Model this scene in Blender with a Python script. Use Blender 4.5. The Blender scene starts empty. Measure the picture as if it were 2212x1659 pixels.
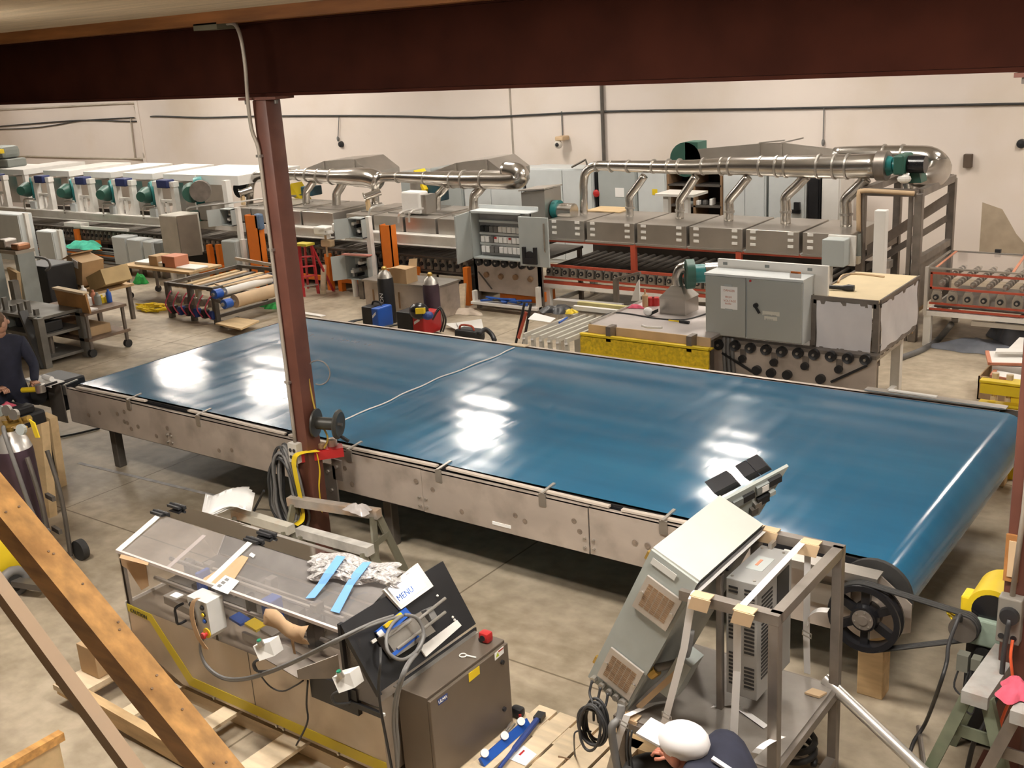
import bpy, bmesh, math, random
from mathutils import Vector, Matrix
R_ = math.radians
rnd = random.Random(7)
scene = bpy.context.scene
COL = scene.collection

# ------------------------------------------------------------ camera
PW, PH, F = 2212.0, 1659.0, 2387.0
CAMZ = 4.0
CM = (Matrix.Rotation(R_(37.164), 3, 'Z') @ Matrix.Rotation(R_(72.848), 3, 'X') @ Matrix.Rotation(R_(-3.5557), 3, 'Z'))
cam_d = bpy.data.cameras.new('camera'); cam = bpy.data.objects.new('camera', cam_d); COL.objects.link(cam)
cam_d.sensor_fit = 'HORIZONTAL'; cam_d.sensor_width = 36.0; cam_d.lens = 36.0 * F / PW
cam_d.clip_start = 0.05; cam_d.clip_end = 200
cam.matrix_world = Matrix.Translation((0, 0, CAMZ)) @ CM.to_4x4()
scene.camera = cam
# ------------------------------------------------------------ world, exposure
W = bpy.data.worlds.new('world'); scene.world = W; W.use_nodes = True
W.node_tree.nodes['Background'].inputs[0].default_value = (1.0, 0.93, 0.84, 1)
W.node_tree.nodes['Background'].inputs[1].default_value = 0.02
scene.view_settings.view_transform = 'Standard'; scene.view_settings.look = 'None'
scene.view_settings.gamma = 1.0; scene.view_settings.use_curve_mapping = False
scene.view_settings.exposure = 0.45
LAMP_E = 62.0     # emission strength of the lamp diffusers
LAMP_COL = (1.0, 0.93, 0.84)

# ------------------------------------------------------------ pixel -> place
def ray(u, v): return CM @ Vector((u - PW / 2, -(v - PH / 2), -F))
def FL(u, v, z=0.0):
    d = ray(u, v); return Vector((0, 0, CAMZ)) + d * ((z - CAMZ) / d.z)
def HY(u, v, y):
    d = ray(u, v); return Vector((0, 0, CAMZ)) + d * (y / d.y)
def HX(u, v, x):
    d = ray(u, v); return Vector((0, 0, CAMZ)) + d * (x / d.x)

# ------------------------------------------------------------ materials
MATS = {}
def mat(name, col, rough=0.5, metal=0.0, var=0.12, scale=4.0, bump=0.0, spec=0.5, stretch=(1, 1, 1), emit=0, alpha=1.0, trans=0.0, dirt=None, dscale=2.0, damt=0.5, coat=0.0):
    if name in MATS: return MATS[name]
    m = bpy.data.materials.new(name); m.use_nodes = True; MATS[name] = m
    nt = m.node_tree; N = nt.nodes; L = nt.links; b = N['Principled BSDF']
    b.inputs['Roughness'].default_value = rough; b.inputs['Metallic'].default_value = metal
    b.inputs['Specular IOR Level'].default_value = spec
    b.inputs['Coat Weight'].default_value = coat
    tc = N.new('ShaderNodeTexCoord'); mp = N.new('ShaderNodeMapping'); mp.inputs['Scale'].default_value = stretch
    L.new(tc.outputs['Object'], mp.inputs['Vector'])
    nz = N.new('ShaderNodeTexNoise'); nz.inputs['Scale'].default_value = scale; nz.inputs['Detail'].default_value = 4
    L.new(mp.outputs[0], nz.inputs['Vector'])
    cr = N.new('ShaderNodeValToRGB'); L.new(nz.outputs['Fac'], cr.inputs[0])
    c0 = [max(0, c * (1 - var)) for c in col]; c1 = [min(1, c * (1 + var)) for c in col]
    cr.color_ramp.elements[0].position = .3; cr.color_ramp.elements[1].position = .7
    cr.color_ramp.elements[0].color = (*c0, 1); cr.color_ramp.elements[1].color = (*c1, 1)
    out = cr.outputs[0]
    if dirt:
        n2 = N.new('ShaderNodeTexNoise'); n2.inputs['Scale'].default_value = dscale; n2.inputs['Detail'].default_value = 6
        L.new(tc.outputs['Object'], n2.inputs['Vector'])
        r2 = N.new('ShaderNodeValToRGB'); r2.color_ramp.elements[0].position = .5; r2.color_ramp.elements[1].position = .72
        r2.color_ramp.elements[0].color = (0, 0, 0, 1); r2.color_ramp.elements[1].color = (damt, damt, damt, 1)
        L.new(n2.outputs['Fac'], r2.inputs[0])
        mx = N.new('ShaderNodeMixRGB'); L.new(r2.outputs[0], mx.inputs[0]); L.new(out, mx.inputs[1]); mx.inputs[2].default_value = (*dirt, 1)
        out = mx.outputs[0]
    L.new(out, b.inputs['Base Color'])
    if bump:
        bp = N.new('ShaderNodeBump'); bp.inputs['Strength'].default_value = bump; bp.inputs['Distance'].default_value = .01
        L.new(nz.outputs['Fac'], bp.inputs['Height']); L.new(bp.outputs[0], b.inputs['Normal'])
    if emit:
        b.inputs['Emission Color'].default_value = (*col, 1); b.inputs['Emission Strength'].default_value = emit
    b.inputs['Alpha'].default_value = alpha; b.inputs['Transmission Weight'].default_value = trans
    return m
def clear_mat(name, tint, refl=0.08, haze=0.1):
    """thin clear plastic sheet: mostly see-through, a little gloss and haze"""
    m = bpy.data.materials.new(name); m.use_nodes = True; MATS[name] = m
    nt = m.node_tree; N = nt.nodes; L = nt.links
    for n in list(N):
        if n.type == 'BSDF_PRINCIPLED': N.remove(n)
    out = [n for n in N if n.type == 'OUTPUT_MATERIAL'][0]
    t = N.new('ShaderNodeBsdfTransparent'); t.inputs[0].default_value = (*tint, 1)
    d = N.new('ShaderNodeBsdfDiffuse'); d.inputs[0].default_value = (.62, .58, .56, 1)
    g = N.new('ShaderNodeBsdfGlossy'); g.inputs['Roughness'].default_value = .08
    tc = N.new('ShaderNodeTexCoord'); nz = N.new('ShaderNodeTexNoise'); nz.inputs['Scale'].default_value = 3.0; nz.inputs['Detail'].default_value = 5
    L.new(tc.outputs['Object'], nz.inputs['Vector'])
    mr = N.new('ShaderNodeMapRange'); mr.inputs['To Min'].default_value = haze * .5; mr.inputs['To Max'].default_value = haze * 1.6
    L.new(nz.outputs['Fac'], mr.inputs['Value'])
    m1 = N.new('ShaderNodeMixShader'); L.new(mr.outputs[0], m1.inputs[0]); L.new(t.outputs[0], m1.inputs[1]); L.new(d.outputs[0], m1.inputs[2])
    fr = N.new('ShaderNodeFresnel'); fr.inputs[0].default_value = 1.45
    ad = N.new('ShaderNodeMath'); ad.operation = 'ADD'; ad.inputs[1].default_value = refl - .04; L.new(fr.outputs[0], ad.inputs[0])
    m2 = N.new('ShaderNodeMixShader'); L.new(ad.outputs[0], m2.inputs[0]); L.new(m1.outputs[0], m2.inputs[1]); L.new(g.outputs[0], m2.inputs[2])
    L.new(m2.outputs[0], out.inputs[0]); return m

mat('wall', (.78, .695, .63), .85, var=.04, scale=.5, dirt=(.60, .48, .33), dscale=.45, damt=.45)
mat('walldark', (.22, .19, .16), .85, var=.05)
mat('ceil', (.55, .49, .40), .7, var=.05)
mat('deck', (.58, .47, .33), .6, var=.18, scale=3, stretch=(.3, 12, 1))
mat('beam', (.034, .009, .005), .85, var=.2, scale=3, spec=.08)
mat('column', (.125, .045, .03), .5, var=.15, scale=4, dirt=(.2, .08, .05), dscale=6, damt=.4)
mat('ledger', (.30, .12, .035), .6, var=.3, scale=6, stretch=(.3, 3, 3))
mat('steel', (.50, .47, .43), .38, .85, var=.12, scale=3, stretch=(.4, 4, 4))
mat('panel', (.54, .47, .41), .5, .45, var=.16, scale=2.2, stretch=(.8, 1, 1.4), dirt=(.22, .18, .14), dscale=3.2, damt=.55)
mat('duct', (.58, .55, .51), .22, .95, var=.1, scale=3)
mat('hood', (.47, .44, .40), .34, .8, var=.12, scale=2)
mat('darksteel', (.14, .125, .11), .5, .5, var=.2, scale=5)
mat('framesteel', (.24, .21, .185), .42, .6, var=.2, scale=6)
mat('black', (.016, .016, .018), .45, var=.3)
mat('blackgloss', (.012, .012, .014), .25, var=.2)
mat('rubber', (.03, .029, .028), .7, var=.3)
mat('cable', (.035, .035, .036), .5, var=.3)
mat('cablegrey', (.17, .165, .16), .5, var=.15)
mat('white', (.80, .78, .74), .45, var=.04)
mat('whitepaint', (.82, .79, .74), .4, var=.05, dirt=(.5, .45, .38), dscale=5, damt=.25)
mat('paper', (.86, .85, .83), .8, var=.03)
mat('greycab', (.40, .43, .42), .45, var=.04)
mat('greycab_d', (.22, .235, .23), .45, var=.05)
mat('lightcab', (.60, .63, .63), .45, var=.04)
mat('encl', (.36, .39, .37), .45, var=.06, dirt=(.26, .27, .24), dscale=5, damt=.35)
mat('plug', (.25, .27, .25), .5, var=.08)
mat('mcab', (.15, .12, .092), .42, .3, var=.06)
mat('orange', (.78, .20, .02), .5, var=.12, dirt=(.45, .12, .02), dscale=4, damt=.4)
mat('redrail', (.42, .07, .035), .5, var=.15)
mat('red', (.45, .02, .02), .45, var=.1)
mat('redladder', (.55, .04, .05), .45, var=.1)
mat('yellow', (.80, .58, .02), .5, var=.08)
mat('yellowguard', (.72, .50, .02), .5, var=.25, scale=30)
mat('stripe', (.60, .47, .02), .5, var=.05)
mat('teal', (.02, .20, .20), .4, var=.15)
mat('green', (.03, .10, .075), .45, var=.15)
mat('sawgreen', (.17, .19, .13), .6, var=.2, scale=8, dirt=(.10, .16, .09), dscale=6, damt=.5)
mat('sawgrey', (.36, .35, .33), .6, var=.2, scale=8, dirt=(.3, .17, .10), dscale=6, damt=.6)
mat('palegreen', (.30, .38, .31), .5, var=.1, dirt=(.2, .25, .19), dscale=9, damt=.5)
mat('blue', (.02, .10, .45), .4, var=.1)
mat('bluedark', (.02, .05, .22), .5, var=.15)
mat('tapeblue', (.16, .38, .80), .6, var=.04)
mat('wood', (.55, .38, .20), .7, var=.2, scale=3, stretch=(1, 6, 6), dirt=(.35, .22, .10), dscale=5, damt=.4)
mat('woodpale', (.68, .55, .38), .75, var=.15, scale=3, stretch=(1, 6, 6), dirt=(.45, .33, .2), dscale=6, damt=.35)
mat('plywood', (.62, .45, .25), .7, var=.15, scale=3, stretch=(.6, 3, 3))
mat('cherry', (.36, .16, .05), .55, var=.35, scale=3, stretch=(2, 2, 2))
mat('rail', (.60, .32, .105), .33, var=.28, scale=4, stretch=(.7, 7, 7), dirt=(.22, .09, .02), dscale=8, damt=.5)
mat('cardboard', (.46, .31, .17), .8, var=.08)
mat('kraft', (.50, .33, .19), .8, var=.1, scale=6, bump=.4)
mat('brown', (.25, .15, .08), .7, var=.2)
mat('cyl', (.055, .032, .045), .4, var=.2, scale=6)
mat('skin', (.52, .20, .13), .55, var=.08)
mat('skin2', (.55, .30, .20), .55, var=.08)
mat('hair', (.13, .07, .035), .7, var=.3, scale=40)
mat('navy', (.018, .020, .038), .85, var=.2, scale=12)
mat('whitecloth', (.78, .77, .78), .9, var=.05)
mat('denim', (.05, .07, .12), .9, var=.2)
mat('ragpink', (.62, .10, .16), .9, var=.2, scale=10)
mat('ragteal', (.08, .52, .36), .9, var=.2, scale=10)
mat('raggreen', (.03, .30, .06), .9, var=.3, scale=10)
mat('tarp', (.16, .17, .20), .6, var=.25, scale=5)
mat('strap', (.82, .80, .77), .6, var=.05)
mat('brass', (.50, .33, .09), .4, .7, var=.2)
mat('pipe_alu', (.75, .73, .70), .3, .7, var=.06)
mat('copper', (.45, .22, .12), .4, .6, var=.2)
mat('screen', (.80, .82, .86), .2, emit=1.1)
mat('tan', (.58, .42, .26), .7, var=.1)
mat('salmon', (.55, .22, .13), .6, var=.1)
mat('sleeve', (.36, .33, .29), .6, var=.3, scale=8)
clear_mat('plexi', (.95, .93, .93), .05, .26)
clear_mat('plexiclear', (.97, .95, .94), .05, .07)
clear_mat('film', (.95, .94, .95), .10, .80)

def floor_mat():
    m = bpy.data.materials.new('floor'); m.use_nodes = True; MATS['floor'] = m
    nt = m.node_tree; N = nt.nodes; L = nt.links; b = N['Principled BSDF']
    tc = N.new('ShaderNodeTexCoord')
    n1 = N.new('ShaderNodeTexNoise'); n1.inputs['Scale'].default_value = .8; n1.inputs['Detail'].default_value = 8; n1.inputs['Roughness'].default_value = .62
    mp = N.new('ShaderNodeMapping'); mp.inputs['Scale'].default_value = (.55, 1.2, 1); L.new(tc.outputs['Object'], mp.inputs[0]); L.new(mp.outputs[0], n1.inputs['Vector'])
    r1 = N.new('ShaderNodeValToRGB'); L.new(n1.outputs['Fac'], r1.inputs[0])
    e = r1.color_ramp.elements; e[0].position = .33; e[0].color = (.235, .19, .13, 1); e[1].position = .62; e[1].color = (.52, .445, .335, 1)
    k = e.new(.46); k.color = (.40, .335, .25, 1)
    n2 = N.new('ShaderNodeTexNoise'); n2.inputs['Scale'].default_value = 7; n2.inputs['Detail'].default_value = 5; L.new(tc.outputs['Object'], n2.inputs['Vector'])
    r2 = N.new('ShaderNodeValToRGB'); r2.color_ramp.elements[0].position = .3; r2.color_ramp.elements[0].color = (.78, .76, .73, 1); r2.color_ramp.elements[1].position = .7; r2.color_ramp.elements[1].color = (1.1, 1.1, 1.1, 1)
    L.new(n2.outputs['Fac'], r2.inputs[0])
    mx = N.new('ShaderNodeMixRGB'); mx.blend_type = 'MULTIPLY'; mx.inputs[0].default_value = 1; L.new(r1.outputs[0], mx.inputs[1]); L.new(r2.outputs[0], mx.inputs[2])
    # saw-cut control joints
    br = N.new('ShaderNodeTexBrick'); br.offset = 0; br.inputs['Scale'].default_value = 1
    br.inputs['Brick Width'].default_value = 4.4; br.inputs['Row Height'].default_value = 4.6; br.inputs['Mortar Size'].default_value = .008
    br.inputs['Color1'].default_value = (1, 1, 1, 1); br.inputs['Color2'].default_value = (1, 1, 1, 1); br.inputs['Mortar'].default_value = (.45, .42, .38, 1)
    mp2 = N.new('ShaderNodeMapping'); mp2.inputs['Location'].default_value = (.6, 4.0, 0); L.new(tc.outputs['Object'], mp2.inputs[0]); L.new(mp2.outputs[0], br.inputs['Vector'])
    m3 = N.new('ShaderNodeMixRGB'); m3.blend_type = 'MULTIPLY'; m3.inputs[0].default_value = 1; L.new(mx.outputs[0], m3.inputs[1]); L.new(br.outputs['Color'], m3.inputs[2])
    L.new(m3.outputs[0], b.inputs['Base Color'])
    rr = N.new('ShaderNodeMapRange'); rr.inputs['To Min'].default_value = .32; rr.inputs['To Max'].default_value = .62; L.new(n1.outputs['Fac'], rr.inputs['Value']); L.new(rr.outputs[0], b.inputs['Roughness'])
    b.inputs['Specular IOR Level'].default_value = .35
floor_mat()
def belt_mat():
    m = bpy.data.materials.new('belt'); m.use_nodes = True; MATS['belt'] = m
    nt = m.node_tree; N = nt.nodes; L = nt.links; b = N['Principled BSDF']
    tc = N.new('ShaderNodeTexCoord')
    n1 = N.new('ShaderNodeTexNoise'); n1.inputs['Scale'].default_value = 1; n1.inputs['Detail'].default_value = 5
    mp = N.new('ShaderNodeMapping'); mp.inputs['Scale'].default_value = (.35, 2.2, 1); L.new(tc.outputs['Object'], mp.inputs[0]); L.new(mp.outputs[0], n1.inputs['Vector'])
    r1 = N.new('ShaderNodeValToRGB'); L.new(n1.outputs['Fac'], r1.inputs[0]); e = r1.color_ramp.elements
    e[0].position = .3; e[0].color = (.014, .125, .25, 1); e[1].position = .7; e[1].color = (.026, .175, .32, 1)
    L.new(r1.outputs[0], b.inputs['Base Color'])
    b.inputs['Roughness'].default_value = .17; b.inputs['Specular IOR Level'].default_value = .55
    # fine scuffs across the belt
    n2 = N.new('ShaderNodeTexNoise'); n2.inputs['Scale'].default_value = 1; n2.inputs['Detail'].default_value = 3
    mp2 = N.new('ShaderNodeMapping'); mp2.inputs['Scale'].default_value = (9, .7, 1); L.new(tc.outputs['Object'], mp2.inputs[0]); L.new(mp2.outputs[0], n2.inputs['Vector'])
    rr = N.new('ShaderNodeMapRange'); rr.inputs['From Min'].default_value = .35; rr.inputs['From Max'].default_value = .75
    rr.inputs['To Min'].default_value = .11; rr.inputs['To Max'].default_value = .19; L.new(n2.outputs['Fac'], rr.inputs['Value']); L.new(rr.outputs[0], b.inputs['Roughness'])
    bp = N.new('ShaderNodeBump'); bp.inputs['Strength'].default_value = .05; bp.inputs['Distance'].default_value = .02; L.new(n2.outputs['Fac'], bp.inputs['Height']); L.new(bp.outputs[0], b.inputs['Normal'])
belt_mat()

# ------------------------------------------------------------ mesh builder
ORG = {}
class MB:
    def __init__(s): s.v = []; s.f = []; s.sm = False
    def add(s, vs, fs):
        n = len(s.v); s.v += [tuple(v) for v in vs]; s.f += [tuple(i + n for i in f) for f in fs]; return s
    def box(s, x0, x1, y0, y1, z0, z1):
        return s.add([(x0, y0, z0), (x1, y0, z0), (x1, y1, z0), (x0, y1, z0), (x0, y0, z1), (x1, y0, z1), (x1, y1, z1), (x0, y1, z1)],
                     [(3, 2, 1, 0), (4, 5, 6, 7), (0, 1, 5, 4), (1, 2, 6, 5), (2, 3, 7, 6), (3, 0, 4, 7)])
    def cbox(s, x0, x1, y0, y1, z0, z1, c=.01):
        """box with chamfered edges"""
        bm = bmesh.new(); bmesh.ops.create_cube(bm, size=1)
        for v in bm.verts: v.co = Vector(((x0 + x1) / 2 + v.co.x * (x1 - x0), (y0 + y1) / 2 + v.co.y * (y1 - y0), (z0 + z1) / 2 + v.co.z * (z1 - z0)))
        bmesh.ops.bevel(bm, geom=bm.edges[:], offset=c, segments=2, affect='EDGES', profile=.5)
        bm.verts.index_update()
        s.add([v.co for v in bm.verts], [[v.index for v in f.verts] for f in bm.faces]); bm.free(); return s
    def obox(s, c, a, b, d):
        c, a, b, d = Vector(c), Vector(a), Vector(b), Vector(d)
        vs = [c + a * i + b * j + d * k for k in (-1, 1) for j in (-1, 1) for i in (-1, 1)]
        return s.add(vs, [(0, 2, 3, 1), (4, 5, 7, 6), (0, 1, 5, 4), (1, 3, 7, 5), (3, 2, 6, 7), (2, 0, 4, 6)])
    def bar(s, p, q, w, h, up=(0, 0, 1)):
        """rectangular bar from p to q; w across, h along up"""
        p, q = Vector(p), Vector(q); d = q - p; l = d.length; d.normalize(); up = Vector(up)
        if abs(d.dot(up)) > .98: up = Vector((0, 1, 0))
        a = d.cross(up).normalized(); u = a.cross(d).normalized()
        return s.obox((p + q) / 2, d * l / 2, a * w / 2, u * h / 2)
    def prism(s, poly, off):
        n = len(poly); off = Vector(off); vs = [Vector(p) for p in poly]; vs += [v + off for v in vs]
        return s.add(vs, [tuple(range(n)), tuple(range(2 * n - 1, n - 1, -1))] + [(i, i + n, (i + 1) % n + n, (i + 1) % n) for i in range(n)])
    def cyl(s, p, q, r, r2=None, n=14, caps=True):
        p, q = Vector(p), Vector(q); r2 = r if r2 is None else r2
        d = (q - p).normalized(); u = Vector((0, 0, 1)) if abs(d.z) < .9 else Vector((1, 0, 0))
        a = d.cross(u).normalized(); b = d.cross(a); vs = []
        for c, rr in ((p, r), (q, r2)):
            for i in range(n):
                t = 2 * math.pi * i / n; vs.append(c + a * math.cos(t) * rr + b * math.sin(t) * rr)
        fs = [(i, (i + 1) % n, (i + 1) % n + n, i + n) for i in range(n)]
        if caps: fs += [tuple(range(n - 1, -1, -1)), tuple(range(n, 2 * n))]
        return s.add(vs, fs)
    def tube(s, pts, r, n=8, closed=False, res=0, radii=None):
        pts = [Vector(p) for p in pts]
        if res: 
            pts2 = []; m = len(pts); rr2 = []
            for i in range(m if closed else m - 1):
                g = lambda k: pts[k % m] if closed else pts[max(0, min(m - 1, k))]
                p0, p1, p2, p3 = g(i - 1), g(i), g(i + 1), g(i + 2)
                for k in range(res):
                    t = k / res
                    pts2.append(.5 * ((2 * p1) + (p2 - p0) * t + (2 * p0 - 5 * p1 + 4 * p2 - p3) * t * t + (3 * p1 - p0 - 3 * p2 + p3) * t ** 3))
                    if radii: rr2.append(radii[i] * (1 - t) + radii[(i + 1) % m] * t)
            if not closed:
                pts2.append(pts[-1])
                if radii: rr2.append(radii[-1])
            pts = pts2; radii = rr2 if radii else None
        m = len(pts); vs = []; fs = []; pa = None
        for i, p in enumerate(pts):
            if closed: d = pts[(i + 1) % m] - pts[i - 1]
            else: d = pts[min(m - 1, i + 1)] - pts[max(0, i - 1)]
            if d.length < 1e-9: d = Vector((0, 0, 1))
            d.normalize()
            if pa is None:
                u = Vector((0, 0, 1)) if abs(d.z) < .9 else Vector((1, 0, 0)); a = d.cross(u).normalized()
            else:
                a = pa - d * pa.dot(d); a.normalize()
            pa = a; b = d.cross(a); rr = radii[i] if radii else r
            for k in range(n):
                t = 2 * math.pi * k / n; vs.append(p + (a * math.cos(t) + b * math.sin(t)) * rr)
        for i in range(m if closed else m - 1):
            j = (i + 1) % m
            fs += [(i * n + k, i * n + (k + 1) % n, j * n + (k + 1) % n, j * n + k) for k in range(n)]
        if not closed: fs += [tuple(range(n - 1, -1, -1)), tuple(range((m - 1) * n, m * n))]
        return s.add(vs, fs)
    def lathe(s, prof, o, axis=(0, 0, 1), n=20, caps=True):
        """prof: (radius, height) pairs along axis from o"""
        o = Vector(o); d = Vector(axis).normalized(); u = Vector((0, 0, 1)) if abs(d.z) < .9 else Vector((1, 0, 0))
        a = d.cross(u).normalized(); b = d.cross(a); vs = []; m = len(prof)
        for r, h in prof:
            for k in range(n):
                t = 2 * math.pi * k / n; vs.append(o + d * h + (a * math.cos(t) + b * math.sin(t)) * r)
        fs = [(i * n + k, i * n + (k + 1) % n, (i + 1) * n + (k + 1) % n, (i + 1) * n + k) for i in range(m - 1) for k in range(n)]
        if caps and prof[0][0] > 1e-6: fs.append(tuple(range(n - 1, -1, -1)))
        if caps and prof[-1][0] > 1e-6: fs.append(tuple(range((m - 1) * n, m * n)))
        return s.add(vs, fs)
    def ball(s, c, rx, ry=None, rz=None, n=12, m=8):
        ry = ry or rx; rz = rz or rx; c = Vector(c); vs = [c + Vector((0, 0, -rz))]; fs = []
        for i in range(1, m):
            t = math.pi * i / m - math.pi / 2
            for k in range(n):
                p = 2 * math.pi * k / n; vs.append(c + Vector((rx * math.cos(t) * math.cos(p), ry * math.cos(t) * math.sin(p), rz * math.sin(t))))
        vs.append(c + Vector((0, 0, rz)))
        for k in range(n): fs.append((0, 1 + (k + 1) % n, 1 + k))
        for i in range(m - 2):
            for k in range(n):
                fs.append((1 + i * n + k, 1 + i * n + (k + 1) % n, 1 + (i + 1) * n + (k + 1) % n, 1 + (i + 1) * n + k))
        for k in range(n): fs.append((len(vs) - 1, 1 + (m - 2) * n + k, 1 + (m - 2) * n + (k + 1) % n))
        return s.add(vs, fs)
    def sheet(s, grid, th=0.0, off=(0, 0, 1)):
        """grid of points (rows of equal length) as a sheet with thickness th along off"""
        R = len(grid); C = len(grid[0]); o = Vector(off) * th; A = [Vector(p) for r in grid for p in r]
        fs = [(i * C + j, i * C + j + 1, (i + 1) * C + j + 1, (i + 1) * C + j) for i in range(R - 1) for j in range(C - 1)]
        if th:
            n = R * C; B = [p + o for p in A]; fs2 = [tuple(x + n for x in reversed(f)) for f in fs]
            ed = [(j, 0) for j in range(0)]
            loop = [j for j in range(C)] + [i * C + C - 1 for i in range(1, R)] + [(R - 1) * C + j for j in range(C - 2, -1, -1)] + [i * C for i in range(R - 2, 0, -1)]
            side = [(loop[i], loop[i] + n, loop[(i + 1) % len(loop)] + n, loop[(i + 1) % len(loop)]) for i in range(len(loop))]
            return s.add(A + B, fs + fs2 + side)
        return s.add(A, fs)
    def build(s, name, m, parent=None, smooth=False, loc=None, label=None):
        o0 = Vector(ORG[parent.name]) if parent else Vector(loc or (0, 0, 0))
        me = bpy.data.meshes.new(name)
        me.from_pydata([tuple(Vector(v) - o0) for v in s.v], [], s.f)
        bm = bmesh.new(); bm.from_mesh(me); bmesh.ops.recalc_face_normals(bm, faces=bm.faces); bm.to_mesh(me); bm.free()
        if smooth:
            for p in me.polygons: p.use_smooth = True
            if smooth == 'auto': me.set_sharp_from_angle(angle=R_(38))
        me.materials.append(MATS[m] if isinstance(m, str) else m)
        o = bpy.data.objects.new(name, me); COL.objects.link(o)
        if parent: o.parent = parent; ORG[o.name] = tuple(o0)
        else: o.location = o0; ORG[o.name] = tuple(o0)
        if label: o['label'] = label
        return o
def tag(o, label=None, cat=None, group=None, kind=None):
    if label: o['label'] = label
    if cat: o['category'] = cat
    if group: o['group'] = group
    if kind: o['kind'] = kind
    return o
def thing(name, label, cat, loc=(0, 0, 0), group=None):
    o = bpy.data.objects.new(name, None); COL.objects.link(o); o.location = Vector(loc); o.empty_display_size = .1
    ORG[o.name] = tuple(loc); return tag(o, label, cat, group)
def struct(name, mb, m, parent=None, **k):
    o = mb.build(name, m, parent, **k)
    if not parent: o['kind'] = 'structure'
    return o
def rep(o, offs):
    """further copies of one part on the same thing, at offsets"""
    r = []
    for d in offs:
        c = o.copy(); COL.objects.link(c); c.parent = o.parent; c.location = o.location + Vector(d); ORG[c.name] = ORG[o.name]
        for g in o.children:
            h = g.copy(); COL.objects.link(h); h.parent = c
        r.append(c)
    return r
def dup(root, loc, label=None, group=None):
    r = root.copy(); COL.objects.link(r); r.location = Vector(loc); ORG[r.name] = tuple(loc)
    if label: r['label'] = label
    if group: r['group'] = group
    def kids(a, b):
        for ch in a.children:
            c = ch.copy(); COL.objects.link(c); c.parent = b; kids(ch, c)
    kids(root, r); return r
ORD = ('first', 'second', 'third', 'fourth', 'fifth', 'sixth', 'seventh', 'eighth', 'ninth', 'tenth', 'eleventh', 'twelfth', 'thirteenth', 'fourteenth')
def B(): return MB()
def txt(s_, size, m, parent, P, xdir, ydir, name='lettering', ext=.001):
    """flat lettering as mesh: P lower-left corner, xdir/ydir unit vectors"""
    c = bpy.data.curves.new('t', 'FONT'); c.body = s_; c.size = size; c.extrude = ext; c.resolution_u = 2
    t = bpy.data.objects.new('t', c); COL.objects.link(t)
    dg = bpy.context.evaluated_depsgraph_get(); me = bpy.data.meshes.new_from_object(t.evaluated_get(dg)); bpy.data.objects.remove(t)
    X = Vector(xdir).normalized(); Y = Vector(ydir).normalized(); Z = X.cross(Y); M4 = Matrix((X, Y, Z)).transposed().to_4x4()
    o0 = Vector(ORG[parent.name]); M4.translation = Vector(P) - o0 + Z * ext * 1.5
    me.transform(M4); me.materials.clear(); me.materials.append(MATS[m])
    o = bpy.data.objects.new(name, me); COL.objects.link(o); o.parent = parent; ORG[o.name] = tuple(o0); return o
def drape(c, rx, ry, h, seed, n=14, up=(0, 0, 1)):
    """crumpled cloth mound"""
    rg = random.Random(seed); g = []
    ph = [rg.uniform(0, 6.3) for _ in range(8)]
    for i in range(n + 1):
        row = []
        for j in range(n + 1):
            a = i / n * 2 - 1; b = j / n * 2 - 1; q = max(abs(a), abs(b)); l = math.hypot(a, b) or 1
            a2, b2 = a * q / l, b * q / l; rr = 1 + .22 * math.sin(3 * math.atan2(b, a) + ph[0]) + .1 * math.sin(7 * math.atan2(b, a) + ph[1])
            z = (1 - q * q) * h * (.75 + .25 * math.sin(5 * a + ph[2]) * math.sin(4 * b + ph[3])) + h * .22 * abs(math.sin(6 * a + 3 * b + ph[4])) * (1 - q ** 4) + .004
            row.append((c[0] + a2 * rx * rr, c[1] + b2 * ry * rr, c[2] + max(.003, z)))
        g.append(row)
    return MB().sheet(g)
# ============================================================ the hall
WY = 18.0
struct('floor', B().box(-34, 5, -4, WY + .3, -.1, 0), 'floor')
struct('wall_back', B().box(-25.2, 5, WY, WY + .3, 0, 6.1), 'wall')
wl = struct('wall_back_left', B().box(-34, -25.2, WY + .45, WY + .75, 0, 6.1).box(-25.25, -25.2, WY, WY + .75, 0, 6.1), 'wall')
struct('wall_left', B().box(-34.3, -34, -4, WY + .75, 0, 6.1), 'wall')
struct('wall_right', B().box(5, 5.3, -4, WY + .3, 0, 6.1), 'wall')
struct('wall_front', B().box(-34, 5, -4.3, -4, 0, 6.1), 'walldark')
struct('ceiling', B().box(-34.3, 5.3, -4.3, WY + .75, 6.1, 6.25), 'ceil')
# tilt-up wall joints
for i, x in enumerate((-13.25, -3.9 + .9)):
    struct('trim_%d' % (i + 1), B().box(x - .02, x + .02, WY - .012, WY - .001, 0, 6.05), mat('joint', (.36, .31, .26), .8))
struct('trim_3', B().box(-25.3, -25.18, WY - .02, WY + .45, 0, 6.05), 'wall')
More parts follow.
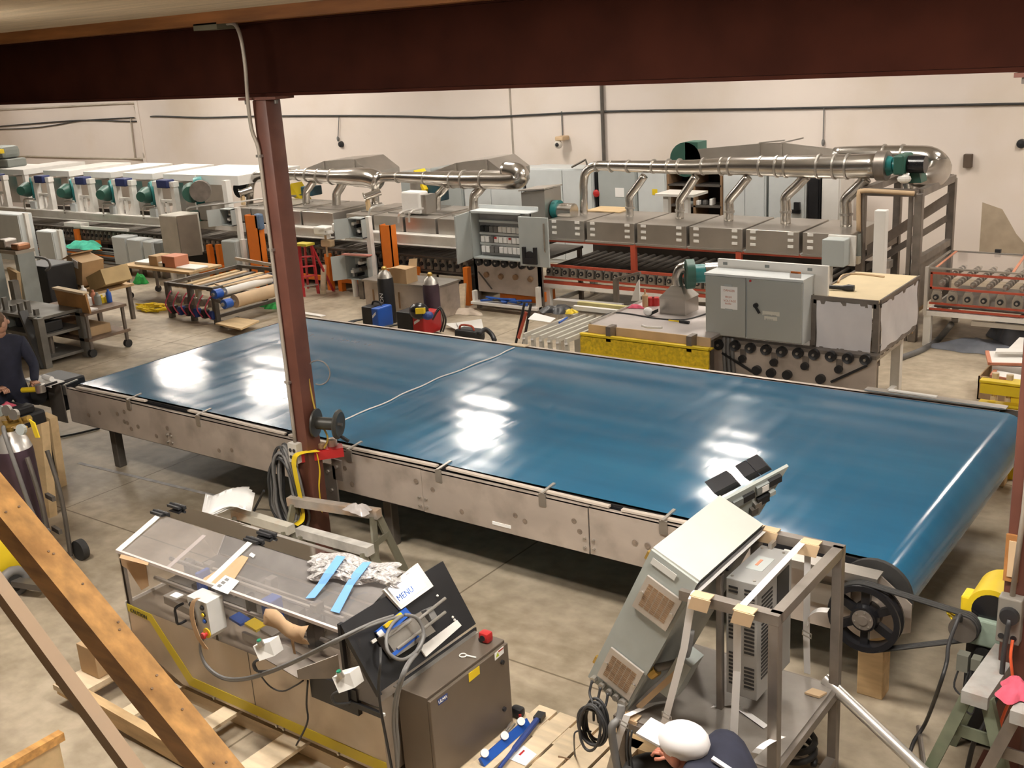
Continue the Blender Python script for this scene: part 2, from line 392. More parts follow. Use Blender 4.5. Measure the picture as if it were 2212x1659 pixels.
# ribbed deck over the camera, with its timber ledger
p = []; y = -3.9
while y < 5.9:
    p += [(y, 4.335), (y + .012, 4.345), (y + .035, 4.345), (y + .047, 4.335)]; y += .058
p += [(5.9, 4.40), (-3.9, 4.40)]
struct('ceiling_deck', B().prism([(-16, a, b) for a, b in p], (20, 0, 0)), 'deck')
g = thing('ledger_board', 'dark orange-brown timber ledger along the top of the big steel beam', 'board', (-6, 5.55, 4.25))
B().box(-16, 4, 5.46, 5.65, 4.25, 4.338).build('plank', 'ledger', g)
bm_ = thing('steel_beam', 'dark brown steel beam spanning the top of the picture', 'beam', (-6, 5.75, 3.73))
B().box(-18, 4, 5.735, 5.765, 3.75, 4.24).build('web', 'beam', bm_)
B().box(-18, 4, 5.655, 5.845, 3.73, 3.752).build('bottom_flange', 'beam', bm_)
B().box(-18, 4, 5.655, 5.845, 4.238, 4.26).build('top_flange', 'beam', bm_)
def column(x, y, lab):
    c = thing('steel_column', lab, 'column', (x, y, 0), 'steel columns under the beam')
    B().cbox(x - .074, x + .074, y - .074, y + .074, .012, 3.71, .012).build('shaft', 'column', c, smooth='auto')
    B().box(x - .15, x + .15, y - .13, y + .13, 0, .014).build('base_plate', 'column', c)
    B().box(x - .2, x + .2, y - .09, y + .09, 3.71, 3.73).build('cap_plate', 'column', c)
    for dx in (-.16, .16):
        B().cyl((x + dx, y - .05, 3.68), (x + dx, y - .05, 3.715), .014, n=8).build('bolt', 'darksteel', c)
    return c
CLX, CLY = -6.38, 5.66
CRX, CRY = -1.045, 5.66
colL = column(CLX, CLY, 'reddish brown steel column in front of the blue belt conveyor')
colR = column(CRX, CRY, 'reddish brown steel column at the right edge with an outlet box')

# ------------------------------------------------------------ lamps of the hall
def lamp(x, y, z, lx, ly, lab, e=1.0):
    t = thing('ceiling_light', lab, 'light', (x, y, z), 'hanging fluorescent lights')
    B().box(x - lx / 2, x + lx / 2, y - ly / 2, y + ly / 2, z, z + .03).prism([(x - lx * .3, y - ly * .3, z + .03), (x + lx * .3, y - ly * .3, z + .03), (x + lx * .3, y + ly * .3, z + .03), (x - lx * .3, y + ly * .3, z + .03)], (0, 0, .05)).build('housing', 'white', t)
    m = mat('lampglow_%g' % e, LAMP_COL, .5, emit=LAMP_E * e)
    B().box(x - lx / 2 + .02, x + lx / 2 - .02, y - ly / 2 + .02, y + ly / 2 - .02, z - .015, z).build('diffuser', m, t)
    if z > 4.4:
        for s in (-1, 1): B().cyl((x + s * lx * .25, y, z + .08), (x + s * lx * .25, y, 6.1), .006, n=5).build('hanger', 'steel', t)
for i, x in enumerate((-21.3, -18.2, -12.4, -7.3, -2.4, -26.5, -30.5)):
    lamp(x, 15.3, 4.75, .4, 1.2, 'hanging fluorescent light over the back production line, %s' % ('above the teal fans', 'above the brown column line', 'above the open panel', 'above the stainless hoods', 'above the guarded rollers', 'left of the wall corner', 'by the left wall')[i], .95)
for i, x in enumerate((-20.5, -15.5, -10.5, -5.5, -.5)):
    lamp(x, 12.1, 5.0, .55, 1.3, 'hanging fluorescent light above the work floor, number %s from the left wall' % ('one', 'two', 'three', 'four', 'five')[i], .68)
for i, (x, y) in enumerate(((-6.9, 2.9), (-3.4, 3.6), (-.7, 3.9))):
    lamp(x, y, 4.27, 1.25, .3, 'fluorescent light under the deck, number %s from the left' % ('one', 'two', 'three')[i], 1.85)

# ============================================================ the big blue conveyor
CX0, CX1, CY0, CY1, ZB = -10.28, -1.70, 6.02, 9.02, .93
cv = thing('belt_conveyor', 'long steel belt conveyor with a wide glossy blue belt', 'conveyor', (-6, 5.9, 0))
RD = .20
def belt():
    NX, NY = 150, 72; rg = random.Random(3)
    # slow undulations, long in x, short in y
    wv = [(rg.uniform(.2, .9), rg.uniform(11, 22), rg.uniform(0, 6.3), rg.uniform(.00025, .0006)) for _ in range(7)]
    wv += [(rg.uniform(1.5, 3), rg.uniform(3, 9), rg.uniform(0, 6.3), .0005) for _ in range(3)]
    prof = []
    for i in range(NX + 1):
        prof.append((CX0 + RD + (CX1 - CX0 - 2 * RD) * i / NX, ZB, True))
    for k in range(1, 16):
        a = math.pi / 2 - math.pi * k / 16; prof.append((CX1 - RD + RD * math.cos(a), ZB - RD + RD * math.sin(a), False))
    prof.append((CX1 - RD, ZB - 2 * RD, False)); prof.append((CX0 + RD, ZB - 2 * RD, False))
    for k in range(1, 16):
        a = -math.pi / 2 - math.pi * k / 16; prof.append((CX0 + RD + RD * math.cos(a), ZB - RD + RD * math.sin(a), False))
    g = []
    for x, z, top in prof + [prof[0]]:
        row = []
        for j in range(NY + 1):
            y = CY0 + (CY1 - CY0) * j / NY; zz = z
            if top:
                e = min(1, (x - CX0 - RD) / .5, (CX1 - RD - x) / .5)
                zz += e * sum(A * math.sin(kx * x + ky * y + ph) for kx, ky, ph, A in wv) - .004 * max(0, 1 - (y - CY0) / .35) ** 2
            row.append((x, y, zz))
        g.append(row)
    return B().sheet(g)
belt().build('belt', 'belt', cv, smooth=True, label='glossy teal blue flat belt')
seam = []
for i in range(19):
    t = i / 18; y = CY0 + .25 + (CY1 - .05 - CY0 - .25) * t; seam.append((-6.74 + .02 * math.sin(t * 9) + .012 * math.sin(t * 31), y, ZB + .008))
tag(B().tube(seam, .0065, 6, res=2).build('rope', 'strap', loc=seam[0]), 'thin white rope lying across the middle of the blue belt', 'rope')
sq = FL(1123, 746, ZB + .002); tag(B().box(sq.x - .1, sq.x + .1, sq.y - .05, sq.y + .03, ZB + .002, ZB + .012).build('wood_scrap', 'woodpale', loc=sq), 'small pale wood scrap on the far edge of the blue belt', 'wood')
# drums
B().cyl((CX1 - RD, CY0 - .02, ZB - RD), (CX1 - RD, CY1 + .02, ZB - RD), RD - .008, n=32).build('drive_drum', 'darksteel', cv, smooth='auto')
B().cyl((CX0 + RD, CY0 - .02, ZB - RD), (CX0 + RD, CY1 + .02, ZB - RD), RD - .008, n=32).build('tail_drum', 'darksteel', cv, smooth='auto')
B().lathe([(.0, 0), (RD + .02, 0), (RD + .02, .03), (0, .03)], (CX1 - RD, CY0 - .06, ZB - RD), (0, 1, 0), 32).build('drum_flange', 'rubber', cv, smooth='auto')
# near side plates with their joints
PY = 5.93
joint = [-10.24] + [HY(u, v, PY).x for u, v in ((358, 885), (640, 930), (908, 1000), (1270, 1080))] + [-2.66]
ztop, zbot = .885, .525
for i in range(len(joint) - 1):
    a, b = joint[i] + .004, joint[i + 1] - .004; dy = .006 * (i % 2)
    B().box(a, b, PY - dy, PY + .012 - dy, zbot, ztop).box(a, b, PY - dy, PY + .05, ztop - .004, ztop).box(a, b, PY - dy, PY + .05, zbot, zbot + .004).build('side_plate', 'panel', cv)
    for k in range(2):
        for j in range(2):
            if i: B().cyl((joint[i] + (-.035 if j else .035), PY - .022, zbot + .05 + k * .07), (joint[i] + (-.035 if j else .035), PY + .005, zbot + .05 + k * .07), .011, n=6).build('bolt', 'steel', cv)
rg = random.Random(11)
for i in range(34):      # burn marks left by stitch welds come in pairs of plates' studs
    x = rg.uniform(-9.9, -2.9); z = rg.uniform(.6, .82)
    B().lathe([(0, 0), (.022, 0), (.022, .0015), (0, .0015)], (x, PY - .0075, z), (0, 1, 0), 10).build('weld_mark', mat('weld', (.22, .17, .13), .6, var=.3, scale=40), cv)
# wear strip above the plate, in slightly lifted lengths
xs = [-10.1, -8.95, -8.3, -7.0, -6.95, -5.3, -5.2, -3.75, -3.65, -2.7]
for i in range(0, 10, 2):
    l0, l1 = (.002, .02) if i % 4 == 0 else (.022, .004)
    B().bar((xs[i], PY + .045, ztop + .016 + l0), (xs[i + 1], PY + .045, ztop + .016 + l1), .035, .016).build('wear_strip', mat('stripwood', (.60, .52, .44), .6, var=.1), cv)
B().box(CX0 + .1, CX1 - .3, PY + .07, PY + .085, ztop - .05, ztop + .02).build('inner_rail', 'black', cv)
for u, v in ((137, 826), (275, 858), (425, 890), (752, 965), (945, 1003), (1170, 1053), (1432, 1112)):
    q = HY(u, v, PY - .01)
    B().box(q.x - .03, q.x + .03, PY - .014, PY - .004, ztop - .07, ztop + .03).bar((q.x, PY - .02, ztop + .035), (q.x, PY + .15, ztop + .05), .022, .012).build('clip', 'steel', cv)
q = HY(1085, 1133, PY); B().box(q.x - .085, q.x + .085, PY - .012, PY - .004, q.z - .012, q.z + .012).build('name_plate', 'paper', cv)
# far side rail
B().box(CX0 + .1, CX1 - .25, CY1 + .03, CY1 + .045, zbot, ztop + .045).box(CX0 + .1, CX1 - .25, CY1 + .03, CY1 + .09, ztop + .04, ztop + .045).build('far_rail', 'panel', cv)
q = FL(2000, 855, .95); B().bar((-3.05, CY1 + .07, .955), (CX1 - .2, CY1 + .07, .95), .09, .012).build('far_guide', 'steel', cv)
B().bar((q.x - .3, CY1 + .07, .97), (q.x + .1, CY1 + .07, .965), .04, .012).build('guide_shim', 'white', cv)
B().prism([(CX1 - .75, CY1 + .09, .93), (CX1 - .1, CY1 + .09, .93), (CX1 + .05, CY1 + .09, .8), (CX1 + .05, CY1 + .09, .55), (CX1 - .75, CY1 + .09, .55)], (0, .012, 0)).build('end_plate', 'framesteel', cv)
# cross members and legs
for x in (-9.6, -8.2, -6.8, -5.4, -4.0, -2.6):
    B().box(x - .03, x + .03, PY + .09, CY1, .60, .68).build('cross_member', 'darksteel', cv)
B().box(CX0 + .3, CX1 - .3, CY0 + .02, CY1 - .02, ZB - .045, ZB - .03).build('slider_bed', 'darksteel', cv)
for x in (-9.9, -6.05, -2.75):
    for y in (6.19, 8.8):
        B().cbox(x - .045, x + .045, y - .045, y + .045, 0, .53, .008).build('leg', 'darksteel', cv)
# near-right bearing plate and cover angle
B().prism([(-2.66, PY - .02, .885), (CX1 - .16, PY - .02, .885), (CX1 + .03, PY - .02, .74), (CX1 + .03, PY - .02, .56), (CX1 - .2, PY - .02, .45), (-2.66, PY - .02, .45)], (0, .012, 0)).build('bearing_plate', 'panel', cv)
B().prism([(-2.45, PY - .13, .90), (CX1 - .14, PY - .13, .90), (CX1 - .14, PY - .02, .905), (-2.45, PY - .02, .905)], (0, 0, .012)).box(-2.45, CX1 - .14, PY - .13, PY - .118, .86, .9).build('cover_angle', 'steel', cv)
B().box(-2.3, -2.02, PY - .05, PY - .02, .62, .76).build('bearing_block', 'steel', cv)
# drive pulley
pc = Vector((-1.885, PY - .17, .68)); PR = .212
pul = B().lathe([(PR - .035, -.045), (PR, -.045), (PR, -.03), (PR - .014, -.02), (PR, -.01), (PR - .014, 0), (PR, .01), (PR - .014, .02), (PR, .03), (PR, .045), (PR - .035, .045), (PR - .035, -.045)], pc, (0, 1, 0), 40, caps=False).build('drive_pulley', 'blackgloss', cv, smooth='auto')
for k in range(6):
    a = math.pi / 6 + k * math.pi / 3; d = Vector((math.cos(a), 0, math.sin(a)))
    B().bar(pc + d * .06, pc + d * (PR - .02), .05 if k % 2 else .045, .035, up=(0, 1, 0)).build('spoke', 'blackgloss', pul)
B().lathe([(0, -.05), (.075, -.05), (.085, -.02), (.085, .05), (0, .05)], pc, (0, 1, 0), 24).build('boss', 'blackgloss', pul, smooth='auto')
hb = B().lathe([(0, -.062), (.03, -.062), (.03, -.056), (.062, -.056), (.062, -.045), (0, -.045)], pc, (0, 1, 0), 24).build('hub', 'framesteel', pul, smooth='auto')
for k in range(6):
    a = .3 + k * math.pi / 3; B().cyl(pc + Vector((math.cos(a) * .05, -.06, math.sin(a) * .05)), pc + Vector((math.cos(a) * .05, -.054, math.sin(a) * .05)), .006, n=6).build('bolt', 'steel', pul)
B().cyl(pc + Vector((0, -.05, 0)), pc + Vector((0, .17, 0)), .03).build('shaft', 'steel', cv)
# left end gear box and tray
L0 = HY(65, 822, PY - .1)
B().box(-10.76, -10.27, 5.80, 5.95, .945, .955).box(-10.76, -10.27, 5.79, 5.80, .925, .955).build('tray_cover', 'white', cv)
tag(B().cyl((-10.52, 5.88, .985), (-10.36, 5.87, .985), .028, n=10).build('grease_tube', 'paper', loc=(-10.4, 5.88, .957)), 'white tube lying on the tray at the left end of the conveyor', 'tube')
B().cbox(-10.8, -10.32, 5.92, 6.22, .62, .94, .02).build('gear_box', 'black', cv)
B().cyl((-10.85, 5.98, .78), (-10.62, 5.82, .78), .1, n=16).build('motor', 'black', cv, smooth='auto')
B().prism([(-10.5, 5.88, .86), (-10.3, 5.88, .93), (-10.24, 5.88, .93), (-10.24, 5.88, .52), (-10.5, 5.88, .52)], (0, .012, 0)).build('end_bracket', 'darksteel', cv)
# ============================================================ on and around the left column
cx0, cy0 = CLX, CLY
t = thing('conduit', 'grey electrical conduit running down the left column to an outlet box', 'conduit', (cx0 - .03, cy0 - .09, 1.0))
B().tube([(cx0 - .045, cy0 - .09, z) for z in (1.06, 2.0, 3.0, 3.35)] + [(cx0 - .07, cy0 - .11, 3.5), (cx0 - .05, cy0 - .13, 3.72), (cx0 - .02, cy0 - .14, 3.95), (cx0 - .03, cy0 - .14, 4.15), (cx0 - .1, cy0 - .12, 4.24), (cx0 - .22, cy0 - .1, 4.25)], .014, 8, res=4).build('pipe', mat('emt', (.42, .37, .31), .45, .3), t, smooth=True)
B().box(cx0 - .09, cx0 + .01, cy0 - .135, cy0 - .074, .90, 1.06).build('outlet_box', mat('obox', (.50, .47, .42), .5), t)
for dx in (-.062, -.02):
    for z in (.945, 1.005): B().cyl((cx0 + dx, cy0 - .139, z), (cx0 + dx, cy0 - .134, z), .016, n=10).build('socket', 'black', t)
for z in (1.55, 2.6, 3.3): B().box(cx0 - .075, cx0 - .02, cy0 - .1, cy0 - .073, z, z + .02).build('pipe_clip', 'steel', t)
B().box(cx0 - .46, cx0 - .2, cy0 - .2, cy0 - .0, 4.215, 4.262).build('junction_box', mat('jbox', (.16, .15, .10), .6), t)
# coil of black hose hung on the column
t = thing('cable_coil', 'thick coil of black cable hanging on the left side of the column', 'cable', (cx0 - .2, cy0 - .1, .3))
rg = random.Random(5)
for k in range(11):
    ax = .075 + .009 * k + rg.uniform(-.008, .008); az = .33 + rg.uniform(-.02, .03); cz = .68 - .01 * k; ccx = cx0 - .18 + rg.uniform(-.02, .02)
    yy = cy0 - .09 - .016 * (k % 5)
    B().tube([(ccx + ax * math.cos(a) * (1 + .25 * (math.sin(a) < 0)), yy + .01 * math.sin(3 * a + k), cz + az * math.sin(a)) for a in [i * 2 * math.pi / 16 for i in range(16)]], .0125, 6, closed=True, res=2).build('loop', 'cablegrey' if k % 3 else 'cable', t, smooth=True)
# red bracket, tin, strap
t = thing('wall_bracket', 'red steel angle bracket clamped across the left column', 'bracket', (cx0 + .2, cy0 - .1, .95))
a = Vector((cx0 - .02, cy0 - .12, .93)); b = Vector((cx0 + .22, cy0 + .17, .93))
d = (b - a).normalized(); n_ = Vector((d.y, -d.x, 0))
B().bar(a, b, .012, .07).bar(a - n_ * .06 + Vector((0, 0, .035)), b - n_ * .06 + Vector((0, 0, .035)), .12, .008).build('angle', 'red', t)
q = b - n_ * .09 + Vector((-.05, -.06, .04))
tag(B().lathe([(0, 0), (.042, 0), (.042, .055), (.03, .062), (0, .062)], q, n=16).build('tin_can', mat('tin', (.55, .45, .38), .35, .5), loc=q, smooth='auto'), 'small tin standing on the red bracket of the column', 'can')
q2 = a.lerp(b, .5) - n_ * .07 + Vector((0, 0, .042))
tag(B().cbox(q2.x - .07, q2.x + .06, q2.y - .03, q2.y + .03, q2.z, q2.z + .05, .01).build('pipe_fitting', 'brown', loc=q2), 'brown fitting lying on the red bracket of the column', 'fitting')
t = thing('ratchet_strap', 'bright yellow webbing strap looped over the red bracket', 'strap', (cx0, cy0 - .12, .3))
def ribbon(pts, w, wd, m='yellow', parent=None, name='band', th=.003):
    pts = [Vector(p) for p in pts]; wd = Vector(wd).normalized() * w / 2
    return B().sheet([[p - wd, p + wd] for p in pts], th, off=(0, -1, 0)).build(name, m, parent, smooth=False)
def spl(pts, res=6):
    pts = [Vector(p) for p in pts]; o = []; m = len(pts)
    for i in range(m - 1):
        g = lambda k: pts[max(0, min(m - 1, k))]
        p0, p1, p2, p3 = g(i - 1), g(i), g(i + 1), g(i + 2)
        for k in range(res):
            u = k / res; o.append(.5 * ((2 * p1) + (p2 - p0) * u + (2 * p0 - 5 * p1 + 4 * p2 - p3) * u * u + (3 * p1 - p0 - 3 * p2 + p3) * u ** 3))
    return o + [pts[-1]]
ribbon(spl([(cx0 + .12, cy0 - .01, .99), (cx0 + .05, cy0 - .15, 1.0), (cx0 + .0, cy0 - .165, .93), (cx0 - .005, cy0 - .16, .8), (cx0 + .01, cy0 - .155, .6), (cx0 + .01, cy0 - .16, .44), (cx0 - .01, cy0 - .22, .40)]), .066, (1, -.2, 0), 'yellow', t)
ribbon(spl([(cx0 + .15, cy0 - .05, .98), (cx0 + .17, cy0 - .06, .85), (cx0 + .16, cy0 - .08, .7), (cx0 + .17, cy0 - .09, .5)]), .04, (1, -.6, 0), 'yellow', t, name='tail')
# hose reel and hoop on the far side of the column
t = thing('cable_reel', 'dark two-flanged cable reel hung beside the left column', 'reel', (cx0 + .25, cy0 + .05, 1.1))
rc = HY(706, 915, cy0 + .05); ax = Vector((.92, .38, -.05)).normalized()
B().lathe([(.0, -.10), (.115, -.10), (.115, -.085), (.05, -.08), (.05, .08), (.115, .085), (.12, .10), (.1, .115), (.06, .10), (.03, .095), (0, .095)], rc, ax, 22).build('spool', mat('reel', (.05, .048, .042), .45, .3, var=.3), t, smooth='auto')
B().cyl(rc - ax * .2, rc + ax * .13, .014, n=8).build('axle', 'darksteel', t)
B().bar(rc + ax * .11 + Vector((0, 0, -.1)), rc + ax * .13 + Vector((.05, 0, -.13)), .02, .02).build('crank', 'black', t)
hc = HY(688, 805, cy0 + .09)
B().tube([hc + Vector((.075 * math.cos(a) + .0, .05 * math.cos(a), .10 * math.sin(a))) for a in [R_(200 - i * 24) for i in range(14)]], .006, 6, res=3).build('bent_rod', 'cablegrey', t, smooth=True)
B().tube([hc + Vector((-.06, -.06, .13)), hc + Vector((-.05, -.06, -.1)), hc + Vector((-.02, -.05, -.35)), hc + Vector((.04, -.02, -.52)), hc + Vector((.01, -.04, -.62))], .008, 6, res=5).build('cord_tail', mat('oldyellow', (.45, .30, .05), .6), t, smooth=True)
# steel bracket plate behind the column
t = thing('steel_gusset', 'grey bolted steel plate between the column and the conveyor side', 'plate', (cx0 + .2, cy0 + .12, .4))
px_ = HY(715, 1020, cy0 + .16); B().box(px_.x - .075, px_.x + .06, cy0 + .15, cy0 + .165, .42, .80).box(px_.x + .03, px_.x + .14, cy0 + .15, cy0 + .165, .68, .86).build('plate', 'framesteel', t)
for z, dx in ((.58, 0), (.74, -.02), (.8, .085)): B().cyl((px_.x + dx, cy0 + .135, z), (px_.x + dx, cy0 + .155, z), .016, n=6).build('bolt', 'steel', t)

# ============================================================ right column
x, y = CRX, CRY
t = thing('outlet_box', 'grey outlet box with a round black plug on the right column', 'outlet', (x, y - .09, 1.1))
q = HY(2184, 1330, y - .1)
B().cbox(q.x - .058, q.x + .058, y - .15, y - .078, q.z - .14, q.z + .12, .008).build('box', mat('outl', (.27, .25, .22), .45, .3), t)
B().lathe([(0, 0), (.045, 0), (.05, .01), (.045, .035), (0, .04)], (q.x + .005, y - .15, q.z + .03), (0, -1, 0), 18).build('plug', 'black', t, smooth='auto')
for dx in (-.03, .03): B().cyl((q.x + dx, y - .155, q.z - .10), (q.x + dx, y - .15, q.z - .10), .016, n=10).build('socket', 'black', t)
B().tube([(q.x + .0, y - .11, q.z + .12), (q.x + .02, y - .1, q.z + .6), (q.x + .03, y - .09, 3.7)], .014, 8).build('conduit', mat('emt', (1, 1, 1)), t, smooth=True)
t1 = B().tube([(q.x + .01, y - .18, q.z + .02), (q.x + .0, y - .2, q.z - .15), HY(2160, 1480, y - .2), HY(2130, 1560, y - .25), HY(2105, 1600, y - .3), HY(2090, 1659, y - .3)], .013, 8, res=4).build('power_cord', 'cable', loc=(q.x, y - .2, 0), smooth=True)
tag(t1, 'black power cord hanging from the plug on the right column', 'cord')
t1 = B().tube([(q.x + .03, y - .165, q.z - .1), HY(2183, 1420, y - .2), HY(2188, 1490, y - .2), HY(2166, 1550, y - .22), HY(2155, 1600, y - .25), HY(2158, 1659, y - .25)], .008, 8, res=4).build('extension_cord', mat('cordorange', (.75, .12, .04), .5), loc=(q.x, y - .17, 0), smooth=True)
tag(t1, 'orange extension cord hanging down the right column', 'cord')
q = HY(2187, 1205, y - .08)
t = thing('thermometer', 'small thermometer on a brown wooden plaque on the right column', 'thermometer', q)
B().box(q.x - .035, q.x + .035, y - .094, y - .076, q.z - .13, q.z + .13).build('plaque', 'cherry', t)
B().box(q.x - .017, q.x + .017, y - .1, y - .094, q.z - .1, q.z + .1).build('scale', 'tan', t)

# motor with belts, on its stand
MC = HY(2086, 1350, PY - .15)
t = thing('drive_motor', 'yellow gear motor with pale green base driving the black pulley', 'motor', (MC.x, PY, 0))
sx, sz = MC.x + .0, MC.z
sy = PY - .17
B().lathe([(0, -.05), (.075, -.05), (.07, -.02), (.075, 0), (.07, .02), (.075, .05), (0, .05)], (sx, sy, sz), (0, 1, 0), 22).build('sheave', 'darksteel', t, smooth='auto')
B().cbox(sx - .02, sx + .27, sy + .02, sy + .3, sz - .11, sz + .05, .01).build('base', 'palegreen', t)
B().cyl((sx + .12, sy + .06, sz + .09), (sx + .12, sy + .34, sz + .09), .135, n=26).build('motor_body', 'yellow', t, smooth='auto')
B().cyl((sx + .12, sy + .055, sz + .09), (sx + .12, sy + .062, sz + .09), .105, n=26).build('end_ring', 'blackgloss', t)
B().cbox(sx - .05, sx + .07, sy + .08, sy + .2, sz + .05, sz + .14, .01).build('terminal_box', 'yellow', t)
B().tube([(sx - .06, sy + .04, sz + .03), (sx - .1, sy + .02, sz + .05), (sx - .06, sy, sz + .02), (sx - .02, sy - .04, sz - .02)], .008, 6, res=4).build('yellow_wire', 'yellow', t)
B().cyl((sx + .1, sy + .03, sz - .17), (sx + .1, sy + .12, sz - .17), .05, n=18).build('idler', 'rubber', t)
B().box(sx - .1, sx + .3, sy + .1, sy + .2, .0, .02).box(sx + .0, sx + .24, sy + .06, sy + .26, .02, sz - .12).build('stand', 'black', t)
B().obox((sx + .02, sy - .06, sz - .18), (.03, 0, 0), (0, .03, 0), (0, 0, .05)).obox((sx + .09, sy - .06, sz - .17), (.025, 0, 0), (0, .03, 0), (0, 0, .035)).build('switch_box', mat('swb', (.17, .17, .14), .5), t)
for k in range(2):
    B().tube([(sx + .0 + .05 * k, sy - .07, sz - .23), (sx - .01 + .05 * k, sy - .1, sz - .33 - .08 * k), (sx + .05 + .05 * k, sy - .1, sz - .36 - .1 * k), (sx + .07 + .05 * k, sy - .07, sz - .2)], .006, 6, res=4).build('loop_wire', 'cable', t, smooth=True)
for k in range(3):
    yy = sy - .02 + .02 * k; pts = []
    dv = Vector((sx - pc.x, 0, sz - pc.z)); L_ = dv.length; ang = math.atan2(dv.z, dv.x); be = math.acos((PR - .075) / L_)
    for i in range(25):
        a = ang + be + (2 * math.pi - 2 * be) * i / 24; pts.append((pc.x + (PR + .002) * math.cos(a), yy, pc.z + (PR + .002) * math.sin(a)))
    for i in range(9):
        a = ang - be + 2 * be * i / 8; pts.append((sx + .077 * math.cos(a), yy, sz + .077 * math.sin(a)))
    o = B().tube(pts, .008, 6, closed=True).build('drive_belt', 'rubber', loc=(pc.x, yy, pc.z), smooth=True)
    tag(o, 'black drive belt round the spoked pulley, %s of three side by side' % ('nearest', 'middle', 'farthest')[k], 'belt', 'v-belts on the pulley')
# timber prop under the pulley end
q0 = FL(1858, 1497); q1 = FL(1902, 1510)
o = B().cbox(-2.0, -1.84, 5.99, 6.12, 0, .44, .006).build('timber_block', 'wood', loc=(-1.92, 6.05, 0)); tag(o, 'upright timber block standing under the drive pulley end', 'block')
q = FL(2147, 1050); o = B().cbox(q.x - .08, q.x + .08, q.y, q.y + .13, 0, .5, .006).build('timber_block', 'wood', loc=(q.x, q.y, 0)); tag(o, 'timber block propping the far right corner of the conveyor', 'block')
# black hose from the motor to the floor
o = B().tube([(sx - .02, sy - .01, sz + .02), HY(2073, 1330, 5.6), HY(2050, 1390, 5.5), HY(2045, 1430, 5.45), HY(2030, 1480, 5.4), FL(2000, 1560, .12), FL(1975, 1600, .02), FL(1966, 1625, .015)], .011, 8, res=6).build('motor_cable', 'cable', loc=(sx, sy, 0), smooth=True)
tag(o, 'black cable hanging from the yellow motor down to the floor', 'cable')
o = B().cyl(FL(1984, 1570, .03), FL(1998, 1665, .03), .014, n=8).build('steel_rod', 'framesteel', loc=FL(1984, 1570)); tag(o, 'dark steel rod lying on the floor by the black cable', 'rod')
# aluminium tube leaning
o = B().cyl(FL(1782, 1466, .62), FL(2000, 1672, .35), .033, n=20).build('aluminium_tube', 'pipe_alu', loc=FL(1782, 1466, .6), smooth='auto'); tag(o, 'long bright aluminium tube leaning beside the steel cart', 'tube')
# green sawhorses
def sawhorse(name, lab, top0, top1, w, h, m, mt):
    top0 = Vector(top0); top1 = Vector(top1)
    t = thing(name, lab, 'sawhorse', ((top0.x + top1.x) / 2, (top0.y + top1.y) / 2, 0))
    d = (top1 - top0); d.z = 0; d.normalize(); n = Vector((-d.y, d.x, 0))
    B().bar(top0 + Vector((0, 0, -.035)), top1 + Vector((0, 0, -.035)), w, .07).build('top_rail', mt, t)
    for e, s_ in ((top0, 1), (top1, -1)):
        f = e + d * s_ * .06
        for s in (-1, 1):
            B().bar(f + n * s * w * .35 + Vector((0, 0, -.04)), Vector((f.x, f.y, 0)) + n * s * (w * .5 + h * .27) - d * s_ * .07, .06, .045, up=d).build('leg', m, t)
        zz = h * .62; B().bar(Vector((f.x, f.y, zz)) - n * (w * .35 + h * .1), Vector((f.x, f.y, zz)) + n * (w * .35 + h * .1), .012, .07).build('brace', m, t)
    return t
sh = .72
s0 = FL(2105, 1500, sh)
sawhorse('sawhorse', 'green metal sawhorse standing left of the right column', s0, s0 + Vector((.03, .55, 0)), .13, sh, 'sawgreen', 'sawgrey')
s1 = FL(2208, 1530, sh + .03)
sawhorse('sawhorse', 'grey metal sawhorse cut by the right edge with a pink rag on it', s1 + Vector((.02, -.05, 0)), s1 + Vector((.05, .5, 0)), .13, sh + .03, 'framesteel', 'sawgrey')
q = FL(2190, 1495, sh + .03); o = drape((q.x + .02, q.y, sh + .035), .1, .12, .06, 4).build('rag', 'ragpink', loc=q, smooth=True); tag(o, 'crumpled pink rag lying on the sawhorse at the right edge', 'rag')
# ============================================================ packaging machine on its pallet
YF = 3.68        # front face of the machine
XL, XR = -6.10, -3.80
YK = 4.46        # back face
pal = thing('pallet', 'long pale wooden pallet under the packaging machine', 'pallet', (-5, 4, 0))
for yy in (3.75, 4.5): B().box(-6.35, -3.25, yy - .045, yy + .045, .0, .09).build('stringer', 'woodpale', pal)
xx = -6.33
for i in range(6):
    w = .13 if i % 3 else .19
    B().box(xx, xx + w, 3.30, 4.62, .09, .112).build('deck_board', 'woodpale', pal); xx += .55
B().box(-6.38, -6.12, 3.22, 4.66, .112, .15).build('cross_plank', 'woodpale', pal)
B().bar((-6.36, 3.26, .135), (-5.0, 3.26, .06), .06, .11).build('edge_plank', 'wood', pal)
B().box(-3.75, -3.05, 4.44, 4.62, .09, .115).build('deck_board', 'woodpale', pal)
o = B().cbox(-6.36, -6.16, 3.42, 3.66, .151, .36, .004).build('cardboard_box', 'cardboard', loc=(-6.26, 3.5, .151)); tag(o, 'small plain carton on the pallet behind the wooden stair rail', 'box')

mc = thing('packaging_machine', 'stainless packaging machine with a yellow stripe and clear plastic hood', 'machine', (-5, 4, .11))
mat('inox', (.50, .43, .35), .42, .55, var=.14, scale=1.6, stretch=(1.2, 1, .6), dirt=(.30, .23, .16), dscale=2.2, damt=.45)
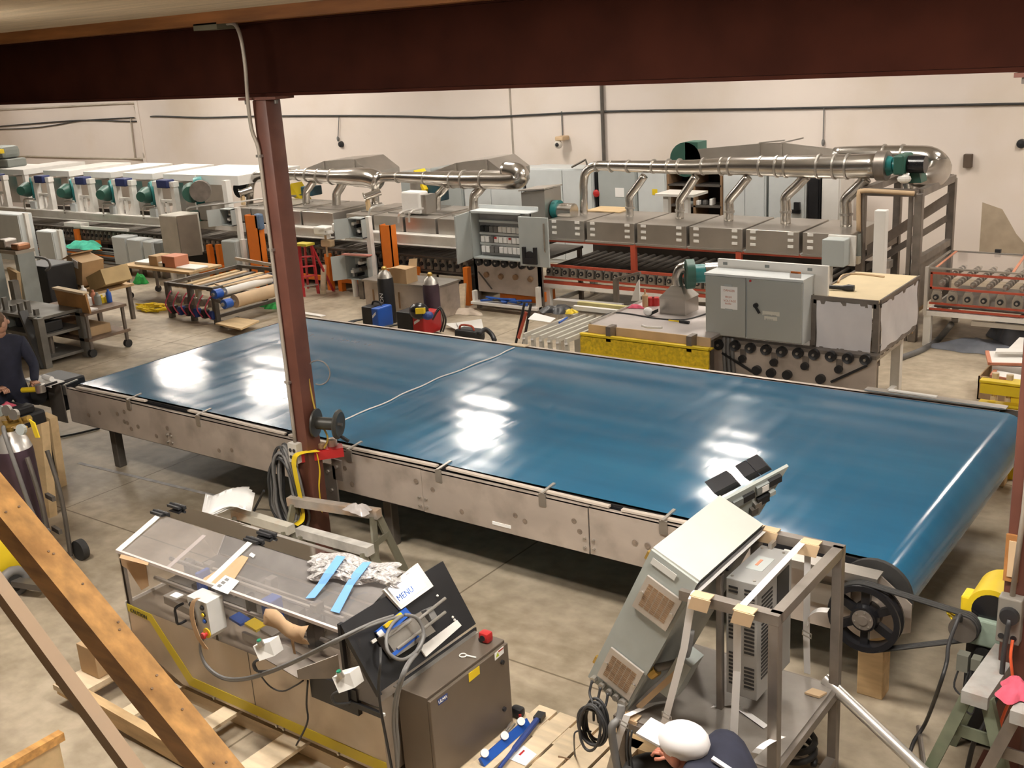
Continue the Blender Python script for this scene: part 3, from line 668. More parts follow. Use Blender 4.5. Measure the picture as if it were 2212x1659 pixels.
# body: stepped bottom edge
body = [(XL, YF, .60), (XL, YF, .30), (XL + .12, YF, .28), (-5.62, YF, .145), (XR - .02, YF, .145), (XR - .02, YF, .62), (-4.75, YF, .60)]
B().prism([Vector(p) for p in body], (0, YK - YF, 0)).build('body', 'inox', mc)
st = [HY(u, v, YF - .002) for u, v in ((278, 1303), (335, 1322), (428, 1468), (840, 1620), (840, 1658), (412, 1483), (322, 1340), (278, 1322))]
stp = [(XL + .004, .605), (-5.84, .595), (-5.50, .235), (XR - .025, .235), (XR - .025, .165), (-5.545, .165), (-5.87, .54), (XL + .004, .55)]
so = B().prism([(a, YF - .003, b) for a, b in stp], (0, .004, 0)).build('warning_stripe', 'stripe', mc)
txt('CAUTION', .04, 'black', so, (XL + .03, YF - .004, .555), (1, 0, -.05), (.05, 0, 1))
for x in (-5.3, -4.72, -4.66, -4.2): B().cyl((x, YF - .012, .155), (x, YF, .155), .009, n=6).build('bolt', 'steel', mc)
B().box(-4.905, -4.90, YF - .002, YF + .002, .15, .6).build('panel_joint', 'darksteel', mc)
B().box(XL - .012, XL, YF - .005, YK, .28, .62).build('end_plate', 'white', mc)
# frame posts and inner works
for x in (XL + .02, -5.18, XR - .22):
    B().box(x - .012, x + .012, YF + .0, YF + .025, .60, .975).build('hood_post', 'steel', mc)
mat('innards', (.20, .19, .18), .45, .4, var=.3, scale=7)
B().box(XL + .05, XR - .25, YF + .3, YK - .05, .60, .66).build('inner_bed', 'innards', mc)
rg = random.Random(21)
for i in range(16):
    x = XL + .15 + i * .12 + rg.uniform(-.03, .03); y = YF + rg.uniform(.12, .5); w = rg.uniform(.03, .09); h = rg.uniform(.05, .2)
    B().cbox(x, x + w, y, y + rg.uniform(.04, .12), .66, .66 + h, .006).build('mechanism', ('innards', 'steel', 'black', 'blue', 'steel')[i % 5], mc)
for y, z in ((YF + .2, .72), (YF + .34, .80), (YF + .46, .74)):
    B().cyl((XL + .06, y, z), (-4.4, y, z), .014, n=8).build('guide_rod', 'steel', mc)
B().bar((XL + .35, YF + .06, .70), (-5.25, YF + .06, .66), .02, .05).bar((-5.0, YF + .06, .66), (XR - .3, YF + .06, .62), .02, .05).build('side_rail', 'steel', mc)
for i in range(3):
    x = -5.05 + i * .14; B().obox((x, YF + .09, .74), (.05, 0, -.01), (0, .04, 0), (0, 0, .008)).build('sensor', ('blue', 'yellow', 'steel')[i], mc)
# hood: front upright sheet, sloping sheet, top sheet, back sheet
ZH, YH, ZT, YT = .985, 4.035, 1.105, 4.205
XH = -4.02
B().sheet([[(XL, YF, .60), (XH + .1, YF, .60)], [(XL, YF, ZH), (XH + .1, YF, ZH)]]).build('hood_front', 'plexiclear', mc)
B().sheet([[(XL, YF - .01, ZH), (XH + .0, YF - .01, ZH)], [(XL, YH, ZT), (XH, YH, ZT)]]).build('hood_slope', 'plexi', mc)
B().sheet([[(XL, YH + .006, ZT), (XH, YH + .006, ZT)], [(XL, YT, ZT + .004), (XH, YT, ZT + .004)]]).build('hood_top', 'plexi', mc)
B().sheet([[(XL, YT, ZT - .012), (XH, YT, ZT - .012)], [(XL, YK - .02, .62), (XH, YK - .02, .62)]]).build('hood_back', 'plexi', mc)
B().prism([(XL - .005, YF, .60), (XL - .005, YF, ZH), (XL - .005, YH, ZT), (XL - .005, YT, ZT), (XL - .005, YK, .62)], (0, 0, 0)).build('hood_end', 'plexiclear', mc)
mat('railplex', (.62, .55, .53), .25, var=.1)
B().bar((XL, YF - .004, ZH + .004), (XH + .03, YF - .004, ZH + .004), .018, .02).build('hood_edge', 'railplex', mc)
B().bar((XL + .25, YT - .004, ZT - .004), (XH, YT - .004, ZT + .004), .025, .012).build('hood_back_edge', 'steel', mc)
for x, w in ((XL + .02, .05), (-5.18, .045)):
    B().sheet([[(x - w / 2, YF - .004, ZH + .01), (x + w / 2, YF - .004, ZH + .01)], [(x - w / 2, YH - .0, ZT + .012), (x + w / 2, YH, ZT + .012)]], .004, (0, -.4, .9)).build('hood_rib', 'white', mc)
B().sheet([[(-5.62, YF + .01, ZH - .01), (-5.585, YF + .01, ZH - .01)], [(-5.62, YH - .03, ZT - .03), (-5.585, YH - .03, ZT - .03)]], .004, (0, 0, 1)).build('inner_rib', 'railplex', mc)
def hinge(u, v, z):
    q = FL(u, v, z)
    h = B().obox(q + Vector((0, 0, .012)), (.06, 0, 0), (0, .034, -.006), (0, 0, .009)).build('hinge', 'black', mc)
    B().cyl(q + Vector((-.065, 0, .02)), q + Vector((.085, 0, .02)), .01, n=8).build('hinge_pin', 'black', h)
    for dx in (-.025, 0, .025): B().cyl(q + Vector((dx, .012, .018)), q + Vector((dx, .012, .024)), .007, n=6).build('screw', 'cablegrey', h)
for u, v, z in ((346, 1112, ZT), (382, 1097, ZT), (549, 1171, ZT), (577, 1156, ZT)): hinge(u, v, z)
def patch(pix, z0=None, plane=None, m='kraft', name='tape', th=.003, up=.008, parent=mc, lab=None):
    """piece of tape on the sloping hood sheet: pixels cast on that sheet"""
    n = Vector((0, -(ZT - ZH), YH - YF)).normalized(); p0 = Vector((0, YF, ZH)) + n * up; vs = []
    for u, v in pix:
        d = ray(u, v); o = Vector((0, 0, CAMZ)); vs.append(o + d * ((p0 - o).dot(n) / d.dot(n)))
    return B().prism(vs, n * th).build(name, m, parent, label=lab)
patch([(523, 1200), (537, 1205), (505, 1254), (480, 1268), (438, 1258), (440, 1250), (500, 1214)], m='kraft')
pp = patch([(487, 1243), (517, 1256), (492, 1284), (457, 1270)], m='paper', name='notice', up=.014)
for i in range(3):
    k = i * .33; a = (487 - 24 * k + 2, 1245 + 20 * k + 3); patch([a, (a[0] + 7, a[1] + 3), (a[0] + 2, a[1] + 8), (a[0] - 5, a[1] + 5)], m='cablegrey', name='pictogram', up=.0185, th=.001, parent=pp)
patch([(543, 1194), (552, 1199), (547, 1205), (538, 1200)], m='paper', name='small_label', up=.012)
B().prism([Vector((XL + .03, YF - .006, ZH - .01)), Vector((XL + .31, YF - .006, ZH - .01)), Vector((XL + .30, YF - .007, ZH - .17)), Vector((XL + .22, YF - .012, ZH - .22)), Vector((XL + .1, YF - .008, ZH - .1)), Vector((XL + .04, YF - .008, ZH - .09))], (0, -.003, 0)).build('tape', 'kraft', mc)
patch([(262, 1198), (322, 1214), (320, 1222), (258, 1206)], m='kraft', up=.01)
# crumpled brown paper sticking out of the window
q = HY(625, 1345, YF - .02); rgk = random.Random(9); g = []
for i in range(9):
    row = []
    for j in range(5):
        row.append((q.x - .17 + .34 * i / 8, YF - .03 - .03 * math.sin(j / 4 * 3.14) - rgk.uniform(0, .02), q.z + .05 - .115 * j / 4 + .02 * math.sin(i * .9) - .03 * i / 8))
    g.append(row)
B().sheet(g, .004, (0, 1, 0)).build('brown_paper', 'kraft', mc, smooth=True)
q = HY(632, 1382, YF - .03); B().prism([q + Vector((-.02, 0, .03)), q + Vector((.02, 0, .03)), q + Vector((.012, -.005, -.02)), q + Vector((.01, 0, -.09)), q + Vector((-.008, 0, -.09))], (0, .003, 0)).build('paper_tail', 'kraft', mc)
# operator box with buttons
q = HY(441, 1332, YF - .1)
ob = thing('operator_box', 'light grey push-button box with a red emergency stop on the machine front', 'control box', (q.x, YF - .05, q.z))
bx0, bx1, bz0, bz1 = q.x - .10, q.x + .085, q.z - .135, q.z + .125
B().prism([(bx0, YF - .13, bz1), (bx1, YF - .13, bz1), (bx1, YF - .13, bz0 + .05), (bx1 - .05, YF - .13, bz0), (bx0 + .02, YF - .13, bz0)], (0, .12, 0)).build('box', 'greycab', ob).data.materials[0] = mat('boxwhite', (.62, .62, .60), .45)
def button(dx, z, m, r=.012, h=.012, p=ob):
    b_ = B().cyl((bx1 + dx, YF - .13 - .006, z), (bx1 + dx, YF - .13, z), r * 1.35, n=14).build('button_ring', 'black', p)
    B().cyl((bx1 + dx, YF - .13 - h, z), (bx1 + dx, YF - .136, z), r, n=14).build('button_cap', m, b_)
for dx, z, m in ((-.045, bz1 - .04, 'black'), (-.042, bz1 - .085, 'yellow'), (-.038, bz1 - .125, 'blue'), (-.15, bz1 - .045, 'black'), (-.147, bz1 - .09, 'greycab_d'), (-.144, bz1 - .135, 'greycab_d'), (-.14, bz1 - .18, 'greycab_d')): button(dx, z, m)
es = B().cyl((bx1 - .035, YF - .136, bz0 + .055), (bx1 - .035, YF - .13, bz0 + .055), .032, n=18).build('emergency_ring', 'yellow', ob)
B().lathe([(0, .035), (.018, .033), (.022, .022), (.012, .015), (.012, 0)], (bx1 - .035, YF - .136, bz0 + .05), (0, -1, 0), 16).build('emergency_stop', 'red', es, smooth='auto')
g = spl([(q.x + .03, YF - .135, bz1 + .02), (q.x - .02, YF - .145, bz1 - .02), (q.x - .045, YF - .15, bz1 - .12), (q.x - .02, YF - .15, bz0 + .02), (q.x + .03, YF - .14, bz0 - .06)], 5)
o = B().sheet([[p_ - Vector((.022, 0, 0)), p_ + Vector((.02, 0, .01))] for p_ in g], .003, (0, -1, 0)).build('tape_strip', 'kraft', loc=g[0]); tag(o, 'strip of brown tape hanging over the push-button box', 'tape')
# handle
q = HY(393, 1325, YF - .02); B().tube([q + Vector((0, .02, .06)), q + Vector((0, -.04, .055)), q + Vector((0, -.045, 0)), q + Vector((0, -.04, -.055)), q + Vector((0, .02, -.06))], .009, 8, res=3).build('handle', 'black', mc, smooth=True)
q = HY(388, 1280, YF - .01); B().box(q.x - .06, q.x + .06, YF - .09, YF, q.z - .002, q.z).build('shelf_plate', 'steel', mc)
o = B().box(q.x - .02, q.x + .05, YF - .07, YF - .02, q.z + .001, q.z + .004).build('card', 'paper', loc=q); tag(o, 'small white card on the ledge left of the push-button box', 'card')
# two loose push-button pendants
def pendant(u, v, lab):
    q = HY(u, v, YF - .16); t = thing('push_button', lab, 'push button', q, 'green button pendants on the machine')
    B().prism([q + Vector((-.045, -.03, .028)), q + Vector((.03, .03, .048)), q + Vector((.055, .03, -.035)), q + Vector((-.0, -.035, -.05))], (.02, .055, .02)).build('case', mat('boxwhite2', (.74, .73, .70), .45), t)
    c = q + Vector((-.005, -.01, .06)); d = Vector((-.25, -.25, 1)).normalized()
    B().cyl(c - d * .03, c + d * .005, .018, n=14).build('collar', 'steel', t); B().cyl(c, c + d * .014, .013, n=14).build('button', mat('btngreen', (.02, .25, .14), .4), t)
    B().tube([q + Vector((-.01, -.03, -.045)), q + Vector((-.05, -.04, -.08)), q + Vector((-.04, -.03, -.13)), q + Vector((-.01, .05, -.16))], .008, 6, res=4).build('lead', 'cable', t, smooth=True)
pendant(568, 1405, 'white push-button box with green button hanging left under the hood')
pendant(740, 1473, 'white push-button box with green button hanging beside the grey cabinet')
# chute tray under window
q = HY(645, 1435, YF - .03)
B().prism([(q.x - .18, YF - .13, q.z + .035), (q.x + .1, YF - .13, q.z - .01), (q.x + .14, YF, q.z + .02), (q.x - .14, YF, q.z + .07)], (0, 0, .006)).prism([(q.x + .1, YF - .13, q.z - .01), (q.x + .1, YF - .13, q.z + .05), (q.x + .3, YF - .0, q.z + .14), (q.x + .3, YF, q.z - .01)], (.005, 0, 0)).build('chute', 'framesteel', mc)
B().box(-4.34, -3.97, YF - .03, YF, .50, .66).build('chute_frame', 'black', mc)
B().box(-4.18, -3.79, YF - .012, YF, .55, .565).build('lower_rail', 'white', mc)
# operator panel: black sloping board at the right end
A0 = FL(738, 1322, 1.06); 
bo = [Vector((-4.02, YF - .02, 1.06)), Vector((-4.02, YK + .05, 1.06)), Vector((-3.80, YK + .05, .70)), Vector((-3.80, YF - .02, .70))]
B().prism(bo, (-.02, 0, -.012)).build('panel_board', 'black', mc)
B().prism([(-4.04, YF - .02, 1.06), (-4.04, YF - .02, .60), (-3.80, YF - .02, .60), (-3.80, YF - .02, .70), (-4.02, YF - .02, 1.06)][:4], (0, .006, 0)).build('panel_cheek', 'plexi', mc)
for p_, q_ in (((-4.03, 1.06), (-4.03, .56)), ((-4.03, 1.05), (-3.79, .69)), ((-4.03, .57), (-3.79, .57))): B().bar((p_[0], YF - .03, p_[1]), (q_[0], YF - .03, q_[1]), .02, .03).build('panel_frame', 'black', mc)
PN = Vector((.36, 0, .22)).normalized()       # board normal
def onpanel(u, v, up=.01):
    p0 = bo[0] + PN * up; o_ = Vector((0, 0, CAMZ)); d = ray(u, v); return o_ + d * ((p0 - o_).dot(PN) / d.dot(PN))
def ppatch(pix, m, name, th=.006, up=.006, parent=mc):
    return B().prism([onpanel(u, v, up) for u, v in pix], PN * th).build(name, m, parent)
ho = ppatch([(824, 1276), (898, 1218), (932, 1268), (862, 1318)], 'white', 'display_bezel', .02, .006)
ppatch([(838, 1272), (896, 1230), (921, 1266), (866, 1306)], 'screen', 'display', .003, .027, ho)
txt('MENU', .05, 'blue', ho, onpanel(862, 1300, .031), onpanel(900, 1272, .03) - onpanel(862, 1300, .03), onpanel(838, 1272, .03) - onpanel(862, 1306, .03), name='screen_text')
ppatch([(905, 1400), (985, 1340), (995, 1352), (918, 1420)], 'white', 'light_strip', .01, .008)
cd = ppatch([(808, 1365), (872, 1314), (884, 1328), (822, 1382)], 'blue', 'circuit_card', .02, .01)
ppatch([(826, 1352), (862, 1324), (868, 1330), (832, 1358)], 'yellow', 'card_relay', .015, .03, cd)
ppatch([(812, 1368), (822, 1360), (830, 1370), (820, 1378)], 'paper', 'card_label', .008, .03, cd)
gb = ppatch([(812, 1380), (893, 1328), (925, 1370), (842, 1424)], 'steel', 'metal_box', .07, .01)
ppatch([(845, 1412), (900, 1372), (904, 1376), (850, 1418)], 'blue', 'box_edge', .01, .08, gb)
for u, v in ((800, 1385), (862, 1405), (882, 1392)): ppatch([(u, v), (u + 9, v - 6), (u + 13, v), (u + 4, v + 6)], 'white', 'tag', .01, .02)
for a, b in (((902, 1340), (962, 1292)), ((858, 1402), (962, 1322))): B().cyl(onpanel(*a, .09), onpanel(*b, .12), .009, n=8).build('rod', 'steel', mc)
B().cyl(onpanel(832, 1380, .08), onpanel(888, 1340, .1), .009, n=8).build('rod', 'steel', mc)
ppatch([(900, 1325), (912, 1318), (924, 1340), (912, 1348)], 'cablegrey', 'rod_clamp', .09, .01)
for u, v in ((924, 1254), (945, 1287), (978, 1333), (982, 1339)): B().ball(onpanel(u, v, .012), .008, n=8, m=6).build('knob', 'white', mc)
# base plate right of the panel and a black handle
B().box(-3.81, -3.76, YF + .1, YK + .02, .665, .672).build('top_plate', 'steel', mc)
a, b = FL(918, 1408, .70), FL(945, 1390, .70)
B().tube([a + Vector((0, 0, -.03)), a + Vector((0, 0, .02)), b + Vector((0, 0, .02)), b + Vector((0, 0, -.03))], .011, 8, res=3).build('handle', 'black', mc, smooth=True)
# grey control cabinet
gc = thing('control_cabinet', 'dark grey-brown control cabinet at the right end of the packaging machine', 'cabinet', (-3.66, 4.13, .113))
B().cbox(-3.79, -3.575, 3.785, 4.49, .115, .67, .004).build('body', 'mcab', gc)
dr = B().cbox(-3.574, -3.552, 3.785, 4.49, .12, .655, .004).build('door', 'mcab', gc)
B().box(-3.80, -3.79, 3.80, 4.5, .12, .684).build('back_gasket', 'black', gc)
DX = -3.5515
def dpatch(pix, m, name, th=.002, parent=dr, up=0):
    return B().prism([HX(u, v, DX + up) for u, v in pix], (th, 0, 0)).build(name, m, parent)
lb = dpatch([(945, 1512), (966, 1497), (966, 1510), (947, 1524)], 'bluedark', 'maker_label')
txt('ULMA', .028, 'paper', lb, HX(947, 1521, DX + .002), (0, 1, 0), (0, 0, 1))
dpatch([(1012, 1455), (1035, 1438), (1036, 1455), (1013, 1474)], 'yellow', 'warning_label')
wl_ = dpatch([(1068, 1412), (1087, 1396), (1088, 1410), (1069, 1427)], 'paper', 'white_label')
dpatch([(1071, 1421), (1078, 1416), (1075, 1409)], mat('tri', (.45, .55, .02), .5), 'triangle', parent=wl_, up=.0025, th=.001)
dpatch([(1076, 1406), (1087, 1398), (1087, 1401), (1077, 1409)], 'redrail', 'band', parent=wl_, up=.0025, th=.001)
for u, v in ((1084, 1430), (1088, 1531)):
    q = HX(u, v, DX); B().cyl(q, q + Vector((.012, 0, 0)), .014, n=10).build('lock', 'black', dr)
# tape measure and key
q = FL(1050, 1385, .671)
t = thing('tape_measure', 'red and black tape measure on top of the grey cabinet', 'tape measure', q)
B().cbox(q.x - .035, q.x + .035, q.y - .03, q.y + .03, .671, .735, .014).build('case', 'red', t, smooth='auto')
B().cbox(q.x - .037, q.x + .0, q.y - .032, q.y + .032, .671, .70, .01).build('grip', 'black', t)
B().cyl((q.x, q.y - .034, .705), (q.x, q.y - .028, .705), .018, n=12).build('disc', 'black', t)
q = FL(1000, 1417, .671)
t = thing('cabinet_key', 'light metal door key lying on top of the grey cabinet', 'key', q)
B().tube([q + Vector((.02 * math.cos(a), .02 * math.sin(a), .004)) for a in [i * .628 for i in range(10)]], .004, 6, closed=True).build('bow', 'strap', t)
B().cyl(q + Vector((.018, .01, .004)), q + Vector((.08, .02, .004)), .005, n=8).build('shank', 'strap', t)
# grey hoses from the operator box to the panel
hs = [(436, 1375, .13), (432, 1400, .13), (445, 1435, .14), (480, 1462, .15), (525, 1465, .16), (580, 1450, .17), (640, 1425, .17), (720, 1385, .16), (790, 1347, .12), (850, 1330, .05)]
for k in range(2):
    pts = [HY(u + (6 * k if i == 0 else 0), v + 4 * k * (1 if i > 1 else 0), YF - d + .02 * k) for i, (u, v, d) in enumerate(hs)]
    pts[-1] = onpanel(850 + 20 * k, 1330, .1); pts[-2] = onpanel(800, 1347 + 4 * k, .12)
    o = B().tube(pts, .0085, 7, res=5).build('cable', 'cablegrey', loc=pts[0], smooth=True)
    tag(o, ('upper' if k == 0 else 'lower') + ' grey cable looping from the push-button box to the black panel', 'cable')
o = B().tube([onpanel(u, v, .12 + .01 * i) for i, (u, v) in enumerate(((870, 1330), (850, 1345), (835, 1375), (840, 1410), (870, 1425), (905, 1400), (915, 1365), (900, 1335), (875, 1328)))], .01, 7, res=5).build('cable_loop', 'cablegrey', loc=onpanel(870, 1370), smooth=True); tag(o, 'round loop of grey cable hung on the black operator panel', 'cable')
for k, pp_ in enumerate(([(918, 1370), (905, 1405), (880, 1440), (860, 1500), (856, 1560), (860, 1610), (858, 1680)], [(915, 1372), (898, 1410), (874, 1445), (855, 1505), (850, 1560), (855, 1612), (860, 1680)], [(822, 1400), (822, 1430), (818, 1480), (822, 1530), (835, 1600), (850, 1680)])):
    pts = [onpanel(*pp_[0], .12)] + [HY(u, v, YF - .06 - .01 * k) for u, v in pp_[1:]]
    if k < 2: pts[1] = onpanel(*pp_[1], .12); pts[2] = HY(*pp_[2], YF - .02)
    o = B().tube(pts, .0105 if k < 2 else .008, 7, res=5).build('cable', 'cablegrey' if k < 2 else 'cable', loc=pts[0], smooth=True)
    tag(o, ('thick grey cable bundle running down the cabinet corner, right strand', 'thick grey cable bundle running down the cabinet corner, left strand', 'dark cable hanging down in front of the black operator panel')[k], 'cable')
o = B().tube([HY(555, 1425, YF - .15), HY(552, 1440, YF - .14), HY(580, 1480, YF - .05), HY(610, 1493, YF - .03), HY(640, 1480, YF - .03), HY(655, 1470, YF - .03)], .005, 6, res=5).build('cable', 'cable', loc=HY(555, 1425, YF - .15), smooth=True); tag(o, 'thin black lead across the lower front of the packaging machine', 'cable')
o = B().tube([HY(665, 1470, YF - .05), HY(662, 1520, YF - .04), HY(664, 1560, YF - .06), FL(640, 1610, .12)], .006, 6, res=5).build('cable', 'cable', loc=HY(665, 1470, YF - .05), smooth=True); tag(o, 'thin black lead dropping below the chute to the pallet', 'cable')
# bubble wrap with two strips of blue tape
n_ = Vector((0, -(ZT - ZH), YH - YF)).normalized(); rg = random.Random(13)
outl = [(665, 1212), (700, 1186), (745, 1188), (762, 1203), (830, 1218), (868, 1235), (860, 1262), (800, 1262), (755, 1250), (700, 1255), (672, 1240)]
g = []; NU, NV = 40, 15
def slope(u, v, up):
    p0 = Vector((0, YF, ZH)) + n_ * up; o_ = Vector((0, 0, CAMZ)); d = ray(u, v); return o_ + d * ((p0 - o_).dot(n_) / d.dot(n_))
for i in range(NU + 1):
    row = []; u0 = i / NU
    for j in range(NV + 1):
        w = j / NV; u = 668 + 195 * u0 + 6 * math.sin(j * 1.3); top = 1184 + 36 * u0 + (18 * max(0, 1 - u0 * 8)) + 5 * math.sin(u0 * 11); bot = 1250 + 18 * u0 + 5 * math.sin(u0 * 14 + 1)
        ed = min(i, NU - i, j, NV - j); row.append(slope(u, top + (bot - top) * w, .02 + min(ed, 3) / 3 * (.034 + rg.uniform(-.008, .012))))
    g.append(row)
mat('bubble', (.66, .64, .63), .16, .35, var=.35, scale=55, bump=.8)
o = B().sheet(g).build('bubble_wrap', 'bubble', loc=g[0][0], smooth=False); tag(o, 'shiny crumpled bubble wrap taped over the machine hood', 'bubble wrap')
for k, pix in enumerate((((728, 1200, 746, 1203, .075), (700, 1238, 720, 1240, .072), (686, 1262, 704, 1262, .04), (660, 1293, 680, 1292, .02)), ((784, 1215, 802, 1214, .075), (764, 1236, 782, 1240, .072), (746, 1264, 764, 1264, .04), (714, 1320, 733, 1325, .02)))):
    o = B().sheet([[slope(u, v, h_) , slope(u2, v2, h_)] for u, v, u2, v2, h_ in pix], .002, n_).build('blue_tape', 'tapeblue', loc=slope(*pix[0][:2], .06)); tag(o, ('left' if k == 0 else 'right') + ' strip of blue masking tape holding the bubble wrap', 'tape', 'blue tape strips')
# tools on the pallet corner
t = thing('tool_pallet', 'low wooden pallet with hand tools right of the grey cabinet', 'pallet', (-3.1, 4.35, 0))
for i in range(5):
    x = -3.52 + i * .15; B().box(x, x + .13, 3.85, 4.72, .10, .12).build('deck_board', 'woodpale', t)
for y in (3.9, 4.28, 4.66): B().box(-3.52, -2.79, y - .04, y + .04, 0, .10).build('stringer', 'woodpale', t)
a, b = FL(1040, 1648, .14), FL(1140, 1560, .14); d = (b - a).normalized()
t = thing('spirit_level', 'blue spirit level with three white vials on the tool pallet', 'level', (a + b) / 2)
B().bar(a, b, .022, .05, up=(-.5, .3, .8)).build('body', 'blue', t)
for f in (.08, .5, .86):
    c = a.lerp(b, f) + Vector((0, 0, .012)); B().cyl(c + Vector((-.01, .005, .02)), c + Vector((.004, -.004, .036)), .024, n=14).build('vial', 'paper', t)
a, b = FL(1078, 1660, .15), FL(1160, 1555, .15); d = (b - a).normalized()
t = thing('socket_wrench', 'blue-handled wrench lying beside the spirit level', 'wrench', (a + b) / 2)
B().tube([a, a.lerp(b, .35), a.lerp(b, .4), b], .014, 8, radii=[.011, .013, .018, .018]).build('handle', 'bluedark', t)
B().bar(b, b + d * .07, .05, .03).build('head', 'black', t)
c = FL(1122, 1548, .12); t = thing('tape_measure', 'black tape measure on the tool pallet above the spirit level', 'tape measure', c)
B().cbox(c.x - .05, c.x + .03, c.y - .03, c.y + .03, .121, .185, .018).build('case', 'black', t, smooth='auto'); B().box(c.x + .02, c.x + .032, c.y - .033, c.y - .02, .13, .16).build('belt_clip', 'red', t)
for i, (u, v, u2, v2) in enumerate(((1086, 1590, 1106, 1556), (1092, 1585, 1112, 1563))):
    o = B().cyl(FL(u, v, .128), FL(u2, v2, .128), .007, n=8).build('spanner', 'steel', loc=FL(u, v, .128)); tag(o, ('left' if i == 0 else 'right') + ' thin steel spanner lying behind the spirit level', 'spanner', 'steel spanners')
g = [[FL(u, v, .123) for u, v in r] for r in (((1100, 1640), (1130, 1610)), ((1135, 1655), (1160, 1630)))]
o = B().sheet(g, .002).build('paper_sheet', 'paper', loc=g[0][0]); tag(o, 'crumpled paper with red marks on the tool pallet', 'paper')
# red tags on it
g2 = [[FL(u, v, .126) for u, v in r] for r in (((1120, 1630), (1131, 1620)), ((1124, 1632), (1134, 1622)))]
B().sheet(g2, .001).build('red_mark', 'red', o)
# ============================================================ steel cart with leaning enclosure and drive
TZ = .60; tx0, tx1, ty0, ty1 = -2.68, -1.82, 4.27, 5.10
ct = thing('steel_cart', 'brown-grey steel cart with a square tube frame on its table', 'cart', (-2.2, 4.7, 0))
B().box(tx0, tx1, ty0, ty1, TZ - .012, TZ).build('table_top', mat('tabletop', (.33, .30, .27), .5, .45, var=.25, scale=3, dirt=(.2, .16, .13), dscale=4, damt=.5), ct)
for a, b in (((tx0, ty0), (tx1, ty0)), ((tx0, ty1), (tx1, ty1)), ((tx0, ty0), (tx0, ty1)), ((tx1, ty0), (tx1, ty1))):
    B().bar((a[0], a[1], TZ - .035), (b[0], b[1], TZ - .035), .05, .05).build('table_rail', 'framesteel', ct)
for x in (tx0 + .02, tx1 - .0):
    for y in (ty0 + .02, ty1 - .0): B().cbox(x - .026, x + .026, y - .026, y + .026, 0, TZ - .06, .004).build('leg', 'framesteel', ct)
fx0, fx1, fy0, fy1, FZ = -2.275, -1.82, 4.295, 5.10, 1.40
for x in (fx0, fx1):
    for y in (fy0, fy1):
        if (x, y) == (fx0, fy0): continue
        B().cbox(x - .026, x + .026, y - .026, y + .026, TZ, FZ - .025, .004).build('post', 'framesteel', ct)
for a, b in (((fx0 - .03, fy0), (fx1 + .026, fy0)), ((fx0, fy1), (fx1 + .026, fy1)), ((fx1, fy0), (fx1, fy1))):
    B().bar((a[0], a[1], FZ), (b[0], b[1], FZ), .052, .052).build('top_rail', 'framesteel', ct)
B().bar((tx1 + .0, ty0, .14), (tx1, ty1, .14), .05, .05).build('low_rail', 'framesteel', ct)
# thin post holding the drive
vx = -2.25; B().cbox(vx - .016, vx + .016, 4.585, 4.62, TZ, 1.38, .003).build('drive_post', 'framesteel', ct)
# frequency drive
vd = thing('frequency_drive', 'grey ventilated drive unit standing upright inside the tube frame', 'drive unit', (-2.13, 4.8, .70))
d0, d1, e0, e1, z0, z1 = -2.215, -2.045, 4.60, 5.03, .71, 1.37
B().cbox(d0, d1, e0, e1, z0, z1, .004).build('case', mat('vfd', (.36, .36, .35), .4, .25, var=.05), vd)
for i in range(26):
    z = z0 + .06 + i * .022
    for a, b in ((d0 + .015, d0 + .065), (d0 + .10, d1 - .015)):
        if (i // 3 + (a > d0 + .05)) % 4 == 3: continue
        B().box(a, b, e0 - .0025, e0 + .002, z, z + .011).build('vent_slot', 'black', vd)
for i in range(22):
    z = z0 + .1 + i * .022; B().box(d1 - .001, d1 + .0025, e0 + .05, e0 + .18, z, z + .010).build('side_slot', 'black', vd)
B().box(d1 - .001, d1 + .003, e0 + .24, e1 - .04, z0 + .3, z1 - .06).build('side_window', 'black', vd)
B().box(d0 + .04, d1 - .04, e0 + .14, e0 + .3, z1, z1 + .003).build('label', 'greycab', vd); B().box(d0 + .07, d1 - .085, e0 + .19, e0 + .26, z1 + .003, z1 + .005).build('label_mark', 'salmon', vd)
for x in (d0 + .02, d1 - .03):
    for y in (e0 + .03, e1 - .04): B().cyl((x, y, z1), (x, y, z1 + .005), .008, n=8).build('screw', 'steel', vd)
B().box(d0 + .05, d0 + .07, e1 - .03, e1 + .03, z1, z1 + .03).build('lug', 'steel', vd)
B().tube([(d0 - .02, e0 + .05, z1 + .02), (d0 - .03, e0 + .2, z1 + .04), (d0 - .02, e1 - .05, z1 + .05)], .014, 8, res=4).build('hose', 'cable', vd, smooth=True)
# leaning enclosure: cross-section in x-z, depth in y
Q = [Vector((-2.47, 4.30, 1.59)), Vector((-2.22, 4.30, 1.47)), Vector((-2.64, 4.30, .62)), Vector((-2.875, 4.30, .75))]   # TL TR BR BL
ED = .76
en = thing('wall_enclosure', 'pale grey steel enclosure with two vent grilles leaning on the cart', 'enclosure', (-2.6, 4.6, .62))
B().prism(Q, (0, ED, 0)).build('case', 'encl', en)
lu = (Q[0] - Q[3]).normalized(); wu = (Q[1] - Q[0]).normalized()
B().prism([Q[0] - lu * .004 + Vector((0, .015, 0)), Q[1] - lu * .0 + Vector((0, .015, 0)), Q[1] + Vector((0, ED - .01, 0)), Q[0] - lu * .004 + Vector((0, ED - .01, 0))], lu * .012).build('end_cover', mat('endwhite', (.50, .50, .46), .4, var=.04), en)
Lh = (Q[0] - Q[3]).length; Wd = (Q[1] - Q[0]).length
def onface(a, b, y=-.004): return Q[3] + lu * Lh * a + wu * Wd * b + Vector((0, y, 0))
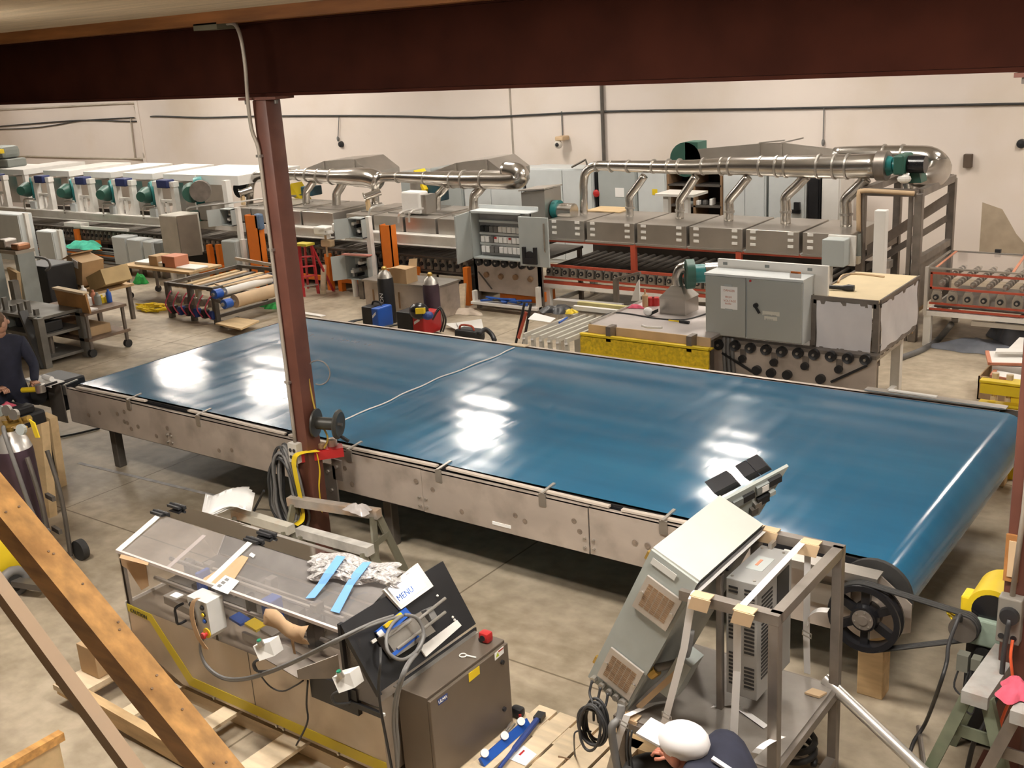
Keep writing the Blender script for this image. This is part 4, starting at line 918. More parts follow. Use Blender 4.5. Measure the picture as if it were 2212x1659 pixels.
def grille(a0, a1, b0, b1):
    g_ = B().prism([onface(a0, b0), onface(a1, b0), onface(a1, b1), onface(a0, b1)], (0, -.012, 0)).build('vent_grille', mat('grille', (.50, .46, .42), .4, .5), en)
    for i in range(13):
        t0 = a0 + (a1 - a0) * (.16 + .7 * i / 13)
        for k in range(5):
            c0 = b0 + (b1 - b0) * (.13 + .76 * k / 5); B().prism([onface(t0, c0, -.0165), onface(t0 + .0078, c0, -.0165), onface(t0 + .0078, c0 + .10, -.0165), onface(t0, c0 + .10, -.0165)], (0, -.001, 0)).build('slot', 'brown', g_)
    for b_ in (.08, .93):
        c = onface(a0 + (a1 - a0) * .5, b0 + (b1 - b0) * b_, -.016); B().cyl(c, c + Vector((0, -.008, 0)), .011, n=8).build('screw', 'steel', g_)
grille(.63, .86, .16, .92); grille(.07, .30, .16, .92)
B().prism([onface(.93, .10), onface(.97, .10), onface(.97, .62), onface(.93, .62)], (0, -.002, 0)).build('paper_label', mat('lbl', (.6, .6, .57), .6), en)
for i, b in enumerate((.14, .34, .52, .68)):
    c = onface(.03, b, -.0); B().cyl(c + Vector((0, -.03, 0)), c, .018, n=8).build('cable_gland', 'steel', en)
c = onface(-.03, .9, 0) + Vector((0, .0, 0)); B().cyl(onface(.03, .85, -.035), onface(.03, .85, 0), .026, n=8).build('cable_gland', 'steel', en)
for a in (.92, .1): B().bar(onface(a, -.02, .02), onface(a + .05, -.02, .02), .02, .02).build('latch', 'brass', en)
B().prism([Q[1] + wu * .002 + lu * -.01, Q[1] + wu * .012 + lu * .01, Q[1] + wu * .012 + lu * -.1, Q[1] + wu * .002 - lu * .1], (0, ED, 0)).build('door_gap', 'black', en)
# open door standing up behind it
dA, dB_ = FL(1572, 1075, 1.50), FL(1645, 1105, 1.42)
dpix = [(1553, 1085), (1705, 1007), (1630, 1115), (1600, 1128)]
yb = 4.30 + ED
DV = [HY(u, v, yb + .02) for u, v in ((1560, 1080), (1640, 1118))] + [HY(1633, 1110, yb + .3), HY(1703, 1008, yb + .3)]
P0, P1 = HY(1548, 1090, yb), HY(1704, 1007, yb + .34)
P2 = HY(1640, 1112, yb + .3); P3 = HY(1600, 1125, yb + .02)
dn = (P1 - P0).cross(P2 - P0).normalized()
if dn.dot(Vector((0, 0, CAMZ)) - P0) < 0: dn = -dn
_o = Vector((0, 0, CAMZ)); _d = ray(1600, 1126); P3 = _o + _d * ((P0 - _o).dot(dn) / _d.dot(dn))
dr_ = B().prism([P0, P1, P2, P3], -dn * .02).build('door', 'encl', en)
def ondoor(u, v, up):
    p0 = P0 + dn * up; o_ = Vector((0, 0, CAMZ)); d = ray(u, v); return o_ + d * ((p0 - o_).dot(dn) / d.dot(dn))
for k, (u, v, w, h, m) in enumerate(((1598, 1083, 15, 7, 'greycab_d'), (1616, 1072, 12, 6, 'black'), (1648, 1052, 15, 8, 'greycab_d'), (1650, 1051, 7, 6, 'paper'), (1672, 1036, 13, 6, 'black'), (1646, 1076, 12, 7, 'black'), (1634, 1088, 7, 6, 'steel'), (1626, 1100, 7, 6, 'darksteel'), (1664, 1060, 6, 4, 'greycab'))):
    a_ = ondoor(u - w, v + w * .52, .004); b_ = ondoor(u + w, v - w * .52, .004); hv = (ondoor(u, v + h, .004) - ondoor(u, v - h, .004)) / 2
    B().obox((a_ + b_) / 2, (b_ - a_) / 2, hv, dn * (.012 + .002 * k)).build('instrument', m, dr_)
for k, f in enumerate((.1, .25, .52, .68)):
    c = P0.lerp(P1, f + .05) - dn * .07 + Vector((-.02, 0, .02)); e1_ = (P1 - P0).normalized(); e2_ = (P3 - P0).normalized()
    B().obox(c, e1_ * .035, e2_ * .03, dn * .05).build('instrument_body', 'black', dr_)
# motor bracket under enclosure
B().tube([onface(.32, 1.02, .05), onface(.45, 1.35, .1), onface(.62, 1.2, .12)], .022, 10, res=5).build('conduit', 'cablegrey', en, smooth=True)
B().cyl(onface(.27, 1.0, .04), onface(.32, 1.06, .05), .03, n=10).build('conduit_nut', 'brass', en)
B().obox(onface(.34, 1.42, .12), lu * .13, wu * .045, (0, .07, 0)).build('back_box', 'encl', en)
B().bar((-2.60, 4.36, .625), (-2.36, 4.36, .92), .03, .03).build('prop', 'tan', ct)
# straps
mat('strapw', (.80, .78, .76), .55, var=.04)
def strap(name, lab, pts, w=.036, wd=(1, .2, 0)):
    pts = [Vector(p) for p in pts]; wv_ = Vector(wd).normalized() * w / 2
    o = B().sheet([[p_ - wv_, p_ + wv_] for p_ in pts], .003, off=(0, -1, .3)).build(name, 'strapw', loc=pts[0]); return tag(o, lab, 'strap', 'white webbing straps')
s1 = [HY(1660, 1137, fy1 + .0), Vector((-2.26, fy0 - .0, FZ + .032))]
a_ = FL(1655, 1141, FZ + .03); b_ = FL(1502, 1280, FZ + .03)
strap('lashing_strap', 'white strap from the far frame rail over the front left corner down to a buckle', [a_, b_, b_ + Vector((0, -.035, -.02)), HY(1478, 1400, fy0 - .05), HY(1445, 1525, fy0 - .06), HY(1432, 1575, fy0 - .06), HY(1440, 1612, fy0 - .07)])
a_ = FL(1740, 1165, FZ + .03); b_ = FL(1600, 1312, FZ + .03)
strap('lashing_strap', 'white strap over the middle of the tube frame hanging straight down', [a_, b_, b_ + Vector((0, -.035, -.02)), HY(1592, 1450, fy0 - .05), HY(1582, 1659, fy0 - .06), HY(1580, 1690, fy0 - .06)])
strap('lashing_strap', 'white strap hanging from the far frame rail beside the pulley', [HY(1745, 1190, fy1 + .03), HY(1742, 1370, fy1 + .03), HY(1744, 1455, fy1 + .03)], wd=(1, 0, 0))
strap('lashing_strap', 'curved free end of white strap left of the pulley', spl([HY(1746, 1350, fy1 + .0), HY(1748, 1330, fy1 - .0), HY(1765, 1318, fy1 - .0), HY(1790, 1318, fy1 + .0)]), wd=(0, 1, .3))
strap('lashing_strap', 'white strap with a buckle at the front left corner of the cart table', [FL(1445, 1515, TZ + .01), FL(1410, 1520, TZ + .02), HY(1355, 1545, ty0 - .03), HY(1338, 1590, ty0 - .05), HY(1318, 1660, ty0 - .06), HY(1312, 1690, ty0 - .06)])
strap('lashing_strap', 'white strap crossing below the table from the right leg', spl([FL(1690, 1590, .7), HY(1650, 1610, ty0 - .1), HY(1600, 1659, ty0 - .12)]))
strap('lashing_strap', 'white strap lying slack across the steel table top', [FL(1540, 1525, TZ + .006), FL(1585, 1520, TZ + .006), FL(1655, 1570, TZ + .006)], wd=(.2, 1, 0))
for u, v, lab in ((1440, 1545, 'steel buckle on the left white strap'), (1348, 1562, 'steel buckle on the white strap at the table corner'), (1743, 1368, 'steel buckle on the white strap beside the pulley')):
    q = HY(u, v, (fy0 - .08) if u < 1700 else fy1); o = B().tube([q + Vector((-.025, 0, .012)), q + Vector((.025, 0, .0)), q + Vector((.025, 0, -.025)), q + Vector((-.025, 0, -.013))], .004, 6, closed=True).build('buckle', 'steel', loc=q); tag(o, lab, 'buckle', 'strap buckles')
# cardboard edge protectors
def guard(u, v, z, lab, y=None, s=.05):
    q = FL(u, v, z) if y is None else HY(u, v, y)
    o = B().obox(q + Vector((0, 0, .004)), (s, 0, 0), (0, .03, 0), (0, 0, .003)).obox(q + Vector((0, -.032, -.03)), (s, 0, 0), (0, .003, 0), (.01, 0, .034)).build('edge_guard', 'tan', loc=q); tag(o, lab, 'cardboard', 'cardboard strap guards')
guard(1517, 1288, FZ + .028, 'tan cardboard guard under the strap on the front left frame corner')
guard(1610, 1318, FZ + .028, 'tan cardboard guard under the strap in the middle of the front frame rail')
guard(1663, 1145, FZ + .028, 'tan cardboard guard on the far frame rail, left one'); guard(1752, 1172, FZ + .028, 'tan cardboard guard on the far frame rail, right one')
guard(1362, 1548, TZ + .006, 'tan cardboard guard at the front left corner of the cart table')
q = FL(1762, 1500, TZ + .002); o = B().obox(q + Vector((0, 0, .008)), (.04, 0, 0), (.01, .03, 0), (0, 0, .006)).build('wood_chip', 'tan', loc=q); tag(o, 'torn scrap of cardboard on the right corner of the cart table', 'cardboard')
# cables at the left of the cart
t = thing('cable_coil', 'black cable coil hanging from the glands of the leaning enclosure', 'cable', HY(1280, 1560, 4.2))
cq = HY(1283, 1565, 4.2); rg = random.Random(8)
for k in range(7):
    ax = .07 + rg.uniform(-.015, .02); az = .125 + rg.uniform(-.02, .02); th = rg.uniform(-.2, .2)
    B().tube([cq + Vector((ax * math.cos(a) * math.cos(th) - az * math.sin(a) * math.sin(th), .012 * k - .04, ax * math.cos(a) * math.sin(th) + az * math.sin(a) * math.cos(th))) for a in [i * 2 * math.pi / 14 for i in range(14)]], .008, 6, closed=True, res=2).build('loop', 'cable', t, smooth=True)
for i, b in enumerate((.14, .34, .52)):
    B().tube([onface(.03, b, -.03), onface(.03, b, -.06) + Vector((0, 0, -.06)), cq + Vector((.0 + .02 * i, 0, .12)), cq + Vector((.03 * i - .02, .03, .0))], .007, 6, res=5).build('lead', 'cable', t, smooth=True)
t1 = [onface(.03, .85, -.03), onface(.03, .85, -.06) + Vector((-.0, 0, -.07)), HY(1322, 1570, 4.2), HY(1325, 1610, 4.2), HY(1340, 1690, 4.2)]
o = B().tube(t1, .022, 9, res=6).build('flexible_conduit', 'cablegrey', loc=t1[0], smooth=True); tag(o, 'thick grey flexible conduit dropping from the enclosure corner', 'conduit')
t1 = [HY(1358, 1575, 4.22), HY(1354, 1620, 4.2), HY(1366, 1690, 4.2)]
for k in range(2):
    o = B().tube([p_ + Vector((.02 * k, 0, 0)) for p_ in t1], .006, 6, res=5).build('cable', 'cable', loc=t1[0], smooth=True); tag(o, ('left' if k == 0 else 'right') + ' thin black cable hanging below the cart table corner', 'cable', 'thin cables under the cart')
q = FL(1240, 1620, .0)
o = B().tube([cq + Vector((-.02, 0, -.05)), HY(1245, 1580, 4.2), HY(1240, 1600, 4.2), FL(1243, 1640, .05)], .005, 6, res=5).build('cable', 'cable', loc=cq, smooth=True); tag(o, 'stray black wire end left of the coil by the leaning enclosure', 'cable')
# wheel drum under the table and timber
q = FL(1415, 1690, .30)
o = B().tube([(q.x + .14 * math.cos(a), q.y + .14 * math.sin(a), .33 + .0 * a) for a in [i * .3927 for i in range(16)]], .045, 8, closed=True).build('hose_coil', 'rubber', loc=q, smooth=True); tag(o, 'black hose coil standing under the front of the steel cart', 'hose')
q = FL(1395, 1640, 0.02); o = B().box(q.x - .25, q.x + .3, q.y - .06, q.y + .3, .0, .12).build('timber', 'wood', loc=q); tag(o, 'yellowish timber lying under the steel cart', 'timber')
q = FL(1720, 1650, .02); o = B().tube([(q.x + .1 * math.cos(a), q.y + .1 * math.sin(a), .05 + .01 * a) for a in [i * .4 for i in range(40)]], .018, 7).build('cable_coil', 'cable', loc=q, smooth=True); tag(o, 'black cable coil on the floor under the right end of the cart', 'cable')

# ============================================================ person stooping in front of the cart
def skinned(name, verts, edges, m, loc, parent=None, sub=2):
    me = bpy.data.meshes.new(name); o0 = Vector(loc)
    me.from_pydata([tuple(Vector(v[0]) - o0) for v in verts], edges, [])
    o = bpy.data.objects.new(name, me); COL.objects.link(o); o.location = o0 if not parent else (0, 0, 0)
    if parent: o.parent = parent
    md = o.modifiers.new('skin', 'SKIN'); s_ = o.modifiers.new('sub', 'SUBSURF'); s_.levels = sub; s_.render_levels = sub
    for i, v in enumerate(verts):
        r = v[1]; me.skin_vertices[0].data[i].radius = (r, r) if not isinstance(r, tuple) else r
    me.skin_vertices[0].data[0].use_root = True
    dg = bpy.context.evaluated_depsgraph_get(); m2 = bpy.data.meshes.new_from_object(o.evaluated_get(dg)); o.modifiers.clear(); o.data = m2
    for p_ in m2.polygons: p_.use_smooth = True
    m2.materials.clear(); m2.materials.append(MATS[m]); ORG[o.name] = tuple(o0); return o
hp = FL(1478, 1610, .92); P = thing('person', 'person in a white cap and navy shirt stooping in front of the steel cart', 'person', (hp.x, hp.y, 0))
px0, py0 = hp.x, hp.y
chest = FL(1545, 1636, .86); hip = chest + Vector((.27, -.16, -.26)); neck = Vector((px0 + .07, py0 - .02, .86))
V = [(hip, .15), (hip.lerp(chest, .5), .15), (chest, (.15, .17)), (neck, .06), (neck + Vector((-.05, .02, .03)), .055),
     (chest + Vector((-.02, .19, -.02)), .075), (chest + Vector((-.15, .25, -.17)), .05), (chest + Vector((-.32, .2, -.22)), .038),
     (chest + Vector((-.02, -.19, -.02)), .075), (chest + Vector((-.15, -.24, -.2)), .05), (chest + Vector((-.33, -.15, -.3)), .038),
     (hip + Vector((-.02, .12, -.05)), .1), (hip + Vector((-.38, .13, -.05)), .075), (hip + Vector((-.22, .13, -.42)), .055), (hip + Vector((-.24, .13, -.51)), .045), (hip + Vector((-.36, .13, -.52)), .035),
     (hip + Vector((-.02, -.12, -.05)), .1), (hip + Vector((-.34, -.14, -.12)), .075), (hip + Vector((-.08, -.14, -.42)), .055), (hip + Vector((-.1, -.14, -.51)), .045), (hip + Vector((-.22, -.14, -.52)), .035)]
E_ = [(0, 1), (1, 2), (2, 3), (3, 4), (2, 5), (5, 6), (6, 7), (2, 8), (8, 9), (9, 10), (0, 11), (11, 12), (12, 13), (13, 14), (14, 15), (0, 16), (16, 17), (17, 18), (18, 19), (19, 20)]
skinned('body', V, E_, 'navy', P.location, P)
hd = Vector((px0, py0, .90))
B().ball(hd, .105, .085, .105, 18, 12).ball(hd + Vector((-.1, .0, -.03)), .025, .02, .025).ball(hd + Vector((-.0, -.086, -.01)), .025, .012, .035).ball(hd + Vector((0, .086, -.01)), .025, .012, .035).cyl(neck + Vector((0, 0, -.02)), hd + Vector((.02, 0, -.05)), .06).build('head', 'skin', P, smooth=True)
for s in (-1, 1):
    B().ball(hd + Vector((-.098, .032 * s, .0)), .012).build('eye', 'paper', P)
    h0 = chest + (Vector((-.34, .2, -.23)) if s > 0 else Vector((-.35, -.15, -.31))); hb_ = B().obox(h0, (.04, 0, -.01), (0, .035, 0), (0, 0, .014))
    for k in range(4): hb_.tube([h0 + Vector((-.035, -.026 + .0175 * k, 0)), h0 + Vector((-.075, -.026 + .0175 * k, -.008)), h0 + Vector((-.095 + .004 * abs(k - 1.5), -.026 + .0175 * k, -.03))], .0085, 7)
    hb_.tube([h0 + Vector((.0, -.035, 0)), h0 + Vector((-.03, -.055, -.01)), h0 + Vector((-.055, -.055, -.02))], .0095, 7); hb_.build('hand', 'skin', P, smooth=True)
B().ball(hd + Vector((.0, 0, .045)), .122, .102, .085, 18, 10).build('cap', 'whitecloth', P, smooth=True)
B().obox(hd + Vector((-.15, 0, .035)), (.06, 0, -.012), (0, .07, 0), (.001, 0, .006)).build('cap_peak', 'whitecloth', P)
B().obox(hd + Vector((.21, -.02, .0)), (.06, 0, -.02), (0, .012, 0), (0, 0, .006)).build('shirt_stripe', 'whitecloth', P)
# ============================================================ back wall fittings
def pr(u0, u1, v0, v1, y):
    um, vm = (u0 + u1) / 2, (v0 + v1) / 2; return HY(u0, vm, y).x, HY(u1, vm, y).x, HY(um, v1, y).z, HY(um, v0, y).z
def wallcable(name, lab, pix, r, m, y=WY - .03):
    pts = [HY(u, v, y if u > 300 else WY + .42) for u, v in pix]; o = B().tube(pts, r, 6, res=4).build(name, m, loc=pts[0], smooth=True); return tag(o, lab, 'cable')
wallcable('wall_cable', 'long black cable strung across the white back wall', [(325, 252), (345, 251), (440, 254), (560, 251), (730, 250), (870, 251), (1020, 254), (1300, 241), (1600, 236), (1900, 230), (2212, 224), (2300, 222)], .02, 'cable')
wallcable('wall_cable', 'black cable on the left wall section, upper strand', [(-60, 278), (60, 268), (175, 260), (270, 262), (298, 262)], .02, 'cable')
wallcable('wall_cable', 'black cable on the left wall section, lower strand', [(-60, 281), (60, 277), (120, 270), (180, 260), (290, 254)], .016, 'cable')
o = wallcable('wall_conduit', 'pale conduit along the top of the left wall section', [(-60, 240), (100, 232), (280, 223), (290, 230), (299, 262)], .025, mat('paleconduit', (.52, .46, .38), .6)); o['category'] = 'conduit'
o = wallcable('wall_conduit', 'pale conduit frame low on the left wall section', [(-40, 337), (40, 337), (150, 340), (300, 343), (311, 338), (298, 262)], .025, 'paleconduit'); o['category'] = 'conduit'
o = wallcable('wall_conduit', 'thin vertical grey conduit left of the wall corner', [(282, 256), (287, 300), (292, 341)], .025, 'paleconduit'); o['category'] = 'conduit'
q = HY(1300, 190, WY - .04); o = B().cyl((q.x, WY - .05, 1.5), (q.x, WY - .05, 4.0), .035, n=8).build('standpipe', 'darksteel', loc=(q.x, WY - .05, 1.5)); tag(o, 'dark vertical pipe on the back wall above the cabinets', 'pipe')
q = HY(1217, 305, WY - .1); t = thing('security_camera', 'small wall camera hanging on the back wall', 'camera', q)
B().cbox(q.x - .1, q.x + .08, WY - .25, WY, q.z + .02, q.z + .1, .02).build('bracket', 'tan', t); B().ball((q.x - .05, WY - .2, q.z - .05), .08).build('dome', mat('domew', (.6, .56, .5), .4), t, smooth=True); B().ball((q.x - .04, WY - .26, q.z - .05), .04).build('lens', 'black', t)
o = B().cyl((q.x - .06, WY - .03, q.z + .1), (q.x - .06, WY - .03, q.z + .55), .012, n=6).build('camera_lead', 'cablegrey', loc=q); tag(o, 'thin lead running down the wall to the security camera', 'cable')
for u, v, lab in ((735, 312, 'small black speaker knob on the back wall near the left column'), (2205, 311, 'round black fitting high on the right end of the back wall')):
    q = HY(u, v, WY - .05); o = B().lathe([(0, 0), (.07, 0), (.06, .06), (0, .07)], (q.x, WY, q.z), (0, -1, 0), 14).build('wall_fitting', 'black', loc=q); tag(o, lab, 'fitting')
for u, v0, v1, lab in ((732, 252, 300, 'thin hanging wire with a plug on the back wall left of centre'), (1780, 233, 308, 'thin wire hanging on the back wall above the big duct')):
    a, b = HY(u, v0, WY - .04), HY(u - 2, v1, WY - .04); o = B().tube([a, a.lerp(b, .5), b], .01, 5).ball(b, .03, .03, .06, 8, 6).build('hanging_wire', 'cablegrey', loc=b); tag(o, lab, 'wire')
x0, x1, z0, z1 = pr(2084, 2102, 332, 361, WY); o = B().cbox(x0, x1, WY - .1, WY, z0, z1, .01).build('wall_box', mat('wbox', (.10, .07, .05), .6), loc=(x0, WY, z0)); tag(o, 'small dark brown box on the back wall at right', 'box')
o = B().prism([HY(u, v, WY - .004) for u, v in ((2122, 437), (2165, 452), (2195, 505), (2225, 540), (2240, 560), (2115, 545))], (0, .004, 0)).build('wall_stain', mat('stain', (.42, .34, .25), .85), loc=HY(2122, 437, WY)); tag(o, 'brownish worn patch on the back wall at the far right', 'stain')

# ============================================================ row of electrical cabinets along the back
CYF = 16.9
def backcab(u0, u1, lab, vtop=368, m='lightcab', split=None, extra=None):
    x0, x1, _, z1 = pr(u0, u1, vtop, 470, CYF)
    t = thing('electrical_cabinet', lab, 'cabinet', ((x0 + x1) / 2, CYF, 0), 'cabinets along the back wall')
    B().cbox(x0, x1, CYF, CYF + .6, 0, z1, .01).build('body', m, t)
    xs_ = [x0 + .02] + ([HY(split, 420, CYF).x] if split else []) + [x1 - .02]
    for a, b in zip(xs_, xs_[1:]):
        d_ = B().box(a + .008, b - .008, CYF - .02, CYF - .001, .08, z1 - .03).build('door', m, t)
        B().box(b - .06, b - .035, CYF - .03, CYF - .02, z1 * .5, z1 * .5 + .12).build('handle', 'black', d_)
    return t, x0, x1, z1
backcab(868, 930, 'grey cabinet at the left end of the back row', 372, 'greycab')
backcab(933, 1000, 'grey cabinet behind the stainless elbow, second from left in the back row', 364, 'greycab')
backcab(1003, 1130, 'wide pale cabinet right of the bright duct end', 364, 'lightcab', 1062)
backcab(1137, 1282, 'widest pale blue-grey cabinet in the back row', 364, 'lightcab', 1217)
t, x0, x1, z1 = backcab(1293, 1376, 'greenish grey cabinet with a paper notice', 364, 'greycab')
q = HY(1338, 416, CYF - .03); B().box(q.x - .09, q.x + .09, CYF - .024, CYF - .02, q.z - .08, q.z + .08).build('notice', 'paper', t)
t, x0, x1, z1 = backcab(1378, 1440, 'pale cabinet with a small yellow label', 364, 'lightcab')
q = HY(1414, 415, CYF - .03); B().box(q.x - .05, q.x + .05, CYF - .024, CYF - .02, q.z - .05, q.z + .05).build('label', 'yellow', t)
# open rack, dark inside
x0, x1, _, z1 = pr(1443, 1558, 364, 470, CYF)
t = thing('open_rack', 'open dark rack with loose parts between the back cabinets', 'rack', ((x0 + x1) / 2, CYF, 0))
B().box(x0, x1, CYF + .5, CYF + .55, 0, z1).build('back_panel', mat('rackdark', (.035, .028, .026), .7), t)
for x in (x0, (x0 + x1) / 2, x1): B().box(x - .02, x + .02, CYF, CYF + .5, 0, z1).build('upright', 'brown', t)
for z in (.3, .75, 1.15, 1.5, z1 - .03): B().box(x0, x1, CYF, CYF + .5, z, z + .03).build('shelf', 'darksteel', t)
rg = random.Random(4)
for i in range(14):
    x = rg.uniform(x0 + .1, x1 - .15); z = rg.choice((.78, 1.18, 1.18)); w = rg.uniform(.05, .14)
    o = B().cbox(x, x + w, CYF + .03 + .03 * (i % 5), CYF + .2, z, z + rg.uniform(.05, .15), .01).build('machine_part', ('greycab', 'black', 'paper', 'cablegrey')[i % 4], loc=(x, CYF, z)); tag(o, 'loose machine part on the open dark rack', 'part', 'parts on the open rack')
backcab(1562, 1655, 'pale grey cabinet right of the open rack', 364, 'lightcab', 1610)
t, x0, x1, z1 = backcab(1660, 1742, 'blue-grey cabinet with a black bracket on its door', 364, 'lightcab')
q = HY(1722, 450, CYF - .03); B().box(q.x - .09, q.x + .06, CYF - .06, CYF - .02, q.z - .08, q.z - .02).box(q.x - .04, q.x + .05, CYF - .08, CYF - .02, q.z - .02, q.z + .1).build('bracket', 'black', t)
backcab(1746, 1772, 'narrow black cabinet gap unit near the right end of the back row', 364, 'black')
backcab(1775, 1816, 'white cabinet at the right end of the back row', 366, 'white')
for u in (1131, 1283):  # black strips stand in for the shade in the gaps between cabinets
    x0, x1, _, z1 = pr(u, u + 8, 372, 470, CYF + .05); o = B().box(x0, x1, CYF + .05, CYF + .5, 0, z1).build('gap_shade', 'black', loc=(x0, CYF, 0)); tag(o, 'black gap strip between back cabinets, %s one' % ('left' if u < 1200 else 'right'), 'duct')
o = B().tube([HY(u, v, CYF - .05) for u, v in ((1235, 361), (1265, 345), (1270, 361))], .02, 6).build('bent_rod', 'darksteel', loc=HY(1235, 358, CYF)); tag(o, 'bent dark rod standing on the widest back cabinet', 'rod')
o = B().ball(HY(1288, 418, CYF - .02), .07, .03, .07, 10, 6).build('valve_wheel', 'red', loc=HY(1288, 418, CYF)); tag(o, 'small red handwheel between two back cabinets', 'handwheel')
o = B().bar(HY(1085, 360, CYF + .1), HY(1105, 357, CYF + .1), .1, .03).build('lumber', 'yellow', loc=HY(1085, 360, CYF)); tag(o, 'yellow strap lying on top of a back cabinet', 'strap')
# white stand in front of the open rack
x0, x1, z0, z1 = pr(1425, 1508, 417, 470, 15.9); t = thing('white_stand', 'white steel stand with two legs behind the stainless hoods', 'stand', ((x0 + x1) / 2, 15.9, 0))
B().box(x0, x1, 15.75, 16.25, z1 - .04, z1).build('top', 'whitepaint', t)
for x in (x0 + .12, x1 - .22): B().box(x, x + .09, 15.8, 15.9, 0, z1 - .04).build('leg', 'whitepaint', t)

# ============================================================ right oven line (stainless hoods on red frame)
OY = 13.7
ov = thing('roller_oven', 'right hand roller oven with stainless hoods on a red and white frame', 'oven', (-7, OY, 0))
X0, X1 = -9.62, -4.93
B().box(X0, X1, OY - .02, OY + .02, .70, .735).build('red_rail', 'redrail', ov); B().box(X0, X1, OY - .02, OY + .02, 1.085, 1.115).build('red_rail', 'redrail', ov); B().box(X0 + .02, X1, OY - .04, OY - .0, .525, .55).build('red_rail', 'redrail', ov)
B().box(X0, X1, OY - .05, OY + .0, .44, .485).build('red_rail', 'redrail', ov)
for u in (1369, 1597, 1790): x = HY(u, 540, OY).x; B().box(x - .04, x + .04, OY - .03, OY + .03, .735, 1.12).build('red_post', 'redrail', ov)
B().box(X0, X1, OY - .06, OY + .04, .38, .44).build('white_rail', 'whitepaint', ov)
for x in (X0 + .05, -7.3, X1 - .1): 
    for y in (OY, OY + 1.3): B().box(x - .05, x + .05, y - .04, y + .04, 0, .40).build('leg', 'whitepaint', ov)
B().bar((X0 + .05, OY, .12), (X0 + .05, OY + 1.3, .12), .05, .06).build('foot_rail', 'whitepaint', ov)
x = HY(1290, 650, OY - .3).x
B().box(X0, X1, OY + .06, OY + 1.45, .54, .56).build('pan', 'darksteel', ov); B().box(X0, X1, OY + 1.4, OY + 1.45, .5, .8).build('back_rail', 'darksteel', ov)
mat('bearing', (.36, .32, .27), .45, .5, var=.2)
bb = B().prism([(X0 + .05, OY - .03, .56), (X0 + .15, OY - .03, .56), (X0 + .15, OY - .03, .64), (X0 + .13, OY - .03, .695), (X0 + .07, OY - .03, .695), (X0 + .05, OY - .03, .64)], (0, .05, 0)).build('bearing_block', 'bearing', ov)
B().cyl((X0 + .1, OY - .05, .63), (X0 + .1, OY - .03, .63), .034, n=10).build('bearing_ring', 'black', bb); B().cyl((X0 + .1, OY - .056, .63), (X0 + .1, OY - .05, .63), .014, n=8).build('shaft_end', 'steel', bb)
NB = 30; pit = (X1 - X0 - .25) / NB
rep(bb, [(pit * i, 0, 0) for i in range(1, NB)])
ro = B().cyl((X0 + .1, OY + .0, .655), (X0 + .1, OY + 1.42, .655), .04, n=10).build('roller', 'darksteel', ov, smooth=True); rep(ro, [(pit * i, 0, 0) for i in range(1, NB)])
# hood boxes
hx = [X0 + .1] + [HY(u, v, OY).x for u, v in ((1265, 481), (1374, 486), (1487, 489), (1609, 492), (1732, 493))] + [X1 + .10]
for i in range(6):
    a, b = hx[i] + .012, hx[i + 1] - .035
    h = B().cbox(a, b, OY - .0, OY + 1.05, 1.13, 1.42, .008).build('hood', 'hood', ov)
    B().box(a - .01, b + .01, OY - .03, OY + .02, 1.112, 1.13).build('hood_lip', 'steel', h)
    for s_, xx in ((0, a + .07), (1, b - .15)):
        for k in range(3): B().box(xx, xx + .075, OY - .014, OY - .001, 1.375 - k * .085, 1.41 - k * .085).build('latch', 'white', h)
q = FL(1310, 456, 1.425); o = B().box(q.x - .32, q.x + .3, q.y - .1, q.y + .35, 1.424, 1.44).build('plywood_sheet', 'plywood', loc=q); tag(o, 'tan plywood sheet lying on the first stainless hood', 'plywood')
# exhaust header
dk = thing('exhaust_duct', 'long stainless exhaust duct with branch pipes over the right oven', 'duct', (-7, 14.3, 1.43))
HYY = 14.28
hp_ = [(1261, 466), (1261, 420), (1261, 395), (1266, 372), (1285, 359), (1320, 358), (1400, 360), (1500, 361), (1560, 359), (1640, 359), (1720, 360), (1800, 360), (1900, 358)]
hr = [.062, .062, .064, .066, .07, .075, .09, .105, .115, .13, .145, .155, .16]
B().tube([HY(u, v, HYY) for u, v in hp_], .1, 14, res=4, radii=hr).build('header', 'duct', dk, smooth=True)
for u, r in ((1290, .072), (1320, .078), (1358, .085), (1412, .094), (1445, .10), (1468, .104), (1520, .112), (1560, .118), (1578, .12), (1645, .134), (1680, .14), (1700, .144), (1770, .155), (1805, .158), (1832, .16)):
    q = HY(u, 359.5, HYY); B().cyl(q - Vector((.012, 0, 0)), q + Vector((.012, 0, 0)), r + .012, n=16).build('clamp', 'steel', dk, smooth='auto')
for (ub, vb), (um, vm), (ut, vt), r in (((1360, 464), (1360, 425), (1392, 380), .058), ((1468, 470), (1470, 432), (1503, 381), .062), ((1574, 476), (1576, 432), (1616, 382), .066), ((1697, 482), (1698, 425), (1742, 380), .07), ((1828, 486), (1828, 430), (1872, 385), .075)):
    y_ = HYY; a, b, c = HY(ub, vb, y_), HY(um, vm, y_), HY(ut, vt, y_); a.z = 1.42
    B().tube([a, a.lerp(b, .6), b, b.lerp(c, .5), c], r, 12, res=4).build('branch_pipe', 'duct', dk, smooth=True)
    B().cyl(a.lerp(b, .45) - Vector((0, 0, .015)), a.lerp(b, .45) + Vector((0, 0, .015)), r + .012, n=14).build('clamp', 'steel', dk, smooth='auto')
